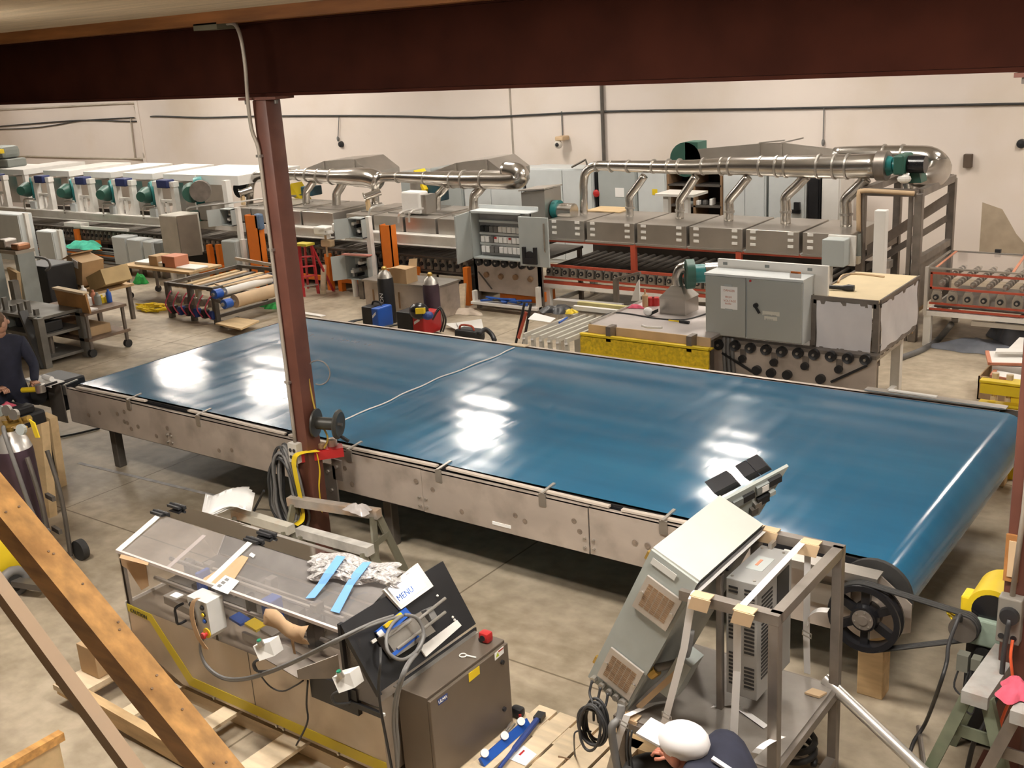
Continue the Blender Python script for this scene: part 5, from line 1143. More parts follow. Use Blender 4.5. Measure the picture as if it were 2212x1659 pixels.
# second duct behind: green fan, tapered plenum, round duct and return bend
d2 = thing('supply_duct', 'tapered stainless supply duct with big round bend behind the header', 'duct', (-6, 15.3, 1.9)); Y2 = 15.2
P_ = lambda u, v, y=Y2: HY(u, v, y)
def loft(A_, C_): return B().add(A_ + C_, [(0, 1, 2, 3), (7, 6, 5, 4)] + [(i, i + 4, (i + 1) % 4 + 4, (i + 1) % 4) for i in range(4)])
S1 = [P_(1507, 322), P_(1507, 352), P_(1507, 352, Y2 + .5), P_(1507, 322, Y2 + .5)]; S2 = [P_(1640, 310), P_(1640, 356), P_(1640, 356, Y2 + .9), P_(1640, 310, Y2 + .9)]; S3 = [P_(1690, 308), P_(1690, 356), P_(1690, 356, Y2 + .9), P_(1690, 308, Y2 + .9)]; S4 = [P_(1805, 322), P_(1805, 346), P_(1805, 346, Y2 + .35), P_(1805, 322, Y2 + .35)]
for a, b in ((S1, S2), (S2, S3), (S3, S4)): loft(a, b).build('plenum', 'hood', d2)
c = P_(1480, 345); B().lathe([(0, 0), (.26, 0), (.26, .3), (0, .3)], c, (0, 1, 0), 20).box(c.x, P_(1507, 340).x, Y2, Y2 + .3, c.z - .05, c.z + .26).build('fan_housing', 'green', d2, smooth='auto')
B().tube([P_(1803, 335), P_(1880, 335), P_(1975, 337), P_(2010, 343), P_(2027, 362), P_(2015, 383, Y2 - .3), P_(1985, 392, Y2 - .6), P_(1960, 396, HYY + .2)], .15, 16, res=4, radii=[.11, .13, .14, .16, .17, .16, .15, .14]).build('round_duct', 'duct', d2, smooth=True)
for u in (1910, 1950): q = P_(u, 336); B().cyl(q - Vector((.012, 0, 0)), q + Vector((.012, 0, 0)), .155, n=16).build('clamp', 'steel', d2)
B().bar(P_(1640, 309), P_(1695, 303), .03, .02).bar(P_(1688, 309), P_(1735, 298), .03, .02).build('brace_rod', 'steel', d2)
for u0, u1 in ((1640, 1642), (1688, 1690)): B().bar(P_(u0, 311, Y2 - .01), P_(u0, 352, Y2 - .01), .03, .02).build('flange', 'steel', d2)
fn = thing('exhaust_fan', 'green and teal exhaust fan with black motor at the end of the header', 'fan', HY(1950, 360, HYY))
def ax(u, v=358): return HY(u, v, HYY - .05)
B().cyl(ax(1896), ax(1918), .19, n=20).build('inlet_drum', 'framesteel', fn, smooth='auto'); B().cyl(ax(1918), ax(1930, 357), .13, .10, n=18).build('flange', 'teal', fn, smooth='auto'); B().cyl(ax(1930), ax(1942), .08, n=14).build('neck', 'teal', fn, smooth='auto')
B().cbox(ax(1940).x, ax(1962).x, HYY - .25, HYY + .15, ax(1950, 374).z, ax(1950, 332).z, .02).build('housing', 'green', fn)
B().cyl(ax(1963, 355), ax(2000, 355), .11, n=18).build('motor', 'blackgloss', fn, smooth='auto')
B().prism([ax(1955, 395), ax(1990, 395), ax(1986, 376), ax(1985, 366), ax(1966, 366), ax(1964, 378)], (0, .25, 0)).build('pedestal', 'green', fn)
o = B().ball(HY(1953, 386, HYY - .2), .09, .05, .06, 10, 6).build('plastic_jug', 'white', loc=HY(1953, 386, HYY - .2)); tag(o, 'white plastic bag hanging below the green fan', 'bag')

# ============================================================ tall steel frame right of the oven
tf = thing('tower_frame', 'tall open steel frame of square tube at the right of the ovens', 'frame', (-4.5, 15, 0))
ax0, ax1, ay0, ay1, az = -4.87, -4.15, 14.1, 15.55, 1.91
for x in (ax0, ax1):
    for y in (ay0, ay1): B().cbox(x - .05, x + .05, y - .05, y + .05, 0, az, .008).build('post', 'framesteel', tf)
    B().bar((x, ay0, az), (x, ay1, az), .09, .09).build('top_rail', 'framesteel', tf); B().bar((x, ay0, 1.05), (x, ay1, 1.05), .07, .09).build('mid_rail', 'framesteel', tf)
for y in (ay0, ay1): B().bar((ax0, y, az), (ax1, y, az), .09, .09).build('top_rail', 'framesteel', tf)
B().bar((ax1 - .1, ay0, 0), (ax1 - .1, ay0, az), .05, .05).build('inner_post', 'framesteel', tf)
B().prism([(ax0 + .05, ay0 + .1, 1.2), (ax1 + .0, ay1, 1.75), (ax1, ay1, 1.6), (ax0 + .05, ay0 + .1, 1.05)], (0, .15, 0)).prism([(ax0 + .05, ay0 + .1, .95), (ax1 + .0, ay1, 1.45), (ax1, ay1, 1.35), (ax0 + .05, ay0 + .1, .85)], (0, .15, 0)).build('sloping_channel', 'framesteel', tf)
B().box(ax0 + .08, ax1 - .12, ay0 + .15, ay1, .45, .52).build('platform', 'darksteel', tf); B().box(ax1 - .01, ax1 + .0, ay0 + .1, ay1, .4, 1.0).build('side_sheet', 'framesteel', tf)
for i in range(4): B().cyl((ax0 + .45, ay0 + .35 + .1 * i, .75 + .08 * i), (ax0 + .62, ay0 + .4 + .1 * i, .75 + .08 * i), .05, n=12).build('coupling', 'steel', tf)
B().cyl((ax0 + .25, ay0 + .2, .5), (ax0 + .25, ay0 + .2, 1.2), .025, n=8).box(ax0 + .18, ax0 + .34, ay0 + .13, ay0 + .28, .9, 1.0).build('jack_screw', 'steel', tf)
B().box(ax0 + .3, ax1 - .05, ay0 + .25, ay0 + .6, .3, .42).build('timber_pad', 'plywood', tf)
B().box(ax0 + .0, ax0 + .35, ay0 - .02, ay0 + .35, .46, .56).build('tray', 'framesteel', tf)
B().tube([HY(u, v, ay0 - .08) for u, v in ((1855, 500), (1855, 420), (1862, 413), (1880, 412), (1975, 418))], .03, 8, res=3).build('pipe', 'tan', tf, smooth=True)
B().cyl(HY(1852, 505, ay0 - .1), HY(1852, 560, ay0 - .1), .05, n=12).build('filter', 'plug', tf); B().cbox(*[(lambda a: (a.x - .05, a.x + .05, ay0 - .2, ay0 - .1, a.z - .05, a.z + .05))(HY(1852, 560, ay0 - .1))][0], .01).build('junction_box', mat('jcream', (.62, .55, .42), .5), tf)
x0, x1, z0, z1 = pr(1886, 1911, 455, 590, 13.3); o = B().cbox(x0, x1, 13.3, 13.42, 0, z1, .01).build('white_post', 'white', loc=((x0 + x1) / 2, 13.36, 0)); tag(o, 'bright white rectangular post in front of the tower frame', 'post')
x0, x1, z0, z1 = pr(1778, 1826, 517, 575, 13.25)
t = thing('control_box', 'grey-green control box on a white stand in front of the right oven', 'control box', ((x0 + x1) / 2, 13.25, 0))
B().cbox(x0, x1, 13.2, 13.42, z0, z1, .01).build('box', 'greycab', t); B().box(x0 - .005, x1 + .06, 13.42, 13.46, z0 - .02, z1 + .02).build('back_plate', 'whitepaint', t); B().box(x0 + .02, x0 + .09, 13.28, 13.36, 0, z0).build('stand_post', 'whitepaint', t)

# ============================================================ guarded roller machine at the right edge
gm = thing('roller_machine', 'roller machine with clear guard and red trim at the right edge', 'machine', (-3, 14, 0)); GY = 14.0
gx0, gx1 = -3.98, -1.6
for x in (gx0 + .04, gx1): 
    for y in (GY, GY + 1.3): B().box(x - .045, x + .045, y - .045, y + .045, 0, .42).build('leg', 'whitepaint', gm)
B().box(gx0, gx1, GY - .05, GY + .04, .40, .455).build('white_rail', 'whitepaint', gm); B().box(gx0, gx0 + .09, GY, GY + 1.3, .40, .455).build('white_rail', 'whitepaint', gm)
B().box(gx0 - .01, gx0 + .03, GY - .06, GY - .02, .4, 1.02).build('conduit', 'pipe_alu', gm)
for z in (.47, .545, .74, .93): B().box(gx0 + .05, gx1, GY - .03, GY - .01, z, z + .026).build('red_trim', 'redrail', gm)
B().box(gx0 + .05, gx0 + .075, GY - .03, GY - .01, .74, .95).build('red_trim', 'redrail', gm)
bb2 = B().prism([(gx0 + .07, GY - .025, .565), (gx0 + .19, GY - .025, .565), (gx0 + .19, GY - .025, .66), (gx0 + .165, GY - .025, .725), (gx0 + .09, GY - .025, .725), (gx0 + .07, GY - .025, .66)], (0, .05, 0)).build('bearing_block', 'bearing', gm)
B().cyl((gx0 + .13, GY - .05, .64), (gx0 + .13, GY - .025, .64), .036, n=12).build('bearing_ring', 'black', bb2); B().cyl((gx0 + .13, GY - .06, .64), (gx0 + .13, GY - .05, .64), .016, n=8).build('shaft_end', 'steel', bb2)
rep(bb2, [(.19 * i, 0, 0) for i in range(1, 11)])
rl = B().cyl((gx0 + .16, GY + .02, .80), (gx0 + .16, GY + 1.2, .80), .018, n=8)
for k in range(9): rl.cyl((gx0 + .16, GY + .08 + .12 * k, .80), (gx0 + .16, GY + .12 + .12 * k, .80), .04, n=10)
rl = rl.build('disc_roller', 'steel', gm, smooth='auto'); rep(rl, [(.19 * i, 0, 0) for i in range(1, 11)])
B().box(gx0 + .1, gx1, GY + .02, GY + 1.25, .5, .52).build('pan', 'darksteel', gm)
B().sheet([[(gx0 + .04, GY - .0, .95), (gx1, GY, .95)], [(gx0 + .04, GY, 1.0), (gx1, GY, 1.0)], [(gx0 + .04, GY + 1.0, 1.03), (gx1, GY + 1.0, 1.03)]]).build('guard_sheet', 'plexiclear', gm)
for p_, q_ in (((gx0, GY, 1.0), (gx0, GY + 1.0, 1.03)), ((gx0, GY + 1.0, 1.03), (gx1, GY + 1.0, 1.03)), ((gx0, GY, 1.0), (gx1, GY, 1.0))): B().bar(p_, q_, .025, .02).build('guard_edge', 'steel', gm)
B().bar((gx0 + 1.0, GY, 1.005), (gx0 + .92, GY + 1.0, 1.035), .03, .006).bar((gx0 + .1, GY, 1.005), (gx0 + .08, GY + 1.0, 1.035), .03, .006).build('red_tape', 'salmon', gm)
B().box(gx0 + .5, gx1, GY + .25, GY + .3, .24, .30).build('lower_rail', 'pipe_alu', gm)
B().box(gx0 + .9, gx0 + .97, GY + 1.0, GY + 1.06, 1.03, 1.2).box(gx0 + .55, gx0 + .62, GY + 1.0, GY + 1.05, 1.03, 1.08).build('sensor_post', 'black', gm)
# folded tarp
for k, (u, v, rx, ry, h) in enumerate(((2110, 758, .5, .3, .12), (2190, 740, .33, .35, .36))):
    q = FL(u, v); o = drape((q.x, q.y + .1, .0), rx, ry, h, 30 + k).build('tarpaulin', 'tarp', loc=q, smooth=True); tag(o, ('flat' if k == 0 else 'bulging') + ' part of a blue-grey tarpaulin heap on the floor', 'tarpaulin', 'tarpaulin heap')
o = B().tube([FL(1940, 775, .03), FL(1990, 757, .02), FL(2025, 735, .02), FL(2055, 700, .3)], .04, 8, res=5).build('grey_hose', 'cablegrey', loc=FL(1990, 757), smooth=True); tag(o, 'grey hose curving on the floor by the roller machine leg', 'hose')
# ============================================================ left oven lines
LY = 13.6
lo = thing('roller_line', 'long left roller line with orange legs and white beams', 'conveyor line', (-15, LY, 0))
lx0, lx1 = -26.5, -11.0
mat('linedark', (.16, .14, .12), .5, .4, var=.3, scale=4)
B().box(lx0, lx1, LY - .01, LY + .05, .70, .73).build('side_channel', 'linedark', lo); B().box(lx0, lx1, LY - .01, LY + .05, .47, .50).build('side_channel', 'linedark', lo)
bb = B().prism([(lx1 - .14, LY - .02, .51), (lx1 - .05, LY - .02, .51), (lx1 - .05, LY - .02, .60), (lx1 - .075, LY - .02, .69), (lx1 - .12, LY - .02, .69), (lx1 - .14, LY - .02, .6)], (0, .04, 0)).build('bearing_block', 'bearing', lo)
B().cyl((lx1 - .095, LY - .045, .60), (lx1 - .095, LY - .02, .60), .035, n=8).build('bearing_ring', 'black', bb)
rep(bb, [(-.152 * i, 0, 0) for i in range(1, 98)])
ro = B().cyl((lx1 - .095, LY + .02, .665), (lx1 - .095, LY + 1.6, .665), .038, n=8).build('roller', 'linedark', lo, smooth=True); rep(ro, [(-.152 * i, 0, 0) for i in range(1, 98)])
B().box(lx0, lx1, LY + 1.6, LY + 1.66, .45, .85).build('back_channel', 'linedark', lo); B().box(lx0, lx1, LY + .1, LY + 1.6, .40, .42).build('pan', 'linedark', lo)
for i, (u0, u1) in enumerate(((830, 875), (880, 945), (947, 1012))): x0, x1, _, _ = pr(u0, u1, 570, 580, LY - .05); B().box(x0, x1 - .05, LY - .06, LY - .03, .40, .44).build('terminal_strip', mat('strip', (.6, .54, .42), .5), lo)
for a_, b_ in ((-13.2, -11.3), (-16.2, -14.6), (-20.5, -17.6), (-24.5, -21.2)): B().box(a_, b_, LY + .25, LY + 1.4, .04, .38).build('shade_filler', 'black', lo)  # black boxes added to make the void under the line look dark
# orange legs and rails
def oleg(u, vt, vb=None, w=.09, y=LY, name='orange_leg'):
    q = HY(u, vt, y); return B().box(q.x - w / 2, q.x + w / 2, y - .05, y + .05, 0, q.z).build(name, 'orange', lo)
for u, vt in ((452, 528), (472, 528), (708, 548), (732, 552), (899, 577), (1008, 577), (165, 495), (210, 520)): oleg(u, vt, y=LY - .08)
for a, b in ((-20.9, -18.9), (-17.4, -16.6), (-15.4, -14.3), (-13.9, -13.3), (-11.7, -11.1), (-24, -21)): B().box(a, b, LY - .12, LY - .05, .16, .24).build('orange_rail', 'orange', lo)
B().bar((-17.2, LY - .1, .2), (-17.2, LY - .5, .2), .08, .08).build('orange_rail', 'orange', lo)
for u0, u1, vt, vb, lab in ((537, 563, 466, 617, 'tall orange steel post with a blue cloth cap left of the column'), (824, 847, 487, 600, 'tall orange channel post standing in front of the white beam')):
    yq = 13.1 if u0 < 600 else 13.25; x0, x1, z0, z1 = pr(u0, u1, vt, vb, yq)
    t = thing('orange_post', lab, 'post', ((x0 + x1) / 2, yq, 0)); B().box(x0, x1, yq, yq + .02, 0, z1).box(x0, x0 + .015, yq, yq + .14, 0, z1).box(x1 - .015, x1, yq, yq + .14, 0, z1).build('channel', 'orange', t)
    if u0 < 600: o = B().cbox(x1 - .09, x1 + .07, yq + .0, yq + .12, z1 - .26, z1 + .03, .04).build('glove', mat('glove', (.12, .18, .28), .8), loc=(x1, yq, z1)); tag(o, 'blue-grey cloth hung over the tall orange post', 'cloth')
# white beams (three lengths) with flanges
for u0, u1, v0 in ((0, 350, 447), (620, 710, 467), (720, 1010, 470)):
    x0 = HY(u0, 460, LY - .1).x if u0 else lx0; x1 = HY(u1, 495, LY - .1).x
    B().box(x0, x1, LY - .09, LY - .06, .93, 1.09).box(x0, x1, LY - .16, LY + .02, 1.085, 1.10).box(x0, x1, LY - .16, LY + .02, .92, .935).build('white_beam', 'whitepaint', lo)
x0, x1 = HY(400, 490, LY).x, HY(610, 490, LY).x; B().box(x0, x1, LY - .1, LY - .05, .93, 1.09).build('white_beam', 'whitepaint', lo)
x0, x1 = HY(145, 470, LY - .4).x, HY(345, 480, LY - .4).x; B().box(x0, x0 + .6, LY - .5, LY - .3, .86, .94).bar((x0 + .3, LY - .45, .85), (x1 - 1, LY - .45, .87), .06, .05).build('drop_bracket', 'whitepaint', lo)
# grey hoods on the left line
hu = [(503, 540), (541, 600), (600, 648), (650, 718)], [(745, 800), (803, 868), (871, 938), (941, 1013)]
hz = 1.35
for gi, grp in enumerate(hu):
    for u0, u1 in grp:
        x0, x1, _, _ = pr(u0, u1, 450, 480, LY); h = B().cbox(x0 + .012, x1 - .012, LY + .02, LY + 1.3, 1.10, hz, .008).build('hood', 'hood', lo)
        B().box(x0 + .1, x1 - .1, LY + .3, LY + 1.0, hz, hz + .02).build('hood_lid', 'steel', h)
# duct header over the left line (two runs)
def header(lab, pix, radii, y, branches, clamps, group=None):
    t = thing('exhaust_duct', lab, 'duct', HY(*pix[0], y), group)
    B().tube([HY(u, v, y) for u, v in pix], .1, 12, res=4, radii=radii).build('header', 'duct', t, smooth=True)
    for (ub, vb), (um, vm), (ut, vt), r in branches:
        a, b, c = HY(ub, vb, y), HY(um, vm, y), HY(ut, vt, y); a.z = hz
        B().tube([a, b, b.lerp(c, .5), c], r, 10, res=4).build('branch_pipe', 'duct', t, smooth=True)
    for u, v, r in clamps: q = HY(u, v, y); B().cyl(q - Vector((.012, 0, 0)), q + Vector((.012, 0, 0)), r, n=14).build('clamp', 'steel', t)
    return t
LD = 14.3
t = header('stainless duct over the left line behind the brown column', [(540, 448), (541, 405), (548, 385), (565, 377), (610, 377), (660, 378), (720, 382), (770, 383), (800, 385), (818, 392)], [.075, .075, .08, .085, .09, .11, .13, .17, .18, .17], LD,
       (((662, 445), (662, 415), (678, 390), .07), ((728, 452), (727, 420), (742, 393), .08)), ((625, 377, .11), (645, 378, .115), (665, 378, .13), (690, 381, .14), (718, 382, .145)))
t2 = header('stainless duct over the middle line ending in a big bend', [(811, 440), (811, 405), (820, 387), (840, 382), (900, 384), (980, 388), (1050, 388), (1100, 388), (1122, 384), (1118, 372), (1090, 366)], [.07, .07, .075, .08, .1, .14, .15, .16, .16, .15, .13], LD,
       (((945, 456), (945, 425), (966, 400), .065), ((1022, 458), (1024, 425), (1042, 403), .075)), ((860, 383, .1), (920, 385, .12), (978, 388, .15), (1003, 388, .16), (1045, 388, .165)))
for t_, pts in ((t, ((640, 372), (700, 348), (738, 345), (765, 344), (800, 372))), (t2, ((935, 370), (985, 352), (1018, 347), (1052, 344), (1085, 370)))):
    ys = LD + .7; p_ = [HY(u, v, ys) for u, v in pts]; zb = HY(pts[2][0], 384, ys).z
    B().prism([p_[0], p_[1], p_[2], p_[3], p_[4], Vector((p_[4].x, ys, zb)), Vector((p_[0].x, ys, zb))], (0, .8, 0)).build('plenum', 'hood', t_)
    for k in (1, 3): B().bar(p_[k] + Vector((0, -.015, 0)), Vector((p_[k].x, ys - .015, zb)), .03, .02).build('flange', 'steel', t_)
def openpipe(u0, v0, u1, v1, lab):
    a, b = HY(u0, v0, LY + .3), HY(u1, v1, LY + .5)
    t = thing('pipe_stub', lab, 'pipe', a); B().lathe([(.085, 0), (.085, .02), (.062, .03), (.062, (b - a).length), (.055, (b - a).length), (.055, .03), (.07, 0)], a, b - a, 16, caps=False).build('stub', 'duct', t, smooth='auto'); B().cyl(a.lerp(b, .3), a.lerp(b, .31), .055, n=14).build('bore', 'copper', t)
    q = a.lerp(b, .2); B().box(q.x - .03, q.x + .03, q.y - .03, q.y + .03, hz, q.z - .06).build('support', 'plywood', t)
openpipe(786, 427, 822, 414, 'open stainless pipe end with rusty bore on the middle line'); openpipe(517, 418, 545, 409, 'open stainless pipe end left of the brown column')
x0, x1, z0, z1 = pr(866, 905, 415, 447, LY + .2); t = thing('gauge_box', 'white bagged instrument box on the middle hoods', 'box', (x0, LY, hz)); B().cbox(x0, x1, LY + .2, LY + .45, hz + .02, z1, .03).build('box', 'white', t); B().box(x1, x1 + .1, LY + .25, LY + .5, hz + .02, z1 - .05).build('back_plate', 'hood', t)
c = HY(515, 410, LY + .9); o = B().cyl(c, c + Vector((0, .25, 0)), .16, n=18).build('motor', 'black', loc=c, smooth='auto'); tag(o, 'dark round motor behind the open pipe on the left line', 'motor')
for u, v, lab in ((640, 430, 'yellow wrapped blower behind the brown column'), (905, 405, 'yellow topped blower between the two ducts')):
    c = HY(u, v, LY + 1.6); t = thing('blower', lab, 'blower', (c.x, c.y, hz)); B().cyl((c.x, c.y, hz), (c.x, c.y, c.z + .1), .16, n=16).build('drum', 'hood', t, smooth='auto'); B().prism([c + Vector((-.12, -.1, .1)), c + Vector((.14, -.1, .02)), c + Vector((.17, -.1, -.14)), c + Vector((.22, -.1, -.02)), c + Vector((0, -.1, .32))], (0, .3, 0)).build('yellow_cover', 'yellow', t); B().cbox(c.x + .15, c.x + .45, c.y, c.y + .3, hz, c.z + .25, .02).build('motor', mat('bluegreen', (.03, .09, .12), .5), t)
# fan with white shroud right of the open panel
x0, x1, z0, z1 = pr(1135, 1185, 408, 470, LY + .3); t = thing('feed_blower', 'stainless box blower with a ribbed motor beside the open panel', 'blower', (x0, LY + .3, 1.1))
B().prism([(x0, LY + .2, z0 - .1), (x1, LY + .2, z0 - .1), (x1, LY + .2, z1), (x0, LY + .2, z1 - .05)], (0, .45, 0)).build('box', 'hood', t); B().bar((x0 - .03, LY + .42, z1 - .02), (x1 + .02, LY + .42, z1 + .02), .5, .02).build('lid', 'steel', t)
c = Vector((x1 + .02, LY + .42, (z0 + z1) / 2 - .1)); B().cyl(c, c + Vector((.1, 0, 0)), .14, n=18).build('flange', 'teal', t, smooth='auto'); B().cyl(c + Vector((.1, 0, -.02)), c + Vector((.36, 0, -.02)), .12, n=18).build('motor', 'duct', t, smooth='auto')
B().box(x0, x1, LY + .2, LY + .6, 1.0, z0 - .1).build('pedestal', 'darksteel', t)
# white blower bays far left
def bay(u, lab):
    c = HY(u, 432, LY); x = c.x; Z = 1.10
    t = thing('blower_bay', lab, 'blower', (x, LY, Z), 'white blower bays on the far left line')
    for dx in (.28, .80):
        B().box(x + dx, x + dx + .11, LY - .05, LY + .06, Z, Z + .66).build('post', 'whitepaint', t)
        B().prism([(x + dx, LY - .05, Z), (x + dx - .16, LY - .05, Z), (x + dx, LY - .05, Z + .2)], (0, .02, 0)).build('gusset', 'whitepaint', t)
    B().box(x + .26, x + .93, LY - .06, LY + .07, Z + .60, Z + .70).build('cross_beam', 'whitepaint', t); B().box(x + .28, x + .9, LY - .02, LY + .02, Z + .28, Z + .34).build('mid_bar', 'whitepaint', t); B().box(x + .53, x + .6, LY - .02, LY + .02, Z, Z + .3).build('strut', 'whitepaint', t)
    B().cbox(x + .48, x + .8, LY - .13, LY + .08, Z + .58, Z + .74, .02).build('navy_motor', mat('navym', (.018, .028, .11), .5), t)
    B().lathe([(0, 0), (.24, 0), (.26, .05), (.26, .16), (.2, .2), (0, .2)], (x, LY + .05, Z + .42), (.45, .9, 0), 18).build('fan_shroud', 'teal', t, smooth='auto'); B().cyl((x + .02, LY - .05, Z + .42), (x + .14, LY - .28, Z + .42), .17, .10, n=14).build('fan_motor', 'green', t, smooth='auto')
    B().box(x + .02, x + 1.02, LY + .4, LY + 2.0, Z + .66, Z + .78).build('air_box', 'white', t); B().box(x + .9, x + 1.0, LY + .42, LY + .52, Z, Z + .66).build('rear_post', 'whitepaint', t); B().box(x + .1, x + .5, LY + .5, LY + 1.5, Z, Z + .6).build('duct_box', 'hood', t)
    B().box(x + .1, x + .3, LY - .1, LY + .1, Z, Z + .16).build('wire_box', 'lightcab', t); B().tube([(x - .1, LY - .12, Z - .05), (x - .08, LY - .12, Z + .18), (x + .05, LY - .12, Z + .22), (x + .3, LY - .1, Z + .22)], .02, 6, res=3).build('flex_conduit', 'steel', t, smooth=True)
for i, u in enumerate((-25, 67, 152, 236, 322)): bay(u, 'white blower bay with teal fan, %s from the left, far line' % ('cut off first', 'second', 'third', 'fourth', 'fifth')[i])
c = HY(415, 416, LY); t = thing('teal_fan', 'large teal fan with grey housing at the right end of the white bays', 'fan', (c.x, LY, 1.1))
B().lathe([(0, 0), (.26, 0), (.28, .05), (.28, .16), (0, .18)], c + Vector((-.05, .1, 0)), (.6, .8, 0), 20).build('shroud', 'teal', t, smooth='auto'); B().cyl(c, c + Vector((.2, -.2, 0)), .2, .15, n=16).build('motor', 'green', t, smooth='auto'); B().cyl(c + Vector((.28, .0, .05)), c + Vector((.4, -.12, .05)), .2, n=16).build('ring', 'framesteel', t); B().cbox(c.x + .35, c.x + .75, LY - .2, LY + .3, 1.12, 1.42, .02).build('housing', 'hood', t); B().box(c.x + .1, c.x + .4, LY - .2, LY + .1, 1.1, 1.28).build('base', 'green', t)
x0 = HY(483, 430, LY).x; B().box(x0, x0 + .12, LY, LY + .12, 1.1, 1.85).build('end_post', 'white', t); B().box(c.x - .2, x0 + .12, LY + .3, LY + 1.9, 1.72, 1.90).build('air_box', 'white', t)
# stacked gear on the far left edge
q = HY(8, 340, 14.5); t = thing('parts_stack', 'dark machine parts with a yellow tag stacked on the far left line', 'machine part', (q.x, 14.5, 1.8)); B().cbox(q.x - .6, q.x + .3, 14.4, 14.9, 1.85, 2.05, .04).cbox(q.x - .6, q.x + .12, 14.4, 14.9, 2.05, 2.35, .1).build('casting', 'plug', t); B().box(q.x - .0, q.x + .25, 14.3, 14.4, 2.2, 2.3).build('tag', 'yellow', t); B().box(q.x - .8, q.x + .45, 14.3, 15.2, 1.72, 1.85).build('tray', 'whitepaint', t); B().box(q.x - .8, q.x - .7, 14.3, 14.4, 1.1, 1.72).box(q.x + .35, q.x + .45, 14.3, 14.4, 1.1, 1.72).build('support', 'whitepaint', t)
# conduit runs on the white beam
o = B().tube([HY(u, v, LY - .2) for u, v in ((404, 458), (410, 448), (470, 442), (600, 425))], .018, 6, res=3).build('conduit', 'pipe_alu', loc=HY(404, 458, LY)); tag(o, 'thin bent conduit above the white beam left of the column', 'conduit')
for i, (u, v) in enumerate(((798, 452), (861, 462), (884, 460))):
    o = B().tube([HY(u, v + 20, LY - .12), HY(u, v + 5, LY - .12), HY(u + 6, v - 4, LY - .1), HY(u + 30, v - 10, LY + .2)], .018, 6, res=3).build('conduit', 'pipe_alu', loc=HY(u, v, LY)); tag(o, 'bent conduit over the white beam edge, %s of three' % ('left', 'middle', 'right')[i], 'conduit', 'conduits over the beam')
# ------------------------------------------------------------ control boxes in front of the lines
def ctrl(lab, u0, u1, v0, v1, y, m='lightcab', d=.22, stand=None, name='control_box', cat='control box', opened=None):
    x0, x1, z0, z1 = pr(u0, u1, v0, v1, y); t = thing(name, lab, cat, ((x0 + x1) / 2, y, 0))
    if opened:
        B().box(x0, x1, y + d - .02, y + d, z0, z1).box(x0, x1, y, y + d, z0, z0 + .015).box(x0, x1, y, y + d, z1 - .015, z1).box(x0, x0 + .015, y, y + d, z0, z1).box(x1 - .015, x1, y, y + d, z0, z1).build('case', m, t)
        rg = random.Random(int(u0))
        for k in range(6): a = x0 + .03 + rg.uniform(0, .6) * (x1 - x0); zz = z0 + .05 + k * (z1 - z0 - .1) / 6; B().box(a, a + .06, y + .04, y + d - .03, zz, zz + .05).build('relay', ('black', 'paper', 'framesteel')[k % 3], t)
        B().obox((x0 - .05 if opened == 'L' else x1 + .06, y - .1, (z0 + z1) / 2), (.06 if opened == 'L' else -.07, .1, 0), (.005, .005, 0), (0, 0, (z1 - z0) / 2)).build('door', m, t)
    else:
        B().cbox(x0, x1, y, y + d, z0, z1, .012).build('case', m, t); B().cbox(x0 + .012, x1 - .012, y - .018, y - .001, z0 + .012, z1 - .012, .005).build('door', m, t)
    if stand == 'post': B().box(x1 - .02, x1 + .07, y + .1, y + .18, 0, z1 + .02).build('stand_post', 'whitepaint', t)
    elif stand == 'legs':
        for x in (x0 + .02, x1 - .09): B().box(x, x + .07, y + .05, y + .13, 0, z0).build('leg', 'whitepaint', t)
    else: B().box((x0 + x1) / 2 - .05, (x0 + x1) / 2 + .05, y + .05, y + .15, 0, z0).build('pedestal', 'framesteel', t)
    return t
ctrl('tall pale grey cabinet on a white stand at the left edge', -30, 48, 462, 560, 12.2, 'lightcab', .3, 'post')
ctrl('pale grey box on a white post stand, second from the left edge', 84, 118, 500, 560, 12.4, 'lightcab', .25, 'post')
for i, (u0, u1, v0) in enumerate(((246, 275, 512), (278, 308, 518), (312, 332, 522))): ctrl('pale transformer box, %s of the row in front of the left line' % ('left', 'middle', 'right')[i], u0, u1, v0, 572, 12.9, 'lightcab', .3)
ctrl('dark grey box squeezed behind the beige cabinet', 334, 350, 524, 562, 12.95, 'greycab_d', .2)
t = ctrl('tall beige cabinet with a dark brown side in front of the left line', 350, 388, 466, 552, 12.7, 'encl', .5, 'legs'); t.children[0].data.materials[0] = mat('beige', (.46, .43, .37), .5); t.children[1].data.materials[0] = MATS['beige']; x0, x1, z0, z1 = pr(350, 388, 466, 552, 12.7); B().prism([(x1 + .01, 12.68, z0), (x1 + .2, 13.0, z0), (x1 + .2, 13.0, z1), (x1 + .01, 12.68, z1)], (.02, -.01, 0)).build('open_door', mat('dooryb', (.16, .13, .10), .5), t)
ctrl('small open grey box high on a white post', 476, 500, 452, 488, 13.2, 'greycab', .2, 'post', opened='L')
ctrl('grey box low on the same white post left of the orange post', 482, 512, 521, 580, 13.1, 'greycab', .3, 'post')
ctrl('open grey box on a white post in front of the middle line', 752, 782, 472, 515, 13.1, 'greycab', .2, 'post', opened='L')
ctrl('open grey box low in front of the middle line with a pink top edge', 746, 795, 553, 605, 13.1, 'greycab', .25, None, opened='L')
o = B().bar(HY(742, 549, 13.05), HY(800, 552, 13.05), .1, .02).build('pink_bar', mat('pinkbar', (.5, .2, .16), .6), loc=HY(742, 549, 13.05)); tag(o, 'pinkish bar lying on the low open grey box', 'bar')
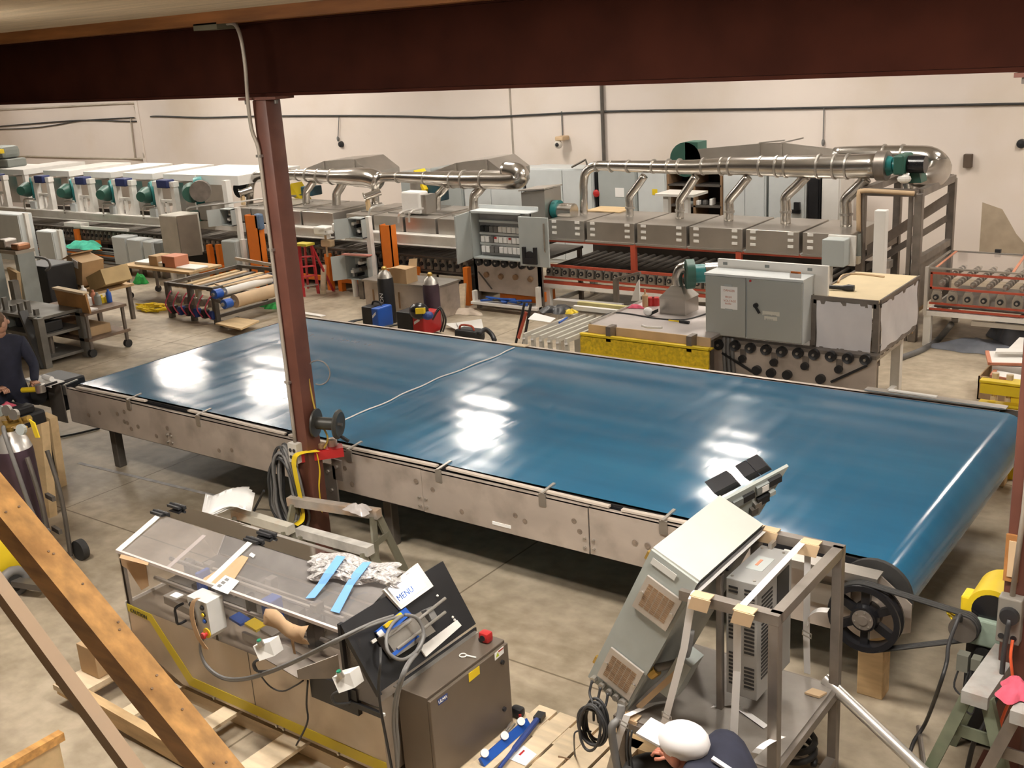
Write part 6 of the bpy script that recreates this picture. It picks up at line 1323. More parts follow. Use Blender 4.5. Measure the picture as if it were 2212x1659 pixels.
for u, v, s in ((700, 497, .14), (738, 490, .12)):
    q = HY(u, v, LY - .3); o = B().cbox(q.x - s, q.x + s, LY - .42, LY - .2, q.z - .07, q.z + .07, .02).bar(q + Vector((0, -.1, 0)), q + Vector((.3, -.1, .06)), .04, .04).build('clamp_block', 'white', loc=q); tag(o, ('left' if u < 720 else 'right') + ' white clamp block under the gap in the white beam', 'clamp', 'white clamp blocks')
q = HY(705, 530, LY - .3); o = B().cyl(q + Vector((0, 0, -.2)), q + Vector((0, 0, .3)), .02, n=8).cbox(q.x - .08, q.x + .16, LY - .36, LY - .24, q.z - .02, q.z + .1, .02).build('actuator', 'tan', loc=q); tag(o, 'tan actuator hanging below the white clamp blocks', 'actuator')
# open electrical panel on a roller module
x0, x1, z0, z1 = pr(1018, 1128, 460, 562, 13.2)
t = thing('switchboard', 'wide open electrical panel full of white terminals with doors swung aside', 'electrical panel', ((x0 + x1) / 2, 13.2, z0))
B().box(x0, x1, 13.42, 13.45, z0, z1).box(x0, x1, 13.2, 13.45, z0, z0 + .02).box(x0, x1, 13.2, 13.45, z1 - .02, z1).box(x0, x0 + .02, 13.2, 13.45, z0, z1).box(x1 - .02, x1, 13.2, 13.45, z0, z1).build('case', 'greycab', t)
B().box(x0 - .0, x1 + .12, 13.2, 13.47, z1, z1 + .015).bar((x0 - .02, 13.47, z1 + .04), (x1 + .12, 13.47, z1 + .04), .02, .06).build('top_flange', 'lightcab', t)
B().box(x0 + .03, x1 - .03, 13.40, 13.42, z0 + .03, z1 - .03).build('back_plate', mat('bplate', (.30, .30, .30), .5), t)
rg = random.Random(2)
for r, zz in enumerate((.08, .24, .40)):
    for k in range(9):
        a = x0 + .08 + k * (x1 - x0 - .2) / 9; m = 'paper' if r < 2 else ('black' if k < 3 else 'paper'); B().cbox(a, a + .07, 13.33, 13.40, z0 + zz, z0 + zz + (.09 if r else .1), .006).build('terminal', m if rg.random() > .2 else 'cablegrey', t)
for zz in (.19, .35, .54): B().box(x0 + .04, x1 - .04, 13.36, 13.40, z0 + zz, z0 + zz + .035).build('wire_tray', 'lightcab', t)
for k in (3, 6): B().box(x0 + .08 + k * .09, x0 + .12 + k * .09, 13.32, 13.34, z0 + .30, z0 + .33).build('red_relay', 'red', t)
dl = [HY(993, 470, 13.0), HY(993, 565, 13.0)]; B().prism([(x0, 13.2, z0), (x0, 13.2, z1), (dl[0].x + .12, 12.75, z1), (dl[0].x + .12, 12.75, z0)], (-.02, -.01, 0)).build('left_door', 'greycab', t)
x2 = HY(1184, 515, 13.1).x; rd = B().cbox(x1 + .01, x2, 13.1, 13.13, z0 - .03, z1 - .02, .006).build('right_door', 'greycab', t)
B().box(x1 + .08, x1 + .33, 13.06, 13.1, z0 + .01, z0 + .10).box(x1 + .08, x1 + .13, 13.06, 13.1, z0 + .1, z0 + .26).box(x1 + .28, x1 + .33, 13.06, 13.1, z0 + .1, z0 + .26).lathe([(0, 0), (.08, 0), (.08, .03), (0, .03)], (x1 + .2, 13.07, z0 + .12), (0, 1, 0), 14).build('document_holder', 'black', rd); B().box(x2 - .07, x2 - .05, 13.08, 13.1, z0 + .2, z1 - .1).build('door_handle', 'steel', rd)
# module below the panel
x0, x1, _, _ = pr(1022, 1165, 560, 650, 13.35); t = thing('roller_module', 'short roller module with black wheels below the open panel', 'machine', ((x0 + x1) / 2, 13.35, 0))
B().box(x0, x1, 13.4, 13.42, .28, .84).build('side_plate', 'panel', t); B().box(x0, x1, 13.38, 14.6, .82, .86).build('top_plate', 'darksteel', t)
w = B().cyl((x0 + .13, 13.34, .76), (x0 + .13, 13.4, .76), .06, n=14).build('wheel', 'black', t, smooth='auto'); B().cyl((x0 + .13, 13.33, .76), (x0 + .13, 13.34, .76), .015, n=8).build('hub', 'steel', w); rep(w, [(.165 * i, 0, 0) for i in range(1, 7)])
for k in range(4): B().cyl((x0 + .25 + .28 * k, 13.36, .56 - .02 * (k % 2)), (x0 + .25 + .28 * k, 13.4, .56), .045, n=12).build('idler', 'brown', t)
B().bar((x0 + .1, 13.37, .6), (x0 + .35, 13.37, .34), .02, .015).build('chain', 'darksteel', t)
B().box(x0, x1, 13.25, 13.4, .10, .14).box(x0, x0 + .05, 13.3, 13.38, .1, .3).box(x1 - .05, x1, 13.3, 13.38, .1, .45).build('white_tray', 'whitepaint', t); B().box(x0 + .4, x1 - .1, 13.5, 13.9, .15, .3).build('orange_box', 'orange', t)
for x in (x0 + .03, x1 - .03): B().box(x - .03, x + .03, 13.4, 13.46, 0, .84).box(x - .03, x + .03, 14.5, 14.56, 0, .84).build('post', 'framesteel', t)
for k in range(3):
    o = B().tube([(x0 + .15 + .3 * math.sin(i * .9 + k) ** 2 + .12 * i, 13.32 + .03 * math.sin(i * 2 + k), .155 + .02 * k + .03 * abs(math.sin(i * 1.3))) for i in range(7)], .018, 6, res=3).build('blue_cable', 'blue' if k != 1 else 'cable', loc=(x0, 13.3, .15), smooth=True); tag(o, ('lower', 'black middle', 'upper')[k] + ' tangled cable on the white tray below the open panel', 'cable', 'cables on the white tray')
# ============================================================ roller unit behind the belt, right
WYF = 10.6
un = thing('roller_unit', 'roller unit with a row of black wheels behind the blue belt', 'machine', (-4.4, 11, 0))
ux0, ux1 = -5.28, -3.46
B().box(ux0, ux1, WYF, WYF + .015, .12, .78).build('side_plate', 'panel', un); B().box(ux0, -3.85, WYF + 1.3, WYF + 1.315, .3, .78).build('rear_plate', 'panel', un)
B().box(ux0, -3.85, WYF + .02, WYF + 1.3, .66, .70).build('bed', 'darksteel', un); B().box(ux0, ux1, WYF - .01, WYF + .1, .76, .80).build('top_rail', 'framesteel', un)
for i, (u, v) in enumerate(((1552, 745), (1587, 747), (1620, 752), (1654, 756), (1688, 760), (1723, 763), (1758, 766), (1794, 770), (1831, 774), (1869, 777))):
    q = HY(u, v, WYF - .04); w = B().lathe([(0, -.02), (.03, -.02), (.055, -.03), (.058, 0), (.055, .03), (0, .03)], (q.x, WYF - .03, q.z), (0, 1, 0), 18).build('wheel', 'black', un, smooth='auto'); B().cyl((q.x, WYF - .07, q.z), (q.x, WYF - .04, q.z), .014, n=8).build('hub', 'steel', w)
for u, v in ((1603, 775), (1671, 783), (1738, 791), (1811, 798)):
    q = HY(u, v, WYF - .03); w = B().prism([(q.x - .035, WYF - .008, q.z - .05), (q.x + .035, WYF - .008, q.z - .05), (q.x + .035, WYF - .008, q.z + .1), (q.x - .035, WYF - .008, q.z + .1)], (0, .006, 0)).build('slot_plate', 'framesteel', un); B().cyl((q.x, WYF - .05, q.z), (q.x, WYF, q.z), .04, n=14).build('idler', 'black', w, smooth='auto')
for u, v in ((1634, 800), (1665, 806), (1700, 810), (1772, 819)): q = HY(u, v, WYF - .03); B().cyl((q.x, WYF - .05, q.z), (q.x, WYF, q.z), .05, n=14).build('idler', 'black', un, smooth='auto')
for (a, b), (c, d) in (((1560, 762), (1625, 803)), ((1795, 825), (1872, 790))): B().bar(HY(a, b, WYF - .03), HY(c, d, WYF - .03), .02, .025).build('chain', 'black', un)
for x in (ux0 + .05, ux1 - .05):
    B().box(x - .04, x + .04, WYF + .02, WYF + .1, 0, .7).build('leg', 'framesteel', un)
lx = -3.70
B().box(lx - .05, lx + .05, 11.97, 12.07, 0, .56).build('white_leg', 'whitepaint', un); B().box(lx - .05, lx + .05, 10.8, 12.07, .56, .64).build('white_rail', 'whitepaint', un); B().bar((lx + .0, 12.02, .04), (lx, 11.0, .04), .06, .06).build('white_foot', 'whitepaint', un); B().box(lx - .05, lx + .05, 10.85, 10.95, 0, .6).build('white_leg', 'whitepaint', un)
rl = B().cyl((lx + .12, WYF + .1, .72), (lx + .12, 12.1, .72), .016, n=8)
for k in range(8): rl.cyl((lx + .12, WYF + .3 + .16 * k, .72), (lx + .12, WYF + .36 + .16 * k, .72), .045, n=12)
rl.build('disc_roller', 'steel', un, smooth='auto'); B().box(ux1 - .3, ux1 - .1, 12.08, 12.1, .66, .8).build('end_plate', 'cardboard', un)
# two door cabinet
KY = 10.5; x0, x1, z0, z1 = -5.28, -4.19, .86, 1.545
kc = thing('control_cabinet', 'large grey two-door control cabinet mounted above the black wheels', 'cabinet', ((x0 + x1) / 2, KY, z0))
mat('kcab', (.38, .39, .36), .42, var=.03)
B().cbox(x0, x1, KY, KY + .28, z0, z1, .008).build('body', 'lightcab', kc)
sp = HY(1614, 650, KY).x
for a, b in ((x0 + .006, sp - .008), (sp + .008, x1 - .01)): d_ = B().cbox(a, b, KY - .03, KY - .002, z0 + .015, z1 - .03, .006).build('door', 'kcab', kc)
B().box(x0 - .005, x1 + .005, KY - .032, KY + .28, z1 - .026, z1 - .002).build('rain_lip', 'lightcab', kc)
B().box(x0 - .0, x1 + .14, KY + .28, KY + .32, z0 - .02, z1 + .09).build('mounting_frame', 'white', kc)
for f in (.06, .5, .93): B().box(x0 + (x1 - x0) * f, x0 + (x1 - x0) * f + .05, KY + .275, KY + .28, z1 + .03, z1 + .06).build('slot', 'greycab_d', kc)
def kp(u0, u1, v0, v1, m, name, up=.034, th=.003, parent=kc):
    a, b, c, d = pr(u0, u1, v0, v1, KY - up); return B().box(a, b, KY - up, KY - up + th, c, d).build(name, m, parent)
nt_ = kp(1557, 1593, 619, 668, 'paper', 'notice', .035)
for k, (s_, v) in enumerate((('DANGER', 629), ('HIGH', 643), ('VOLTAGE', 651), ('inside', 657))): txt(s_, .032, 'salmon', nt_, HY(1563 + 3 * (k in (1, 3)), v, KY - .036), (1, 0, 0), (0, 0, 1), ext=.0006)
kp(1565, 1581, 614, 619, 'greycab', 'tape_piece', .036); kp(1566, 1582, 667, 671, 'greycab', 'tape_piece', .036)
wl_ = kp(1706, 1731, 586, 601, 'paper', 'warning_label', .035); kp(1708, 1730, 586.5, 591, 'orange', 'orange_band', .036, parent=wl_); txt('WARNING', .016, 'black', wl_, HY(1709, 590.5, KY - .037), (1, 0, 0), (0, 0, 1), ext=.0004)
b1 = kp(1647, 1684, 673, 682, mat('lblcream', (.60, .58, .50), .6), 'name_plate', .035); b2 = kp(1651, 1679, 684, 692, 'lblcream', 'name_plate', .035)
txt('CONTROL PANEL', .018, 'greycab_d', b1, HY(1649, 680.5, KY - .036), (1, 0, 0), (0, 0, 1), ext=.0004); txt('480 VOLTS', .018, 'greycab_d', b2, HY(1653, 690.5, KY - .036), (1, 0, 0), (0, 0, 1), ext=.0004)
q = HY(1632, 660, KY - .05); B().cyl((q.x, KY - .06, q.z), (q.x, KY - .03, q.z), .025, n=12).bar((q.x, KY - .065, q.z), (q.x + .05, KY - .065, q.z - .075), .022, .018, up=(0, 1, 0)).build('handle', 'black', kc)
B().cyl((sp + .05, KY - .04, z1 - .05), (sp + .05, KY - .03, z1 - .05), .012, n=10).build('red_lamp', 'red', kc)
for k in range(3): 
    o = B().tube([(x0 + .16 + .05 * k, KY + .1, z0 - .03), (x0 + .17 + .05 * k, KY + .08, .6), (x0 + .22 + .05 * k, KY + .06, .15)], .02, 7, res=4).build('flex_conduit', 'cablegrey', loc=(x0, KY, .15), smooth=True); tag(o, 'grey conduit dropping below the two-door cabinet, %s of three' % ('left', 'middle', 'right')[k], 'conduit', 'conduits below the cabinet')
# film covered frame with plywood lid
f0, f1, g0, g1, h0, h1 = -4.17, -3.52, 10.74, 12.0, .76, 1.30
fb = thing('film_box', 'steel frame box wrapped in white film with a plywood lid', 'box', ((f0 + f1) / 2, 11.3, h0))
for x in (f0, f1):
    for y in (g0, g1): B().box(x - .03, x + .03, y - .03, y + .03, h0, h1).build('post', 'framesteel', fb)
for z in (h0 + .02, h1 - .02):
    for y in (g0, g1): B().box(f0, f1, y - .03, y + .03, z - .025, z + .025).build('rail', 'framesteel', fb)
    for x in (f0, f1): B().box(x - .03, x + .03, g0, g1, z - .025, z + .025).build('rail', 'framesteel', fb)
B().box(f0 - .02, f1 + .02, g0 - .02, g1 + .02, h1 + .006, h1 + .026).build('plywood_lid', mat('lid', (.66, .54, .34), .7, var=.06), fb)
for p_, q_ in (((f0 - .02, g0 - .03), (f1 + .02, g0 - .03)), ((f0 - .03, g0), (f0 - .03, g1)), ((f1 + .03, g0), (f1 + .03, g1))): B().bar((*p_, h1 + .02), (*q_, h1 + .02), .02, .04).build('lid_edge', 'framesteel', fb)
mat('filmw', (.72, .70, .72), .25, var=.04)
g = [[(f0 + .04 + (f1 - f0 - .08) * i / 10, g0 - .035 + .012 * math.sin(i * 1.7 + j), h0 + .02 + (h1 - h0 - .03) * j / 6) for i in range(11)] for j in range(7)]; B().sheet(g).build('film', 'filmw', fb, smooth=True)
g = [[(f1 + .034 + .01 * math.sin(i * 1.9 + j), g0 + .04 + (g1 - g0 - .08) * i / 10, h0 + .04 + (h1 - h0 - .05) * j / 6) for i in range(11)] for j in range(7)]; B().sheet(g).build('film', 'filmw', fb, smooth=True)
q = FL(1845, 623, h1 + .055); t = thing('flashlight', 'black flashlight lying on the plywood lid', 'flashlight', q); B().lathe([(0, 0), (.035, 0), (.04, .06), (.024, .12), (.02, .26), (0, .26)], q, (-1, -.1, 0), 14).build('barrel', 'black', t, smooth='auto')
o = B().tube([FL(u, v, h1 + .035) for u, v in ((1810, 610), (1822, 594), (1860, 592), (1910, 598))], .012, 6, res=4).build('tan_cord', 'tan', loc=FL(1860, 592, h1 + .03)); tag(o, 'tan cord along the far edge of the plywood lid', 'cord')
# ============================================================ yellow guarded table
TY0, TY1, tz = 10.25, 11.5, .90; a0, a1 = -6.62, -5.10
yt = thing('guarded_table', 'steel table conveyor with a perforated yellow guard', 'table', (-5.9, 10.8, 0))
B().box(a0, a1, TY0, TY1, tz - .03, tz).build('table_top', mat('tabl', (.55, .50, .48), .4, .3, var=.12, scale=3), yt); B().box(a0, a1, TY0 - .02, TY0, tz - .12, tz).build('apron', 'tan', yt)
B().box(a0, a0 + .03, TY0, TY1, tz, tz + .02).build('edge_strip', 'steel', yt)
gd = B().box(a0 - .04, a1 + .04, TY0 - .14, TY0 - .12, .60, .80).box(a0 - .04, a1 + .04, TY0 - .14, TY0 - .02, .79, .805).build('yellow_guard', 'yellowguard', yt); B().box(a0 - .04, a1 + .04, TY0 - .15, TY0 - .10, .80, .825).box(a0 - .04, a1 + .04, TY0 - .15, TY0 - .13, .595, .615).build('guard_edge', 'yellow', yt)
for k in range(9): B().cyl((a0 + .08 + .17 * k, TY0 - .145, .72 - .005 * k), (a0 + .08 + .17 * k, TY0 - .138, .72 - .005 * k), .022, n=10).build('guard_boss', 'yellow', gd)
B().tube([HY(u, v, TY0 - .06) for u, v in ((1386, 703), (1400, 707), (1430, 708))], .012, 6, res=3).build('pull_handle', 'white', yt)
for u in (1322, 1496): q = HY(u, 700, TY0 - .05); B().box(q.x - .03, q.x + .03, TY0 - .14, TY0, .76, .93).build('clamp', 'framesteel', yt)
B().box(a0 + .02, a1 - .02, TY0 - .02, TY0 + .02, .2, .6).build('lower_panel', 'panel', yt)
for x in (a0 + .05, a1 - .05):
    for y in (TY0 + .05, TY1 - .05): B().box(x - .04, x + .04, y - .04, y + .04, 0, tz - .03).build('leg', 'framesteel', yt)
B().bar((a0 + .1, TY0 - .2, .52), (a0 + .9, TY0 - .25, .5), .1, .05).bar((a0 + .7, TY0 - .15, .5), (a1, TY0 - .2, .48), .05, .03).build('loose_rail', 'white', yt)
q = HY(1333, 620, TY1 + .1); B().box(q.x - .03, q.x + .03, TY1 + .05, TY1 + .1, 0, 1.12).bar((q.x, TY1 + .08, 1.12), (q.x + .35, TY1 + .08, 1.22), .04, .03).build('arm_post', 'framesteel', yt)
B().prism([HY(1382, 650, TY1 + .1), HY(1363, 650, TY1 + .1), HY(1375, 612, TY1 + .1), HY(1380, 604, TY1 + .1)], (0, .02, 0)).build('white_plate', 'white', yt)
# suction hood and blower
q = FL(1452, 680, tz); b_ = thing('suction_hood', 'stainless suction hood with green blower and bright motor on the table', 'hood', (q.x, q.y, tz)); s = .165; qy = q.y + .17
B().box(q.x - s, q.x + s, qy - s, qy + s, tz + .002, tz + .18).build('base', 'hood', b_); lt = [(q.x - s - .01, qy - s - .01, tz + .18), (q.x + s + .01, qy - s - .01, tz + .18), (q.x + s + .01, qy + s + .01, tz + .18), (q.x - s - .01, qy + s + .01, tz + .18)]; up_ = [(q.x - .07, qy - .07, tz + .31), (q.x + .07, qy - .07, tz + .31), (q.x + .07, qy + .07, tz + .31), (q.x - .07, qy + .07, tz + .31)]
B().add(lt + up_, [(0, 1, 2, 3), (7, 6, 5, 4)] + [(i, (i + 1) % 4, (i + 1) % 4 + 4, i + 4) for i in range(4)]).build('pyramid', 'steel', b_)
B().tube([(q.x, qy, tz + .29), (q.x - .02, qy, tz + .40), (q.x + .02, qy, tz + .50), (q.x + .1, qy, tz + .54)], .06, 12, res=4).build('elbow', 'duct', b_, smooth=True)
B().lathe([(0, 0), (.17, 0), (.17, .09), (0, .1)], (q.x + .12, qy - .05, tz + .46), (.8, .6, 0), 20).build('fan_housing', 'green', b_, smooth='auto'); c = Vector((q.x + .2, qy, tz + .46)); B().cyl(c, c + Vector((.1, .07, 0)), .11, n=16).build('flange', 'teal', b_, smooth='auto'); B().cyl(c + Vector((.1, .07, 0)), c + Vector((.36, .24, 0)), .12, n=18).build('motor', 'duct', b_, smooth='auto')
for u, v, r, h, m, lab, kind in ((1394, 663, .035, .14, 'cardboard', 'brown glue bottle on the guarded table', 'bottle'),):
    q = FL(u, v, tz); o = B().lathe([(0, 0), (r, 0), (r, h), (r * .3, h * 1.15), (r * .3, h * 1.5), (0, h * 1.5)], q, n=12).build(kind, m, loc=q, smooth='auto'); tag(o, lab, kind)
for i, u in enumerate((1406, 1417)):
    q = FL(u, 660, tz); o = B().lathe([(0, 0), (.045, 0), (.045, .1), (0, .1)], q, n=14).build('tin_can', 'red', loc=q, smooth='auto'); tag(o, ('left' if i == 0 else 'right') + ' red can behind the bottle on the guarded table', 'can', 'red cans')
q = FL(1373, 665, tz); o = drape((q.x, q.y, tz + .001), .1, .06, .04, 51).build('rag', 'ragpink', loc=q, smooth=True); tag(o, 'pink rag on the guarded table', 'rag')
q = FL(1400, 682, tz); t = thing('webcam', 'small grey and white device lying on the guarded table', 'device', q); B().ball(q + Vector((0, 0, .05)), .06, .04, .05).build('body', 'paper', t); B().obox(q + Vector((.06, .01, .04)), (.06, 0, .03), (0, .02, 0), (0, 0, .02)).build('arm', 'black', t)
q = FL(1465, 697, tz); t = thing('screwdriver', 'yellow and black screwdriver on the guarded table edge', 'screwdriver', q); B().cyl(q + Vector((-.12, .0, .015)), q + Vector((.02, 0, .015)), .008).build('shaft', 'yellow', t); B().cyl(q + Vector((.02, 0, .018)), q + Vector((.14, -.01, .018)), .018, n=10).build('handle', 'black', t)
o = B().tube([FL(u, v, tz + .008) for u, v in ((1290, 690), (1320, 676), (1360, 678), (1420, 688), (1480, 690), (1530, 676))], .008, 6, res=4).build('cord', 'cable', loc=FL(1360, 678, tz)); tag(o, 'thin dark cord trailing over the guarded table', 'cord')
# ============================================================ white comb frame with clutter
cz = .80; cf0, cf1, cy_, cy2 = -7.32, -6.62, 9.85, 11.0
cf = thing('comb_frame', 'off-white comb shaped steel frame behind the middle of the belt', 'frame', (-7, 10.3, 0))
mat('comb', (.60, .57, .50), .5, var=.08)
B().box(cf0, cf1, cy_ - .02, cy_ + .02, .38, .58).build('front_plate', 'comb', cf)
for k in range(6):
    x = cf0 + .08 + .115 * k; B().box(x - .02, x + .02, cy_ - .02, cy_ + .02, .58, cz).bar((x, cy_ - .02, cz), (x, cy2, cz - .02), .03, .05).build('tooth', 'comb', cf); B().bar((x, cy_ - .03, cz - .03), (x + .07, cy_ - .12, cz), .03, .02).build('hook', 'white', cf)
    B().box(x + .03, x + .07, cy_ - .024, cy_ - .02, .43, .50).build('cutout', 'black', cf)
B().box(cf0, cf1, cy2 - .02, cy2 + .02, .3, .75).build('rear_plate', 'comb', cf)
for x in (cf0 + .03, cf1 - .03):
    for y in (cy_, cy2): B().box(x - .025, x + .025, y - .022, y + .022, 0, .4).build('leg', 'comb', cf)
q = FL(1165, 690, cz + .04); o = B().sheet([[FL(u, v, cz + .04) for u, v in r] for r in (((1140, 690), (1188, 697)), ((1155, 676), (1200, 688)))], .004).build('paper_sheet', 'paper', loc=q); tag(o, 'white paper sheet lying on the comb frame', 'paper')
q = FL(1205, 672, cz + .03); o = drape((q.x, q.y, cz + .03), .2, .18, .07, 61).build('black_bag', 'black', loc=q, smooth=True); tag(o, 'crumpled black bag on the comb frame', 'bag')
q = FL(1232, 676, cz + .04); o = drape((q.x, q.y, cz + .04), .09, .07, .05, 62).build('work_glove', 'yellow', loc=q, smooth=True); tag(o, 'yellow work glove on the comb frame', 'glove')
q = FL(1215, 690, cz + .03); o = B().cyl(FL(1208, 697, cz + .04), FL(1225, 686, cz + .04), .012).build('blue_marker', 'blue', loc=q); tag(o, 'blue marker on the comb frame', 'marker')
for u, v, m, lab, L_ in ((1270, 655, 'yellow', 'yellow capped tube lying behind the comb frame', 1.0), (1260, 664, 'white', 'pale tube lying behind the comb frame', .9)):
    a = FL(u - 20, v, .86); o = B().bar(a, a + Vector((L_ * .8, .0, 0)), .06, .05).build('long_tube', m if m == 'white' else mat('palyellow', (.62, .55, .25), .6), loc=a); tag(o, lab, 'tube')
a = FL(1200, 652, .80); o = B().bar(a, a + Vector((.95, .05, 0)), .12, .08).box(a.x + .05, a.x + .13, a.y - .04, a.y + .04, 0, .76).box(a.x + .82, a.x + .9, a.y, a.y + .06, 0, .76).build('white_bench', 'pipe_alu', loc=a); tag(o, 'low bright steel bench behind the comb frame', 'bench')
a = FL(1112, 752, .02); t = thing('hand_truck', 'dark red and black hand truck standing left of the comb frame', 'hand truck', a); B().bar(a + Vector((.0, 0, 0)), a + Vector((.12, .12, .62)), .03, .03).bar(a + Vector((.14, -.02, 0)), a + Vector((.24, .1, .62)), .03, .03).build('rails', 'black', t); B().bar(a + Vector((.07, -.0, .15)), a + Vector((.16, .09, .5)), .08, .03).build('panel', 'redrail', t)
# ============================================================ cylinders, welders and boxes beyond the belt
sb = thing('steel_chest', 'low stainless steel chest beyond the belt', 'chest', (-11.8, 12.6, 0)); sx0, sx1, sy0, sz1 = HY(786, 616, 12.5).x, HY(943, 632, 12.5).x, 12.5, .50
B().cbox(sx0, sx1, sy0, sy0 + .55, 0, sz1, .01).build('body', 'panel', sb); B().box(sx0 - .02, sx1 + .02, sy0 - .02, sy0 + .57, sz1, sz1 + .03).build('lid', 'steel', sb)
for f in (.12, .48): B().box(sx0 + (sx1 - sx0) * f, sx0 + (sx1 - sx0) * f + .03, sy0 - .01, sy0, .12, .38).build('slot', 'brown', sb)
def gas(u, vt, y, r, m, lab, sh='steel'):
    q = HY(u, vt, y); t = thing('gas_cylinder', lab, 'gas cylinder', (q.x, y, 0)); h = q.z
    B().lathe([(0, 0), (r, 0), (r, h - r * 2.0), (r * .93, h - r * 1.4)], (q.x, y, 0), n=20).build('body', m, t, smooth='auto'); B().lathe([(r * .93, h - r * 1.4), (r * .7, h - r * .8), (r * .3, h - r * .5), (r * .25, h - r * .35)], (q.x, y, 0), n=20, caps=False).build('shoulder', sh, t, smooth=True)
    B().lathe([(r * .32, h - r * .4), (r * .32, h - .02), (r * .18, h), (0, h)], (q.x, y, 0), n=10).build('valve', 'brass', t, smooth='auto'); return t, q
t, q = gas(829, 575, 12.1, .125, 'black', 'black gas cylinder with white lettering beside the stainless chest')
txt('ARGON', .1, 'paper', t, (q.x + .05, 12.1 - .128, q.z - .75), (0, 0, 1), (-1, 0, 0))
gas(928, 588, 12.2, .125, 'cyl', 'dark maroon gas cylinder in front of the stainless chest')
q = FL(862, 612, sz1 + .03); t = thing('cardboard_box', 'open cardboard box standing on the stainless chest', 'box', (q.x, q.y + .1, sz1 + .03)); bx, by = q.x, q.y + .12
B().box(bx - .17, bx + .17, by - .13, by + .13, sz1 + .031, sz1 + .26).build('carton', 'cardboard', t); B().prism([(bx - .17, by - .13, sz1 + .26), (bx + .1, by - .13, sz1 + .26), (bx + .06, by - .25, sz1 + .3), (bx - .2, by - .25, sz1 + .26)], (0, 0, .005)).prism([(bx + .0, by + .13, sz1 + .26), (bx + .17, by + .13, sz1 + .26), (bx + .17, by + .16, sz1 + .38), (bx, by + .16, sz1 + .36)], (0, .005, 0)).build('flap', mat('cardlight', (.56, .40, .23), .8), t)
def welder(u, v, y, w, d, h, m, lab, extra):
    q = HY(u, v, y); t = thing('welder', lab, 'welder', (q.x, y, 0)); B().cbox(q.x - w, q.x + w * .2, y - d, y + d, .03, h, .02).build('body', 'black', t); B().cbox(q.x + w * .2, q.x + w, y - d * 1.02, y + d * 1.02, .04, h * .98, .02).build('side_panel', m, t); B().tube([(q.x - w * .5, y, h), (q.x - w * .3, y, h + .05), (q.x + w * .4, y, h + .05), (q.x + w * .6, y, h)], .015, 6, res=3).build('handle', 'black', t)
    B().obox((q.x + w * .55, y - d * 1.04, h * .7), (w * .2, 0, .03), (0, .004, 0), (0, 0, .02)).build('logo', 'paper', t)
    for k in range(3): B().tube([(q.x - w, y - d * .6, .15), (q.x - w - .12 - .04 * k, y - d - .1, .12), (q.x - w - .05 * k, y - d - .3, .03), (q.x + .2 + .1 * k, y - d - .25, .02)], .012, 6, res=5).build('lead', 'cable', t, smooth=True)
    return t
welder(815, 680, 11.75, .17, .16, .36, 'blue', 'blue and black welding machine beside the black cylinder', 0); welder(905, 692, 11.75, .26, .2, .36, 'red', 'red and black welding machine in front of the maroon cylinder', 0)
q = FL(905, 672, .48); t = thing('welding_helmet', 'black and yellow welding helmet on top of the red welder', 'helmet', q); B().ball(q, .15, .13, .12, 14, 10).build('shell', 'blackgloss', t, smooth=True); B().obox(q + Vector((.1, -.08, .03)), (.05, .03, 0), (.0, .02, 0), (0, 0, .04)).build('visor', 'yellow', t); B().ball(q + Vector((.16, .0, -.05)), .08, .08, .06).build('strap_pad', 'bluedark', t)
for k in range(2): o = B().tube([FL(935, 690, .3), FL(950, 668 - 4 * k, .5), FL(958 + 5 * k, 690, .25), FL(952 + 5 * k, 716, .03)], .014, 6, res=5).build('welding_lead', 'cable', loc=FL(935, 690, .3), smooth=True); tag(o, ('inner' if k == 0 else 'outer') + ' black welding lead arching right of the red welder', 'cable', 'welding leads')
for i, pix in enumerate((((960, 700), (1000, 720), (1030, 712), (985, 698)), ((985, 698), (1040, 690), (1045, 712), (1000, 722)))):
    o = B().prism([FL(u, v, .06 + .03 * i) for u, v in pix], (0, 0, .008)).build('white_board', 'white', loc=FL(*pix[0])); tag(o, ('left' if i == 0 else 'right') + ' white board lying on the floor beyond the belt', 'board')
q = FL(1008, 676, 0); o = drape((q.x, q.y, .0), .28, .16, .08, 71).build('paper_bag', 'tan', loc=q, smooth=True); o.data.materials[0] = mat('bagpaper', (.62, .52, .42), .8); tag(o, 'pale paper bag lying by the orange leg', 'bag')
q = FL(1014, 740, .0); t = thing('shop_vacuum', 'black tool case with a red handle and a hose by the belt edge', 'tool case', (q.x, q.y, 0)); B().cbox(q.x - .2, q.x + .2, q.y - .1, q.y + .14, .02, .2, .05).build('case', 'rubber', t, smooth='auto'); B().tube([(q.x - .12, q.y - .05, .2), (q.x - .08, q.y - .05, .26), (q.x + .1, q.y - .05, .26), (q.x + .14, q.y - .05, .2)], .014, 6, res=3).build('handle', 'redrail', t); B().tube([FL(1035, 722, .2), FL(1048, 712, .22), FL(1062, 722, .15), FL(1068, 735, .1)], .035, 8, res=5).build('hose', 'black', t, smooth=True)
for pix, y, w, lab in ((((997, 668), (1000, 613)), 13.2, .13, 'pale plank leaning on the orange leg below the open panel'), (((698, 636), (699, 572)), 13.1, .11, 'pale plank leaning beside the orange legs near the column')):
    a = FL(*pix[0]); b = HY(*pix[1], y + .2); o = B().bar(a, b, w, .03, up=(0, 1, 0)).build('plank', 'woodpale', loc=a); tag(o, lab, 'plank')
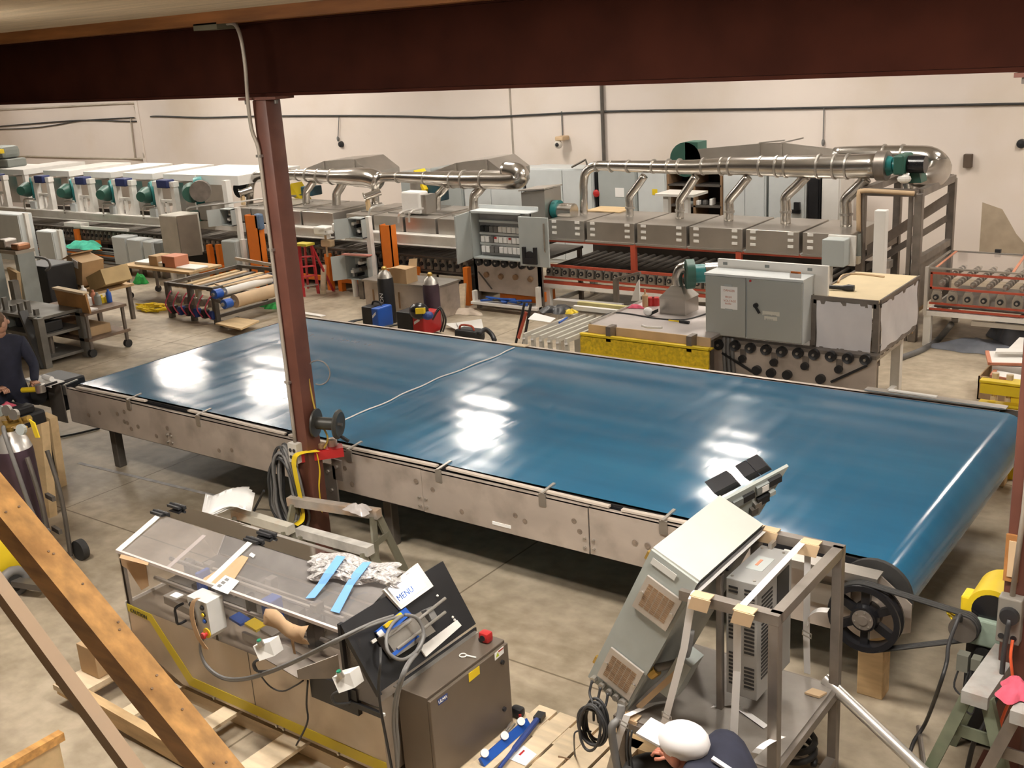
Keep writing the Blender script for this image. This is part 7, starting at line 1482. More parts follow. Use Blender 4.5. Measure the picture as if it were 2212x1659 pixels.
a = FL(770, 640, 0); t = thing('white_pipe', 'white plastic pipe standing in front of the low open box', 'pipe', a); B().cyl(a, HY(762, 578, a.y), .05, n=12).build('tube', 'white', t); o = B().cbox(a.x + .12, a.x + .3, a.y - .05, a.y + .1, 0, .28, .02).build('red_can', 'red', loc=(a.x + .2, a.y, 0)); tag(o, 'red petrol can on the floor beside the white pipe', 'can')
# ladder
lb_ = thing('step_ladder', 'red fibreglass step ladder beside the brown column', 'ladder', FL(665, 640)); tp = HY(653, 530, 12.95)
for s, (u, v) in ((0, (657, 641)), (1, (688, 634))): B().bar(FL(u, v), tp + Vector((.12 if s else -.08, .1 * s, 0)), .05, .03, up=(0, 1, 0)).build('rail', 'redladder', lb_)
f1_ = FL(657, 641); f2_ = FL(688, 634)
for k in range(1, 5): a = f1_.lerp(tp + Vector((-.08, 0, 0)), k / 5.2); b = f2_.lerp(tp + Vector((.12, .1, 0)), k / 5.2); B().bar(a, b, .07, .02).build('step', 'redladder' if k > 1 else 'steel', lb_)
B().box(tp.x - .12, tp.x + .18, tp.y - .08, tp.y + .12, tp.z, tp.z + .04).build('top_cap', mat('ladcap', (.55, .45, .05), .5), lb_)
for dx in (-.1, .22): B().bar(FL(672, 628) + Vector((dx * 2, .12, 0)), tp + Vector((dx * .5, .1, 0)), .04, .025, up=(0, 1, 0)).build('back_rail', 'redladder', lb_)
# ============================================================ roll rack
rr_ = thing('roll_rack', 'dark steel rack with rolls of brown paper and red wiring', 'rack', (-14.5, 11.8, 0)); r0, r1, q0, q1, rz = -15.2, -14.05, 10.9, 12.4, .60
for x in (r0, (r0 + r1) / 2, r1):
    for y in (q0, q1): B().box(x - .04, x + .04, y - .04, y + .04, 0, rz).build('post', 'darksteel', rr_)
for z in (.12, rz - .03):
    for y in (q0, q1): B().bar((r0, y, z), (r1, y, z), .05, .05).build('rail', 'darksteel', rr_)
    for x in (r0, r1): B().bar((x, q0, z), (x, q1, z), .05, .05).build('rail', 'darksteel', rr_)
B().bar((r0 - .05, q1, rz + .1), (r1 + .2, q1 - .0, rz + .02), .04, .05).build('top_bar', 'steel', rr_)
for k in range(5): B().bar((r0 + .2 * k + .1, q0 + .1, rz - .1), (r0 + .2 * k + .1, q1 - .1, rz - .08), .1, .02).build('slat', ('plywood', 'tan', 'darksteel', 'plywood', 'darksteel')[k], rr_)
for k in range(6): x = r0 + .1 + .2 * k; B().cbox(x - .05, x + .05, q0 - .08, q0 + .04, .08, .22, .02).build('motor', 'bluedark' if k % 2 else 'black', rr_); B().cbox(x - .06, x + .04, q0 - .07, q0, .28, .4, .01).build('valve', 'framesteel', rr_); B().tube([(x, q0 - .08, .1), (x - .05, q0 - .13, .25), (x + .04, q0 - .12, .4), (x + .1, q0 - .1, .48)], .012, 6, res=4).build('red_hose', 'ragpink', rr_, smooth=True)
def roll(x, z, r, m, lab):
    t = thing('paper_roll', lab, 'roll', (x, 11, z)); B().cyl((x, q0 + .1, z), (x, q0 + 1.05, z), r, n=20).build('roll', m, t, smooth='auto'); B().cyl((x, q0 - .15, z), (x, q0 + 1.2, z), .03, n=10).build('core', 'steel', t)
    for y in (q0 - .12, q0 + 1.1): B().cyl((x, y, z), (x, y + .14, z), .075, n=14).build('hub', 'blue', t, smooth='auto')
roll(r1 + .16, .52, .06, 'white', 'thin white roll at the side of the roll rack'); roll(r1 + .36, .38, .105, 'tan', 'thick brown paper roll at the side of the roll rack')
[B().bar((r1, yy, .42), (r1 + .4, yy, .34), .05, .05).build('roll_arm', 'darksteel', rr_) for yy in (q0 - .02, q0 + 1.14)]
B().bar((r1 - .1, q0 + .2, rz - .02), (r1 + .1, q1 - .4, rz - .02), .3, .02).build('tan_sheet', 'tan', rr_)
for u, v, m, lab, rx, h in ((305, 612, 'raggreen', 'dark green cloth under the work table', .16, .2), (588, 662, 'raggreen', 'bright green rag on the floor right of the roll rack', .25, .08), (332, 670, 'yellow', 'heap of yellow cord on the floor left of the roll rack', .28, .05)):
    q = FL(u, v); 
    if m == 'yellow':
        rg = random.Random(1); bld = B()
        for k in range(9): bld.tube([(q.x + rg.uniform(-.1, .1) + (.2 + .03 * k) * math.cos(a) * .9, q.y + rg.uniform(-.05, .05) + .16 * math.sin(a), .015 + .007 * k) for a in [i * .524 for i in range(12)]], .012, 5, closed=True)
        o = bld.build('rope_heap', m, loc=q); tag(o, lab, 'cord')
    else: o = drape((q.x, q.y, 0), rx, rx * .7, h, int(u)).build('rag', m, loc=q, smooth=True); tag(o, lab, 'rag')
q = FL(512, 698, .08); t = thing('plywood_dolly', 'small dolly with a plywood deck at the far corner of the belt', 'dolly', (q.x, q.y, 0)); B().prism([FL(465, 698, .12), FL(520, 710, .12), FL(560, 692, .12), FL(510, 685, .12)], (0, 0, -.025)).build('deck', 'plywood', t)
for u, v in ((480, 699), (520, 706), (540, 695), (512, 690)): p_ = FL(u, v, .05); B().cyl(p_ + Vector((-.02, 0, 0)), p_ + Vector((.02, 0, 0)), .05, n=10).build('wheel', 'black', t)
o = B().bar(FL(655, 676, .01), FL(698, 683, .01), .1, .015).build('white_strip', 'white', loc=FL(655, 676)); tag(o, 'white strip lying on the floor at the far belt corner', 'strip')
# ============================================================ work table far left of the rack
wt = thing('work_table', 'long narrow work table on casters covered with boxes', 'table', FL(330, 640)); w0, w1 = FL(262, 575, .8), FL(412, 590, .8); wy = 11.5; wx0, wx1 = HY(258, 568, wy).x, HY(408, 585, wy).x; wz = .62
B().box(wx0, wx1, wy, wy + .7, wz - .04, wz).build('table_top', 'wood', wt)
for x in (wx0 + .1, wx1 - .1):
    for y in (wy + .05, wy + .65): l_ = B().cyl((x, y, .08), (x, y, wz - .04), .03, n=8).build('leg', 'framesteel', wt); B().cyl((x - .02, y, .06), (x + .02, y, .06), .06, n=12).build('caster', 'black', l_)
rg = random.Random(17)
for i, (f, s_, h, m, nm) in enumerate(((.22, .2, .05, 'paper', 'crumpled white paper'), (.4, .12, .18, 'cardboard', 'small brown carton'), (.52, .1, .08, 'paper', 'white folded paper'), (.62, .18, .2, 'salmon', 'reddish carton'), (.85, .25, .03, 'white', 'flat white pad'))):
    x = wx0 + (wx1 - wx0) * f; o = B().cbox(x - s_, x + s_, wy + .15, wy + .45, wz + .001, wz + h, .01).build('carton' if 'carton' in nm else 'paper_pile', m, loc=(x, wy + .3, wz)); tag(o, nm + ' lying on the long work table', 'box' if 'carton' in nm else 'paper')
o = B().bar((wx0 + .6, wy + .4, .26), (wx1 - .2, wy + .4, .26), .12, .08).box(wx0 + .7, wx0 + .78, wy + .36, wy + .44, 0, .22).box(wx1 - .4, wx1 - .32, wy + .36, wy + .44, 0, .22).build('white_rail', 'whitepaint', loc=(wx0 + 1, wy + .4, 0)); tag(o, 'white rail on short legs under the work table', 'rail')
q = FL(205, 532, .5); o = drape((HY(195, 535, 13.0).x, 12.9, .5), .5, .25, .14, 81).build('green_cloth', 'ragteal', loc=(HY(195, 535, 13).x, 12.9, .5), smooth=True); tag(o, 'mint green cloth heaped on the black pipes of the left line', 'cloth')
for k in range(6):
    x0 = HY(60, 520, 12.9).x; x1 = HY(255, 530, 12.9).x; o = B().cyl((x0, 13.05 + .05 * (k % 2), .18 + .055 * k), (x1, 13.05 + .05 * (k % 2), .18 + .055 * k), .02, n=8).build('black_pipe', 'cablegrey', loc=(x0, 13.05, .2)); tag(o, 'horizontal dark pipe racked on the far left line, %s from the floor' % ('first', 'second', 'third', 'fourth', 'fifth', 'sixth')[k], 'pipe', 'dark pipes on the left line')
o = B().box(HY(60, 520, 13).x, HY(60, 520, 13).x + .1, 13.0, 13.15, 0, .52).box(HY(250, 520, 13).x, HY(250, 520, 13).x + .1, 13.0, 13.15, 0, .52).build('pipe_rack', 'darksteel', loc=(HY(60, 520, 13).x, 13, 0)); tag(o, 'two dark uprights holding the pipes on the far left', 'rack')
# ============================================================ left: carts, racks, person
def plank(o_, lab, cat='board'): return tag(o_, lab, cat)
ct2 = thing('shelf_cart', 'rusty two-shelf cart with an upright plywood panel at the left', 'cart', FL(225, 770))
k0, k1 = FL(197, 768), FL(262, 752); kx0, kx1, ky0, ky1, kz = -15.35, -14.22, 8.75, 9.35, .62
for x in (kx0, kx1):
    for y in (ky0, ky1):
        l_ = B().cyl((x, y, .1), (x, y, kz), .028, n=8).build('leg', 'framesteel', ct2); B().cyl((x - .03, y, .06), (x + .03, y, .06), .06, n=12).build('caster', 'rubber', l_)
for z in (.24, kz): B().box(kx0 - .05, kx1 + .05, ky0 - .05, ky1 + .05, z, z + .04).build('shelf', mat('rust', (.20, .14, .10), .6, .2, var=.3), ct2)
pv = [HY(u, v, ky0 - .0) for u, v in ((116, 622), (183, 635), (194, 678), (128, 664))]
o = B().prism(pv, (0, .03, 0)).build('plywood_sheet', mat('plyor', (.42, .22, .08), .6, var=.25, scale=3), loc=pv[3]); tag(o, 'orange-brown plywood panel standing on edge on the cart', 'plywood')
B().bar(pv[0] + Vector((0, .02, 0)), pv[1] + Vector((0, .02, 0)), .1, .03).build('panel_cap', 'woodpale', o)
rg = random.Random(33)
for i, (u, v, r, h, m, nm) in enumerate(((193, 660, .05, .16, 'paper', 'white bottle'), (205, 655, .045, .2, 'salmon', 'pink bottle'), (213, 658, .05, .18, 'plug', 'dark jar'), (221, 654, .05, .12, 'yellow', 'yellow tub'), (232, 652, .055, .1, 'yellow', 'second yellow tub'), (240, 652, .04, .2, 'blue', 'blue bottle'), (203, 640, .05, .2, 'paper', 'tall white bottle'))):
    q = FL(u, v, kz + .04); q.x = min(max(q.x, kx0), kx1); q.y = min(max(q.y, ky0), ky1); q.z = kz + .041; o = B().lathe([(0, 0), (r, 0), (r, h * .7), (r * .4, h * .85), (r * .4, h), (0, h)], q, n=12).build('bottle', m, loc=q, smooth='auto'); tag(o, nm + ' standing on the top shelf of the plywood cart', 'bottle', 'bottles on the cart')
q = Vector(((kx0 + kx1) / 2 + .3, ky0 + .1, kz + .042)); o = B().bar(q + Vector((-.3, 0, .01)), q + Vector((.25, .02, .01)), .2, .02).build('paper_pad', 'paper', loc=q); tag(o, 'white paper pad on the front edge of the plywood cart', 'paper')
o = B().cbox(kx1 - .55, kx1 - .05, ky0 + .02, ky0 + .4, .281, .42, .01).build('cardboard_box', 'cardboard', loc=(kx1 - .3, ky0 + .2, .281)); tag(o, 'cardboard tray on the lower shelf of the plywood cart', 'box')
o = B().cbox(kx0 + .05, kx0 + .5, ky0 + .05, ky0 + .4, .281, .45, .03).build('crate', 'brown', loc=(kx0 + .2, ky0 + .2, .281)); tag(o, 'dark brown box on the lower shelf of the plywood cart', 'box')
# second bench behind it with cartons
q = FL(180, 625, .6); bq = thing('packing_bench', 'low bench with cartons behind the plywood cart', 'bench', (-17.2, 10.2, 0)); b0, b1, by0 = HY(105, 600, 9.9).x, HY(205, 610, 9.9).x, 9.9
B().box(b0, b1, by0, by0 + .7, .56, .60).build('table_top', 'wood', bq)
for x in (b0 + .1, b1 - .1):
    for y in (by0 + .05, by0 + .65): B().box(x - .03, x + .03, y - .03, y + .03, 0, .56).build('leg', 'framesteel', bq)
c = HY(186, 590, by0 + .3); o = B().obox((c.x, by0 + .3, .87), (.2, 0, -.05), (0, .2, .0), (.05, 0, .2)).obox((c.x - .15, by0 + .3, 1.1), (.14, 0, .05), (0, .2, 0), (0, 0, .008)).build('cardboard_box', 'cardboard', loc=(c.x, by0 + .3, .6)); tag(o, 'tilted open carton with a white label on the packing bench', 'box')
B().obox((c.x + .07, by0 + .09, 1.0), (.07, 0, -.02), (0, .005, 0), (.01, 0, .06)).build('label', 'paper', o)
o = B().obox((c.x + .55, by0 + .35, .75), (.22, .0, .08), (0, .25, 0), (-.04, 0, .12)).build('cardboard_box', mat('tanbox', (.55, .40, .20), .8), loc=(c.x + .5, by0 + .3, .6)); tag(o, 'tan crumpled carton right of the tilted carton', 'box')
for i in range(6):
    x = b0 + .15 + i * (c.x - .3 - b0) / 6; o = B().cbox(x, x + .15, by0 + .1 + .08 * (i % 3), by0 + .4, .601, .64 + .05 * (i % 3), .02).build('parcel', ('paper', 'cablegrey', 'white', 'framesteel', 'paper', 'salmon')[i], loc=(x, by0 + .2, .6)); tag(o, 'small wrapped part on the packing bench, %s from the left' % ('first', 'second', 'third', 'fourth', 'fifth', 'sixth')[i], 'part', 'parts on the packing bench')
# black cabinet and chair rail
x0, x1, z0, z1 = pr(52, 108, 575, 690, 9.4); t = thing('black_cabinet', 'black steel cabinet with a handle bar at the left', 'cabinet', ((x0 + x1) / 2, 9.5, 0)); B().cbox(x0, x1, 9.4, 9.9, 0, z1, .02).build('body', 'black', t); B().tube([(x0 + .2, 9.42, z1), (x0 + .25, 9.4, z1 + .12), (x1 + .05, 9.4, z1 + .14), (x1 + .15, 9.4, z1 + .02), (x1, 9.4, z1 - .05)], .02, 6, res=3).build('handle_bar', 'cablegrey', t, smooth=True)
# grey machine rack at far left
rk = thing('machine_rack', 'tall grey steel rack full of machine parts at the left edge', 'rack', FL(80, 790)); mat('rackgrey', (.21, .20, .18), .5, .35, var=.2)
m0, m1, n0, n1 = -16.0, -14.35, 8.1, 8.75
for x in (m0, m1):
    for y in (n0, n1): B().box(x - .06, x + .06, y - .05, y + .05, 0, 1.0 if x == m0 else .72).build('post', 'rackgrey', rk)
B().bar((m1 - .02, n0 - .03, .0), (m1 - .32, n0 - .03, .8), .12, .05).build('slanted_post', mat('slant', (.10, .10, .10), .5), rk)
for z in (.08, .42, .68): B().box(m0, m1, n0, n1, z, z + .04).build('shelf', 'rackgrey', rk)
for i in range(7): x = m0 + .2 + .2 * i; B().box(x - .03, x + .03, n0 + .1, n0 + .16, .72, .80 + .05 * (i % 3)).build('bracket', 'rackgrey', rk)
for i in range(10):
    x = m0 + .1 + .15 * i; h = rg.uniform(.08, .22); o = B().cbox(x, x + .12, n0 + .05 + rg.uniform(0, .2), n0 + .4, .461, .461 + h, .015).build('machine_part', ('copper', 'darksteel', 'framesteel', 'plug', 'black')[i % 5], loc=(x, n0 + .2, .461)); tag(o, ORD[i] + ' loose metal part from the left on the grey rack middle shelf', 'part', 'parts on the grey rack')
for i in range(5): x = m0 + .2 + .3 * i; o = B().lathe([(0, 0), (.05, 0), (.05, .25), (0, .25)], (x, n0 + .25, .121), n=10).build('metal_tube', 'framesteel', loc=(x, n0 + .25, .121)); tag(o, ORD[i] + ' short metal tube from the left on the grey rack bottom shelf', 'tube', 'tubes on the grey rack')
rk2 = thing('parts_bench', 'beige topped bench with metal parts at the left edge', 'bench', (-18, 9.6, 0)); x0, x1, z0, z1 = pr(-40, 38, 540, 600, 9.0); B().box(x0, x1, 9.0, 9.32, z1 - .05, z1).build('top', mat('bench', (.48, .42, .34), .6), rk2); B().box(x1 - .1, x1, 9.02, 9.3, 0, z1 - .05).build('side_panel', 'encl', rk2); B().box(x0, x0 + .1, 9.02, 9.3, 0, z1 - .05).build('side_panel', 'encl', rk2)
for i in range(5): x = x0 + .15 + i * (x1 - x0) / 6; o = B().cbox(x, x + .2, 9.05, 9.28, z1 + .001, z1 + .05 + .05 * (i % 3), .03).build('casting', ('framesteel', 'copper', 'steel')[i % 3], loc=(x, 9.2, z1)); tag(o, ORD[i] + ' metal casting from the left on the beige bench', 'casting', 'castings on the bench')
vs = [HY(u, v, 8.9) for u, v in ((14, 578), (36, 590), (42, 700), (28, 700), (20, 600))]; vs[2].z = vs[3].z = 0.0
o = B().prism(vs, (0, .06, 0)).build('wood_arch', 'plywood', loc=HY(14, 640, 8.9)); tag(o, 'curved tan wooden piece leaning on the beige bench', 'wood')
# person at the left edge, seen from behind
ph = FL(-12, 676, 1.70); pp = Vector((ph.x, ph.y, 0)); PL = thing('person', 'person in dark navy work clothes at the left edge holding a tool', 'person', pp)
V = [(pp + Vector((0, 0, .95)), (.15, .12)), (pp + Vector((0, 0, 1.15)), (.16, .12)), (pp + Vector((.02, .0, 1.38)), (.19, .12)), (pp + Vector((.02, .01, 1.48)), .06),
     (pp + Vector((.12, .15, 1.38)), .075), (pp + Vector((.2, .2, 1.12)), .055), (pp + Vector((.36, .08, 1.0)), .042),
     (pp + Vector((-.1, -.16, 1.38)), .075), (pp + Vector((-.06, -.24, 1.12)), .055), (pp + Vector((.14, -.18, .98)), .042),
     (pp + Vector((.05, .09, .85)), .1), (pp + Vector((.07, .1, .48)), .07), (pp + Vector((.03, .1, .1)), .05), (pp + Vector((.16, .1, .05)), .045),
     (pp + Vector((-.03, -.09, .85)), .1), (pp + Vector((-.02, -.1, .48)), .07), (pp + Vector((-.05, -.1, .1)), .05), (pp + Vector((.08, -.1, .05)), .045)]
E2 = [(0, 1), (1, 2), (2, 3), (2, 4), (4, 5), (5, 6), (2, 7), (7, 8), (8, 9), (0, 10), (10, 11), (11, 12), (12, 13), (0, 14), (14, 15), (15, 16), (16, 17)]
skinned('body', V, E2, 'navy', pp, PL)
hh = pp + Vector((.04, .0, 1.60)); B().ball(hh, .09, .08, .115, 16, 12).ball(hh + Vector((.0, .095, -.01)), .018, .022, .025).ball(hh + Vector((-.085, 0, -.01)), .012, .022, .032).ball(hh + Vector((.085, 0, -.01)), .012, .022, .032).cyl(hh + Vector((-.02, 0, -.16)), hh, .055).build('head', 'skin2', PL, smooth=True)
B().ball(hh + Vector((0, -.02, .025)), .094, .088, .112, 16, 12).build('hair', 'hair', PL, smooth=True)
for s in (-1, 1):
    h0 = pp + (Vector((.38, .07, .99)) if s > 0 else Vector((.17, -.17, .97))); b_ = B().obox(h0, (.04, 0, -.005), (0, .03, 0), (0, 0, .016))
    for k in range(4): b_.tube([h0 + Vector((.035, -.026 + .0175 * k, 0)), h0 + Vector((.075, -.026 + .0175 * k, -.01)), h0 + Vector((.085, -.026 + .0175 * k, -.04))], .0085, 7)
    b_.tube([h0 + Vector((.0, -.032, 0)), h0 + Vector((.03, -.05, -.005)), h0 + Vector((.05, -.05, -.02))], .0095, 7); b_.build('hand', 'skin2', PL, smooth=True)
q = pp + Vector((.42, .02, .95)); t = thing('angle_grinder', 'steel angle grinder held by the person at the left edge', 'grinder', q); B().cyl(q + Vector((-.12, -.05, -.02)), q + Vector((.1, .02, .0)), .028, n=12).build('motor', 'yellow', t, smooth='auto'); B().cyl(q + Vector((.1, .02, -.03)), q + Vector((.1, .02, .05)), .05, n=14).build('head', 'steel', t, smooth='auto'); B().cyl(q + Vector((.1, .02, .02)), q + Vector((.22, .14, .06)), .012, n=8).build('side_handle', 'black', t)
# cylinder on its hand cart, left foreground
gx, gy = -8.55, 4.40; gr = .15; q = HY(28, 945, gy); gt = 1.12
gc2 = thing('gas_cylinder', 'dark purple gas cylinder with silver shoulder in the left foreground', 'gas cylinder', (gx, gy, .06))
B().lathe([(0, .06), (gr, .06), (gr, gt - .12), (gr * .97, gt - .08)], (gx, gy, 0), n=26).build('body', 'cyl', gc2, smooth='auto'); B().lathe([(gr * .97, gt - .08), (gr * .8, gt), (gr * .45, gt + .05), (gr * .3, gt + .07)], (gx, gy, 0), n=26, caps=False).build('shoulder', 'pipe_alu', gc2, smooth=True); B().lathe([(.03, gt + .06), (.03, gt + .14), (.05, gt + .15), (.05, gt + .17), (0, gt + .17)], (gx, gy, 0), n=12).build('valve', 'brass', gc2, smooth='auto')
txt('S', .12, 'paper', gc2, (gx + .08, gy - gr - .006, .62), (0, 0, 1), (-1, 0, 0))
rgl = thing('gas_regulator', 'brass pressure regulator with gauges above the purple cylinder', 'regulator', (gx + .1, gy, gt + .15)); B().cyl((gx, gy - .03, gt + .12), (gx + .25, gy + .05, gt + .2), .03, n=10).build('body', 'brass', rgl); 
for k, (dx, dz, m) in enumerate(((.12, .28, 'steel'), (.22, .26, 'steel'), (.28, .14, 'greycab'), (.02, .26, 'plug'))): B().lathe([(0, 0), (.045, 0), (.045, .03), (0, .03)], (gx + dx, gy - .04, gt + dz), (.3, -1, .2), 14).build('gauge', m, rgl); B().cyl((gx + dx, gy, gt + .15), (gx + dx, gy - .03, gt + dz), .012, n=6).build('stem', 'brass', rgl)
o = B().prism([(gx + .33, gy, gt + .22), (gx + .4, gy, gt + .2), (gx + .43, gy, gt + .08), (gx + .37, gy, gt + .07)], (0, .01, 0)).build('warning_tag', 'yellow', loc=(gx + .35, gy, gt + .1)); tag(o, 'yellow tag hanging from the regulator of the purple cylinder', 'tag')
for k, pts in enumerate(([(gx + .1, gy - .1, gt + .15), (gx + .2, gy - .15, gt + .1), (gx + .28, gy - .15, gt - .2), (gx + .3, gy - .1, gt - .6), (gx + .3, gy, .35)], [(gx - .03, gy - .1, gt + .12), (gx - .12, gy - .18, gt - .1), (gx - .1, gy - .2, gt - .5), (gx + .1, gy - .2, gt - .8)])):
    o = B().tube(pts, .018, 8, res=6).build('gas_hose', 'cablegrey', loc=pts[0], smooth=True); tag(o, ('right' if k == 0 else 'left') + ' dark gas hose looping down the purple cylinder', 'hose', 'gas hoses')
hc_ = thing('cylinder_cart', 'black steel cylinder cart carrying the purple cylinder', 'cart', (gx + .2, gy + .1, 0)); 
B().box(gx - .18, gx + .24, gy - .18, gy + .18, .03, .055).build('base', 'black', hc_)
for dy in (-.02, .16): B().tube([(gx + .27, gy + dy, .05), (gx + .3, gy + dy, .6), (gx + .22, gy + dy, 1.0)], .02, 8, res=3).build('upright', 'darksteel', hc_)
for z in (.3, .6): B().bar((gx + .15, gy + .12, z), (gx + .29, gy + .1, z), .03, .04).build('cradle', 'darksteel', hc_)
w_ = FL(137, 1170, .07); B().cyl((gx + .32, gy + .2, .09), (gx + .32, gy + .26, .09), .09, n=16).build('wheel', 'rubber', hc_, smooth='auto'); B().cyl((gx + .36, gy - .18, .09), (gx + .36, gy - .12, .09), .09, n=16).build('wheel', 'rubber', hc_, smooth='auto')
# plywood behind the cylinder, toolbox and red cloth
for i, (pix, y, lab) in enumerate(((((45, 930), (88, 915), (100, 1080), (62, 1085)), 5.0, 'upright yellow plywood board behind the purple cylinder'), (((85, 895), (108, 905), (114, 985), (96, 990)), 5.5, 'small yellow plywood board near the conveyor end'), (((-20, 885), (20, 895), (25, 925), (-20, 930)), 5.1, 'yellow plywood piece at the left edge'))):
    vs = [HY(u, v, y) for u, v in pix]; 
    if i < 2: vs[2].z = vs[3].z = 0.0 if i == 0 else .25
    if i == 2: 
        for v_ in (vs[2], vs[3]): v_.z = 0.0
    else:
        for v_ in (vs[2], vs[3]): v_.z = 0.0
        if i == 1: vs[2].x += .02
    o = B().prism(vs, (0, .08, 0)).build('plywood_board', 'plywood', loc=vs[3]); tag(o, lab, 'plywood')
q = HY(30, 880, 5.2); t = thing('welding_cart', 'dark welding cart with tools behind the purple cylinder', 'cart', (q.x, 5.3, 0)); B().cbox(q.x - .6, q.x + .02, 5.15, 5.5, .15, q.z - .1, .03).build('body', 'black', t); 
for dx in (-.5, -.08): B().cyl((q.x + dx, 5.2, .08), (q.x + dx, 5.25, .08), .08, n=14).build('wheel', 'rubber', t)
o = drape((q.x - .3, 5.3, q.z - .1), .14, .1, .07, 91).build('red_cloth', 'ragpink', loc=(q.x, 5.3, q.z - .1), smooth=True); tag(o, 'pinkish red cloth on the dark welding cart', 'cloth')
o = B().cbox(q.x - .12, q.x + .02, 5.2, 5.4, q.z - .098, q.z - .02, .02).build('tool_case', 'black', loc=(q.x + .1, 5.3, q.z - .09)); tag(o, 'small black case beside the red cloth', 'case')
o = B().tube([FL(100, 948, .02), FL(150, 940, .015), FL(215, 925, .015)], .012, 6, res=4).build('floor_cable', 'cable', loc=FL(150, 940)); tag(o, 'black cable on the floor under the left conveyor end', 'cable')
o = B().tube([FL(570, 1060, .3), FL(560, 1080, .15), FL(550, 1100, .012), FL(540, 1125, .012)], .012, 6, res=4).build('floor_cable', 'cable', loc=FL(560, 1080)); tag(o, 'black cable hanging behind the papers near the left column', 'cable')
# yellow machine and tyre at the far left bottom
q = FL(30, 1283); t = thing('floor_machine', 'yellow floor machine with a grey tyre at the left edge', 'machine', (q.x - .15, q.y, 0)); B().cbox(q.x - .6, q.x - .02, q.y - .15, q.y + .25, .14, .50, .06).build('body', 'yellow', t, smooth='auto'); B().tube([(q.x + .03 + .0 * a, q.y + .1 * math.cos(a), .11 + .1 * math.sin(a)) for a in [i * .524 for i in range(12)]], .04, 8, closed=True).build('tyre', 'cablegrey', t, smooth=True); B().cyl((q.x - .0, q.y, .11), (q.x + .06, q.y, .11), .07, n=14).build('wheel', 'rubber', t); B().bar((q.x + .05, q.y, .12), (q.x + .3, q.y + .1, .1), .08, .05).build('arm', 'darksteel', t)
# ============================================================ sawhorses and bench by the left column
def horse2(p0, p1, h, lab, mt):
    p0, p1 = Vector(p0), Vector(p1); t = thing('sawhorse', lab, 'sawhorse', ((p0.x + p1.x) / 2, (p0.y + p1.y) / 2, 0)); d = (p1 - p0).normalized(); n = Vector((-d.y, d.x, 0))
    B().bar(p0 - Vector((0, 0, .035)), p1 - Vector((0, 0, .035)), .075, .07).build('top_rail', mt, t)
    for e, s in ((p0 + d * .06, -1), (p1 - d * .04, 1)):
        for k in (-1, 1): B().bar(e + n * k * .03 - Vector((0, 0, .05)), Vector((e.x, e.y, 0)) + n * k * .2 + d * s * .1, .07, .02, up=d).build('leg', mat('olive', (.19, .18, .13), .6, var=.15, dirt=(.3, .29, .25), dscale=6, damt=.4), t)
        B().bar(Vector((e.x, e.y, h * .6)) - n * .1 + d * s * .04, Vector((e.x, e.y, h * .6)) + n * .1 + d * s * .04, .015, .05).build('brace', 'olive', t)
hz2 = .62
horse2(FL(624, 1072, hz2), FL(818, 1101, hz2), hz2, 'worn grey sawhorse nearest the left column', mat('horsegrey', (.34, .30, .26), .6, var=.2, scale=7, dirt=(.55, .3, .12), dscale=4, damt=.6))
horse2(FL(645, 1138, hz2), FL(800, 1180, hz2), hz2, 'paint-splashed sawhorse in front of the other one', mat('horsewhite', (.50, .48, .44), .6, var=.25, scale=7, dirt=(.25, .24, .22), dscale=5, damt=.6))
horse2(FL(505, 1098, hz2 - .05), FL(628, 1135, hz2 - .05), hz2 - .05, 'sawhorse with orange and white paint under the papers', mat('horsepaint', (.55, .52, .44), .6, var=.15, scale=5, dirt=(.55, .22, .06), dscale=3, damt=.8))
for k in range(3):
    g = []
    for i in range(7):
        g.append([FL(436 + 95 * i / 6 + 8 * j / 4 + 6 * k, 1092 - 4 * i / 6 * 2 + (14 - 40 * j / 4) * 1.0 + 8 * math.sin(i * .9 + k), hz2 + .01 + .012 * k + .02 * math.sin(i * .8 + j)) for j in range(5)])
    o = B().sheet(g, .002).build('paper_sheet', 'paper', loc=g[0][0], smooth=True); tag(o, 'large white drawing sheet on the sawhorse, %s of the pile' % ('bottom', 'middle', 'top')[k], 'paper', 'drawings on the sawhorse')
q = FL(775, 1103, hz2 + .01); o = drape((q.x, q.y, hz2 + .005), .12, .07, .06, 101).build('plastic_bag', 'film', loc=q, smooth=True); tag(o, 'crumpled clear plastic bag on the grey sawhorse', 'bag')
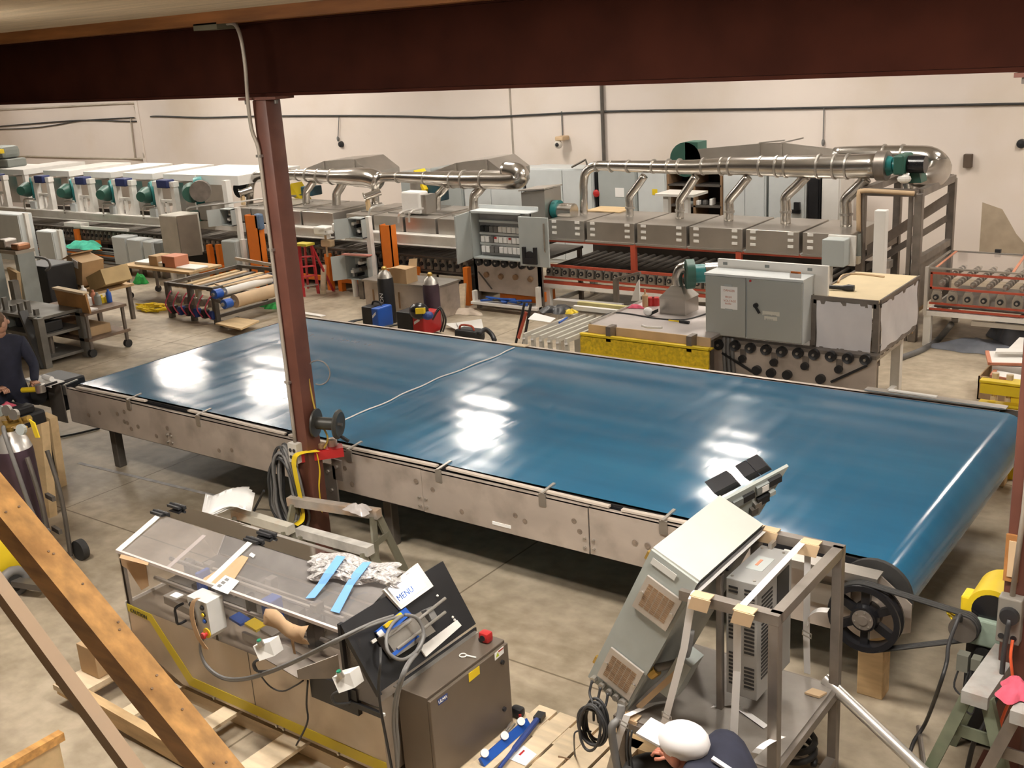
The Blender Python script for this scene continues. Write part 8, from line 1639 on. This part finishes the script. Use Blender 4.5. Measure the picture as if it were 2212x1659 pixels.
# ============================================================ boxes at the right edge
q = FL(2110, 862); bx, by = q.x, q.y
t = thing('cardboard_box', 'open cardboard box at the right edge behind the belt', 'box', (bx + .3, by + .2, 0)); z1 = HY(2112, 812, by).z
B().box(bx, bx + .62, by, by + .015, 0, z1).box(bx, bx + .015, by, by + .45, 0, z1).box(bx + .6, bx + .62, by, by + .45, 0, z1).box(bx, bx + .62, by + .44, by + .455, 0, z1).box(bx, bx + .62, by, by + .45, 0, .01).build('carton', 'cardboard', t)
for i, (pix, z, lab) in enumerate((((( 2142, 815), (2200, 826), (2212, 815), (2150, 803)), z1 + .02, 'white panel with orange edge lying in the cardboard box'), (((2138, 788), (2230, 790), (2240, 760), (2132, 762)), z1 + .1, 'large white panel with orange edge behind the cardboard box'), (((2150, 764), (2240, 764), (2245, 757), (2152, 756)), z1 + .16, 'topmost white panel of the stack at the right edge'))):
    vs = [FL(u, v, z) for u, v in pix]; o = B().prism(vs, (0, 0, .02)).build('white_board', 'white', loc=vs[0]); tag(o, lab, 'panel')
    if i < 2:
        B().bar(vs[0] + Vector((0, 0, .012)), vs[3] + Vector((0, 0, .012)), .04, .03).build('edge_band', 'salmon', o); B().bar(vs[0] + Vector((0, 0, .012)), vs[1] + Vector((0, 0, .012)), .02, .026).build('edge_band', 'salmon', o)
v0 = FL(2145, 790, z1 + .09); t = thing('white_crate', 'white crate carrying the panels at the right edge', 'crate', (v0.x + .4, v0.y + .3, 0)); B().box(v0.x - .02, v0.x + 1.2, v0.y + .05, v0.y + 1.3, 0, z1 + .085).build('body', 'whitepaint', t)
q = HY(2117, 855, 9.9); t = thing('yellow_barrier', 'yellow steel barrier rails at the right edge behind the belt', 'barrier', (q.x + .4, 9.9, 0))
for z in (.92, .72, .5): B().box(q.x, q.x + 1.2, 9.88, 9.93, z - .13, z).box(q.x, q.x + 1.2, 9.84, 9.88, z - .02, z).build('rail', 'yellow', t)
for x in (q.x + .25, q.x + 1.1): B().box(x, x + .08, 9.93, 10.0, 0, .92).build('post', 'yellow', t)
for k, dx in enumerate((.1, .22)): o = B().cyl((q.x + dx, 9.98, .0), (q.x + dx, 9.98, .96), .03, n=10).build('wood_peg', 'woodpale', loc=(q.x + dx, 9.98, 0)); tag(o, ('left' if k == 0 else 'right') + ' round wooden peg behind the yellow barrier', 'peg', 'wooden pegs')
# ============================================================ stair rail at the lower left
yR = 1.5
def stair(lab, a, b, w, h, m, parts):
    a, b = HY(*a, yR), HY(*b, yR); d = (b - a); A_ = a - d * .5; B_ = b + d * .9
    t = thing('stair_rail', lab, 'handrail', B_); d.normalize(); up = Vector((0, 1, 0)).cross(d); up = up if up.z > 0 else -up
    B().bar(A_ - up * h / 2, B_ - up * h / 2, w, h, up=up).build('rail', m, t)
    return t, A_, d, up
mat('raildark', (.46, .32, .20), .55, var=.12, scale=3, dirt=(.26, .22, .17), dscale=3, damt=.6)
tR, A_, d, up = stair('thick varnished timber stair rail in the lower left corner', (60, 1140), (470, 1640), .088, .082, 'rail', 0)
rg = random.Random(6)
for k in range(22): p_ = A_ + d * rg.uniform(.2, 2.0) + Vector((0, rg.uniform(-.035, .035), 0)); B().cyl(p_ - up * .002, p_ + up * .0012, .004, n=6).build('nail_head', 'brown', tR)
stair('lower worn timber stair rail below the thick one', (70, 1352), (298, 1662), .042, .05, 'raildark', 0)
# crate at the lower left corner
c0 = FL(125, 1590, .42); t = thing('timber_partition', 'low varnished timber partition with a cap rail in the bottom left corner', 'partition', (c0.x - .3, c0.y - .3, 0)); B().box(c0.x - .04, c0.x + .015, c0.y - 1.1, c0.y + .03, .38, .43).build('cap', 'rail', t); B().box(c0.x - .03, c0.x, c0.y - 1.08, c0.y, 0, .38).build('board', 'plywood', t)
q = FL(1235, 1640, .1); t = thing('wire_tangle', 'small tangle of wires with red connectors by the tool pallet', 'wires', q)
rg = random.Random(14); B().tube([q + Vector((rg.uniform(-.08, .08), rg.uniform(-.08, .08), rg.uniform(-.06, .03))) for _ in range(14)], .006, 5, res=3).build('wire', 'brown', t); B().obox(q + Vector((.05, -.05, -.04)), (.02, .0, 0), (0, .012, 0), (0, 0, .012)).obox(q + Vector((.02, -.08, -.05)), (.018, .0, 0), (0, .01, 0), (0, 0, .01)).build('connector', 'red', t)
o = B().bar(FL(170, 1000, .002), FL(470, 1072, .002), .045, .002).build('floor_tape', mat('ftape', (.36, .34, .33), .6, var=.3, scale=9), loc=FL(300, 1030)); tag(o, 'worn grey tape line on the floor before the conveyor', 'tape')
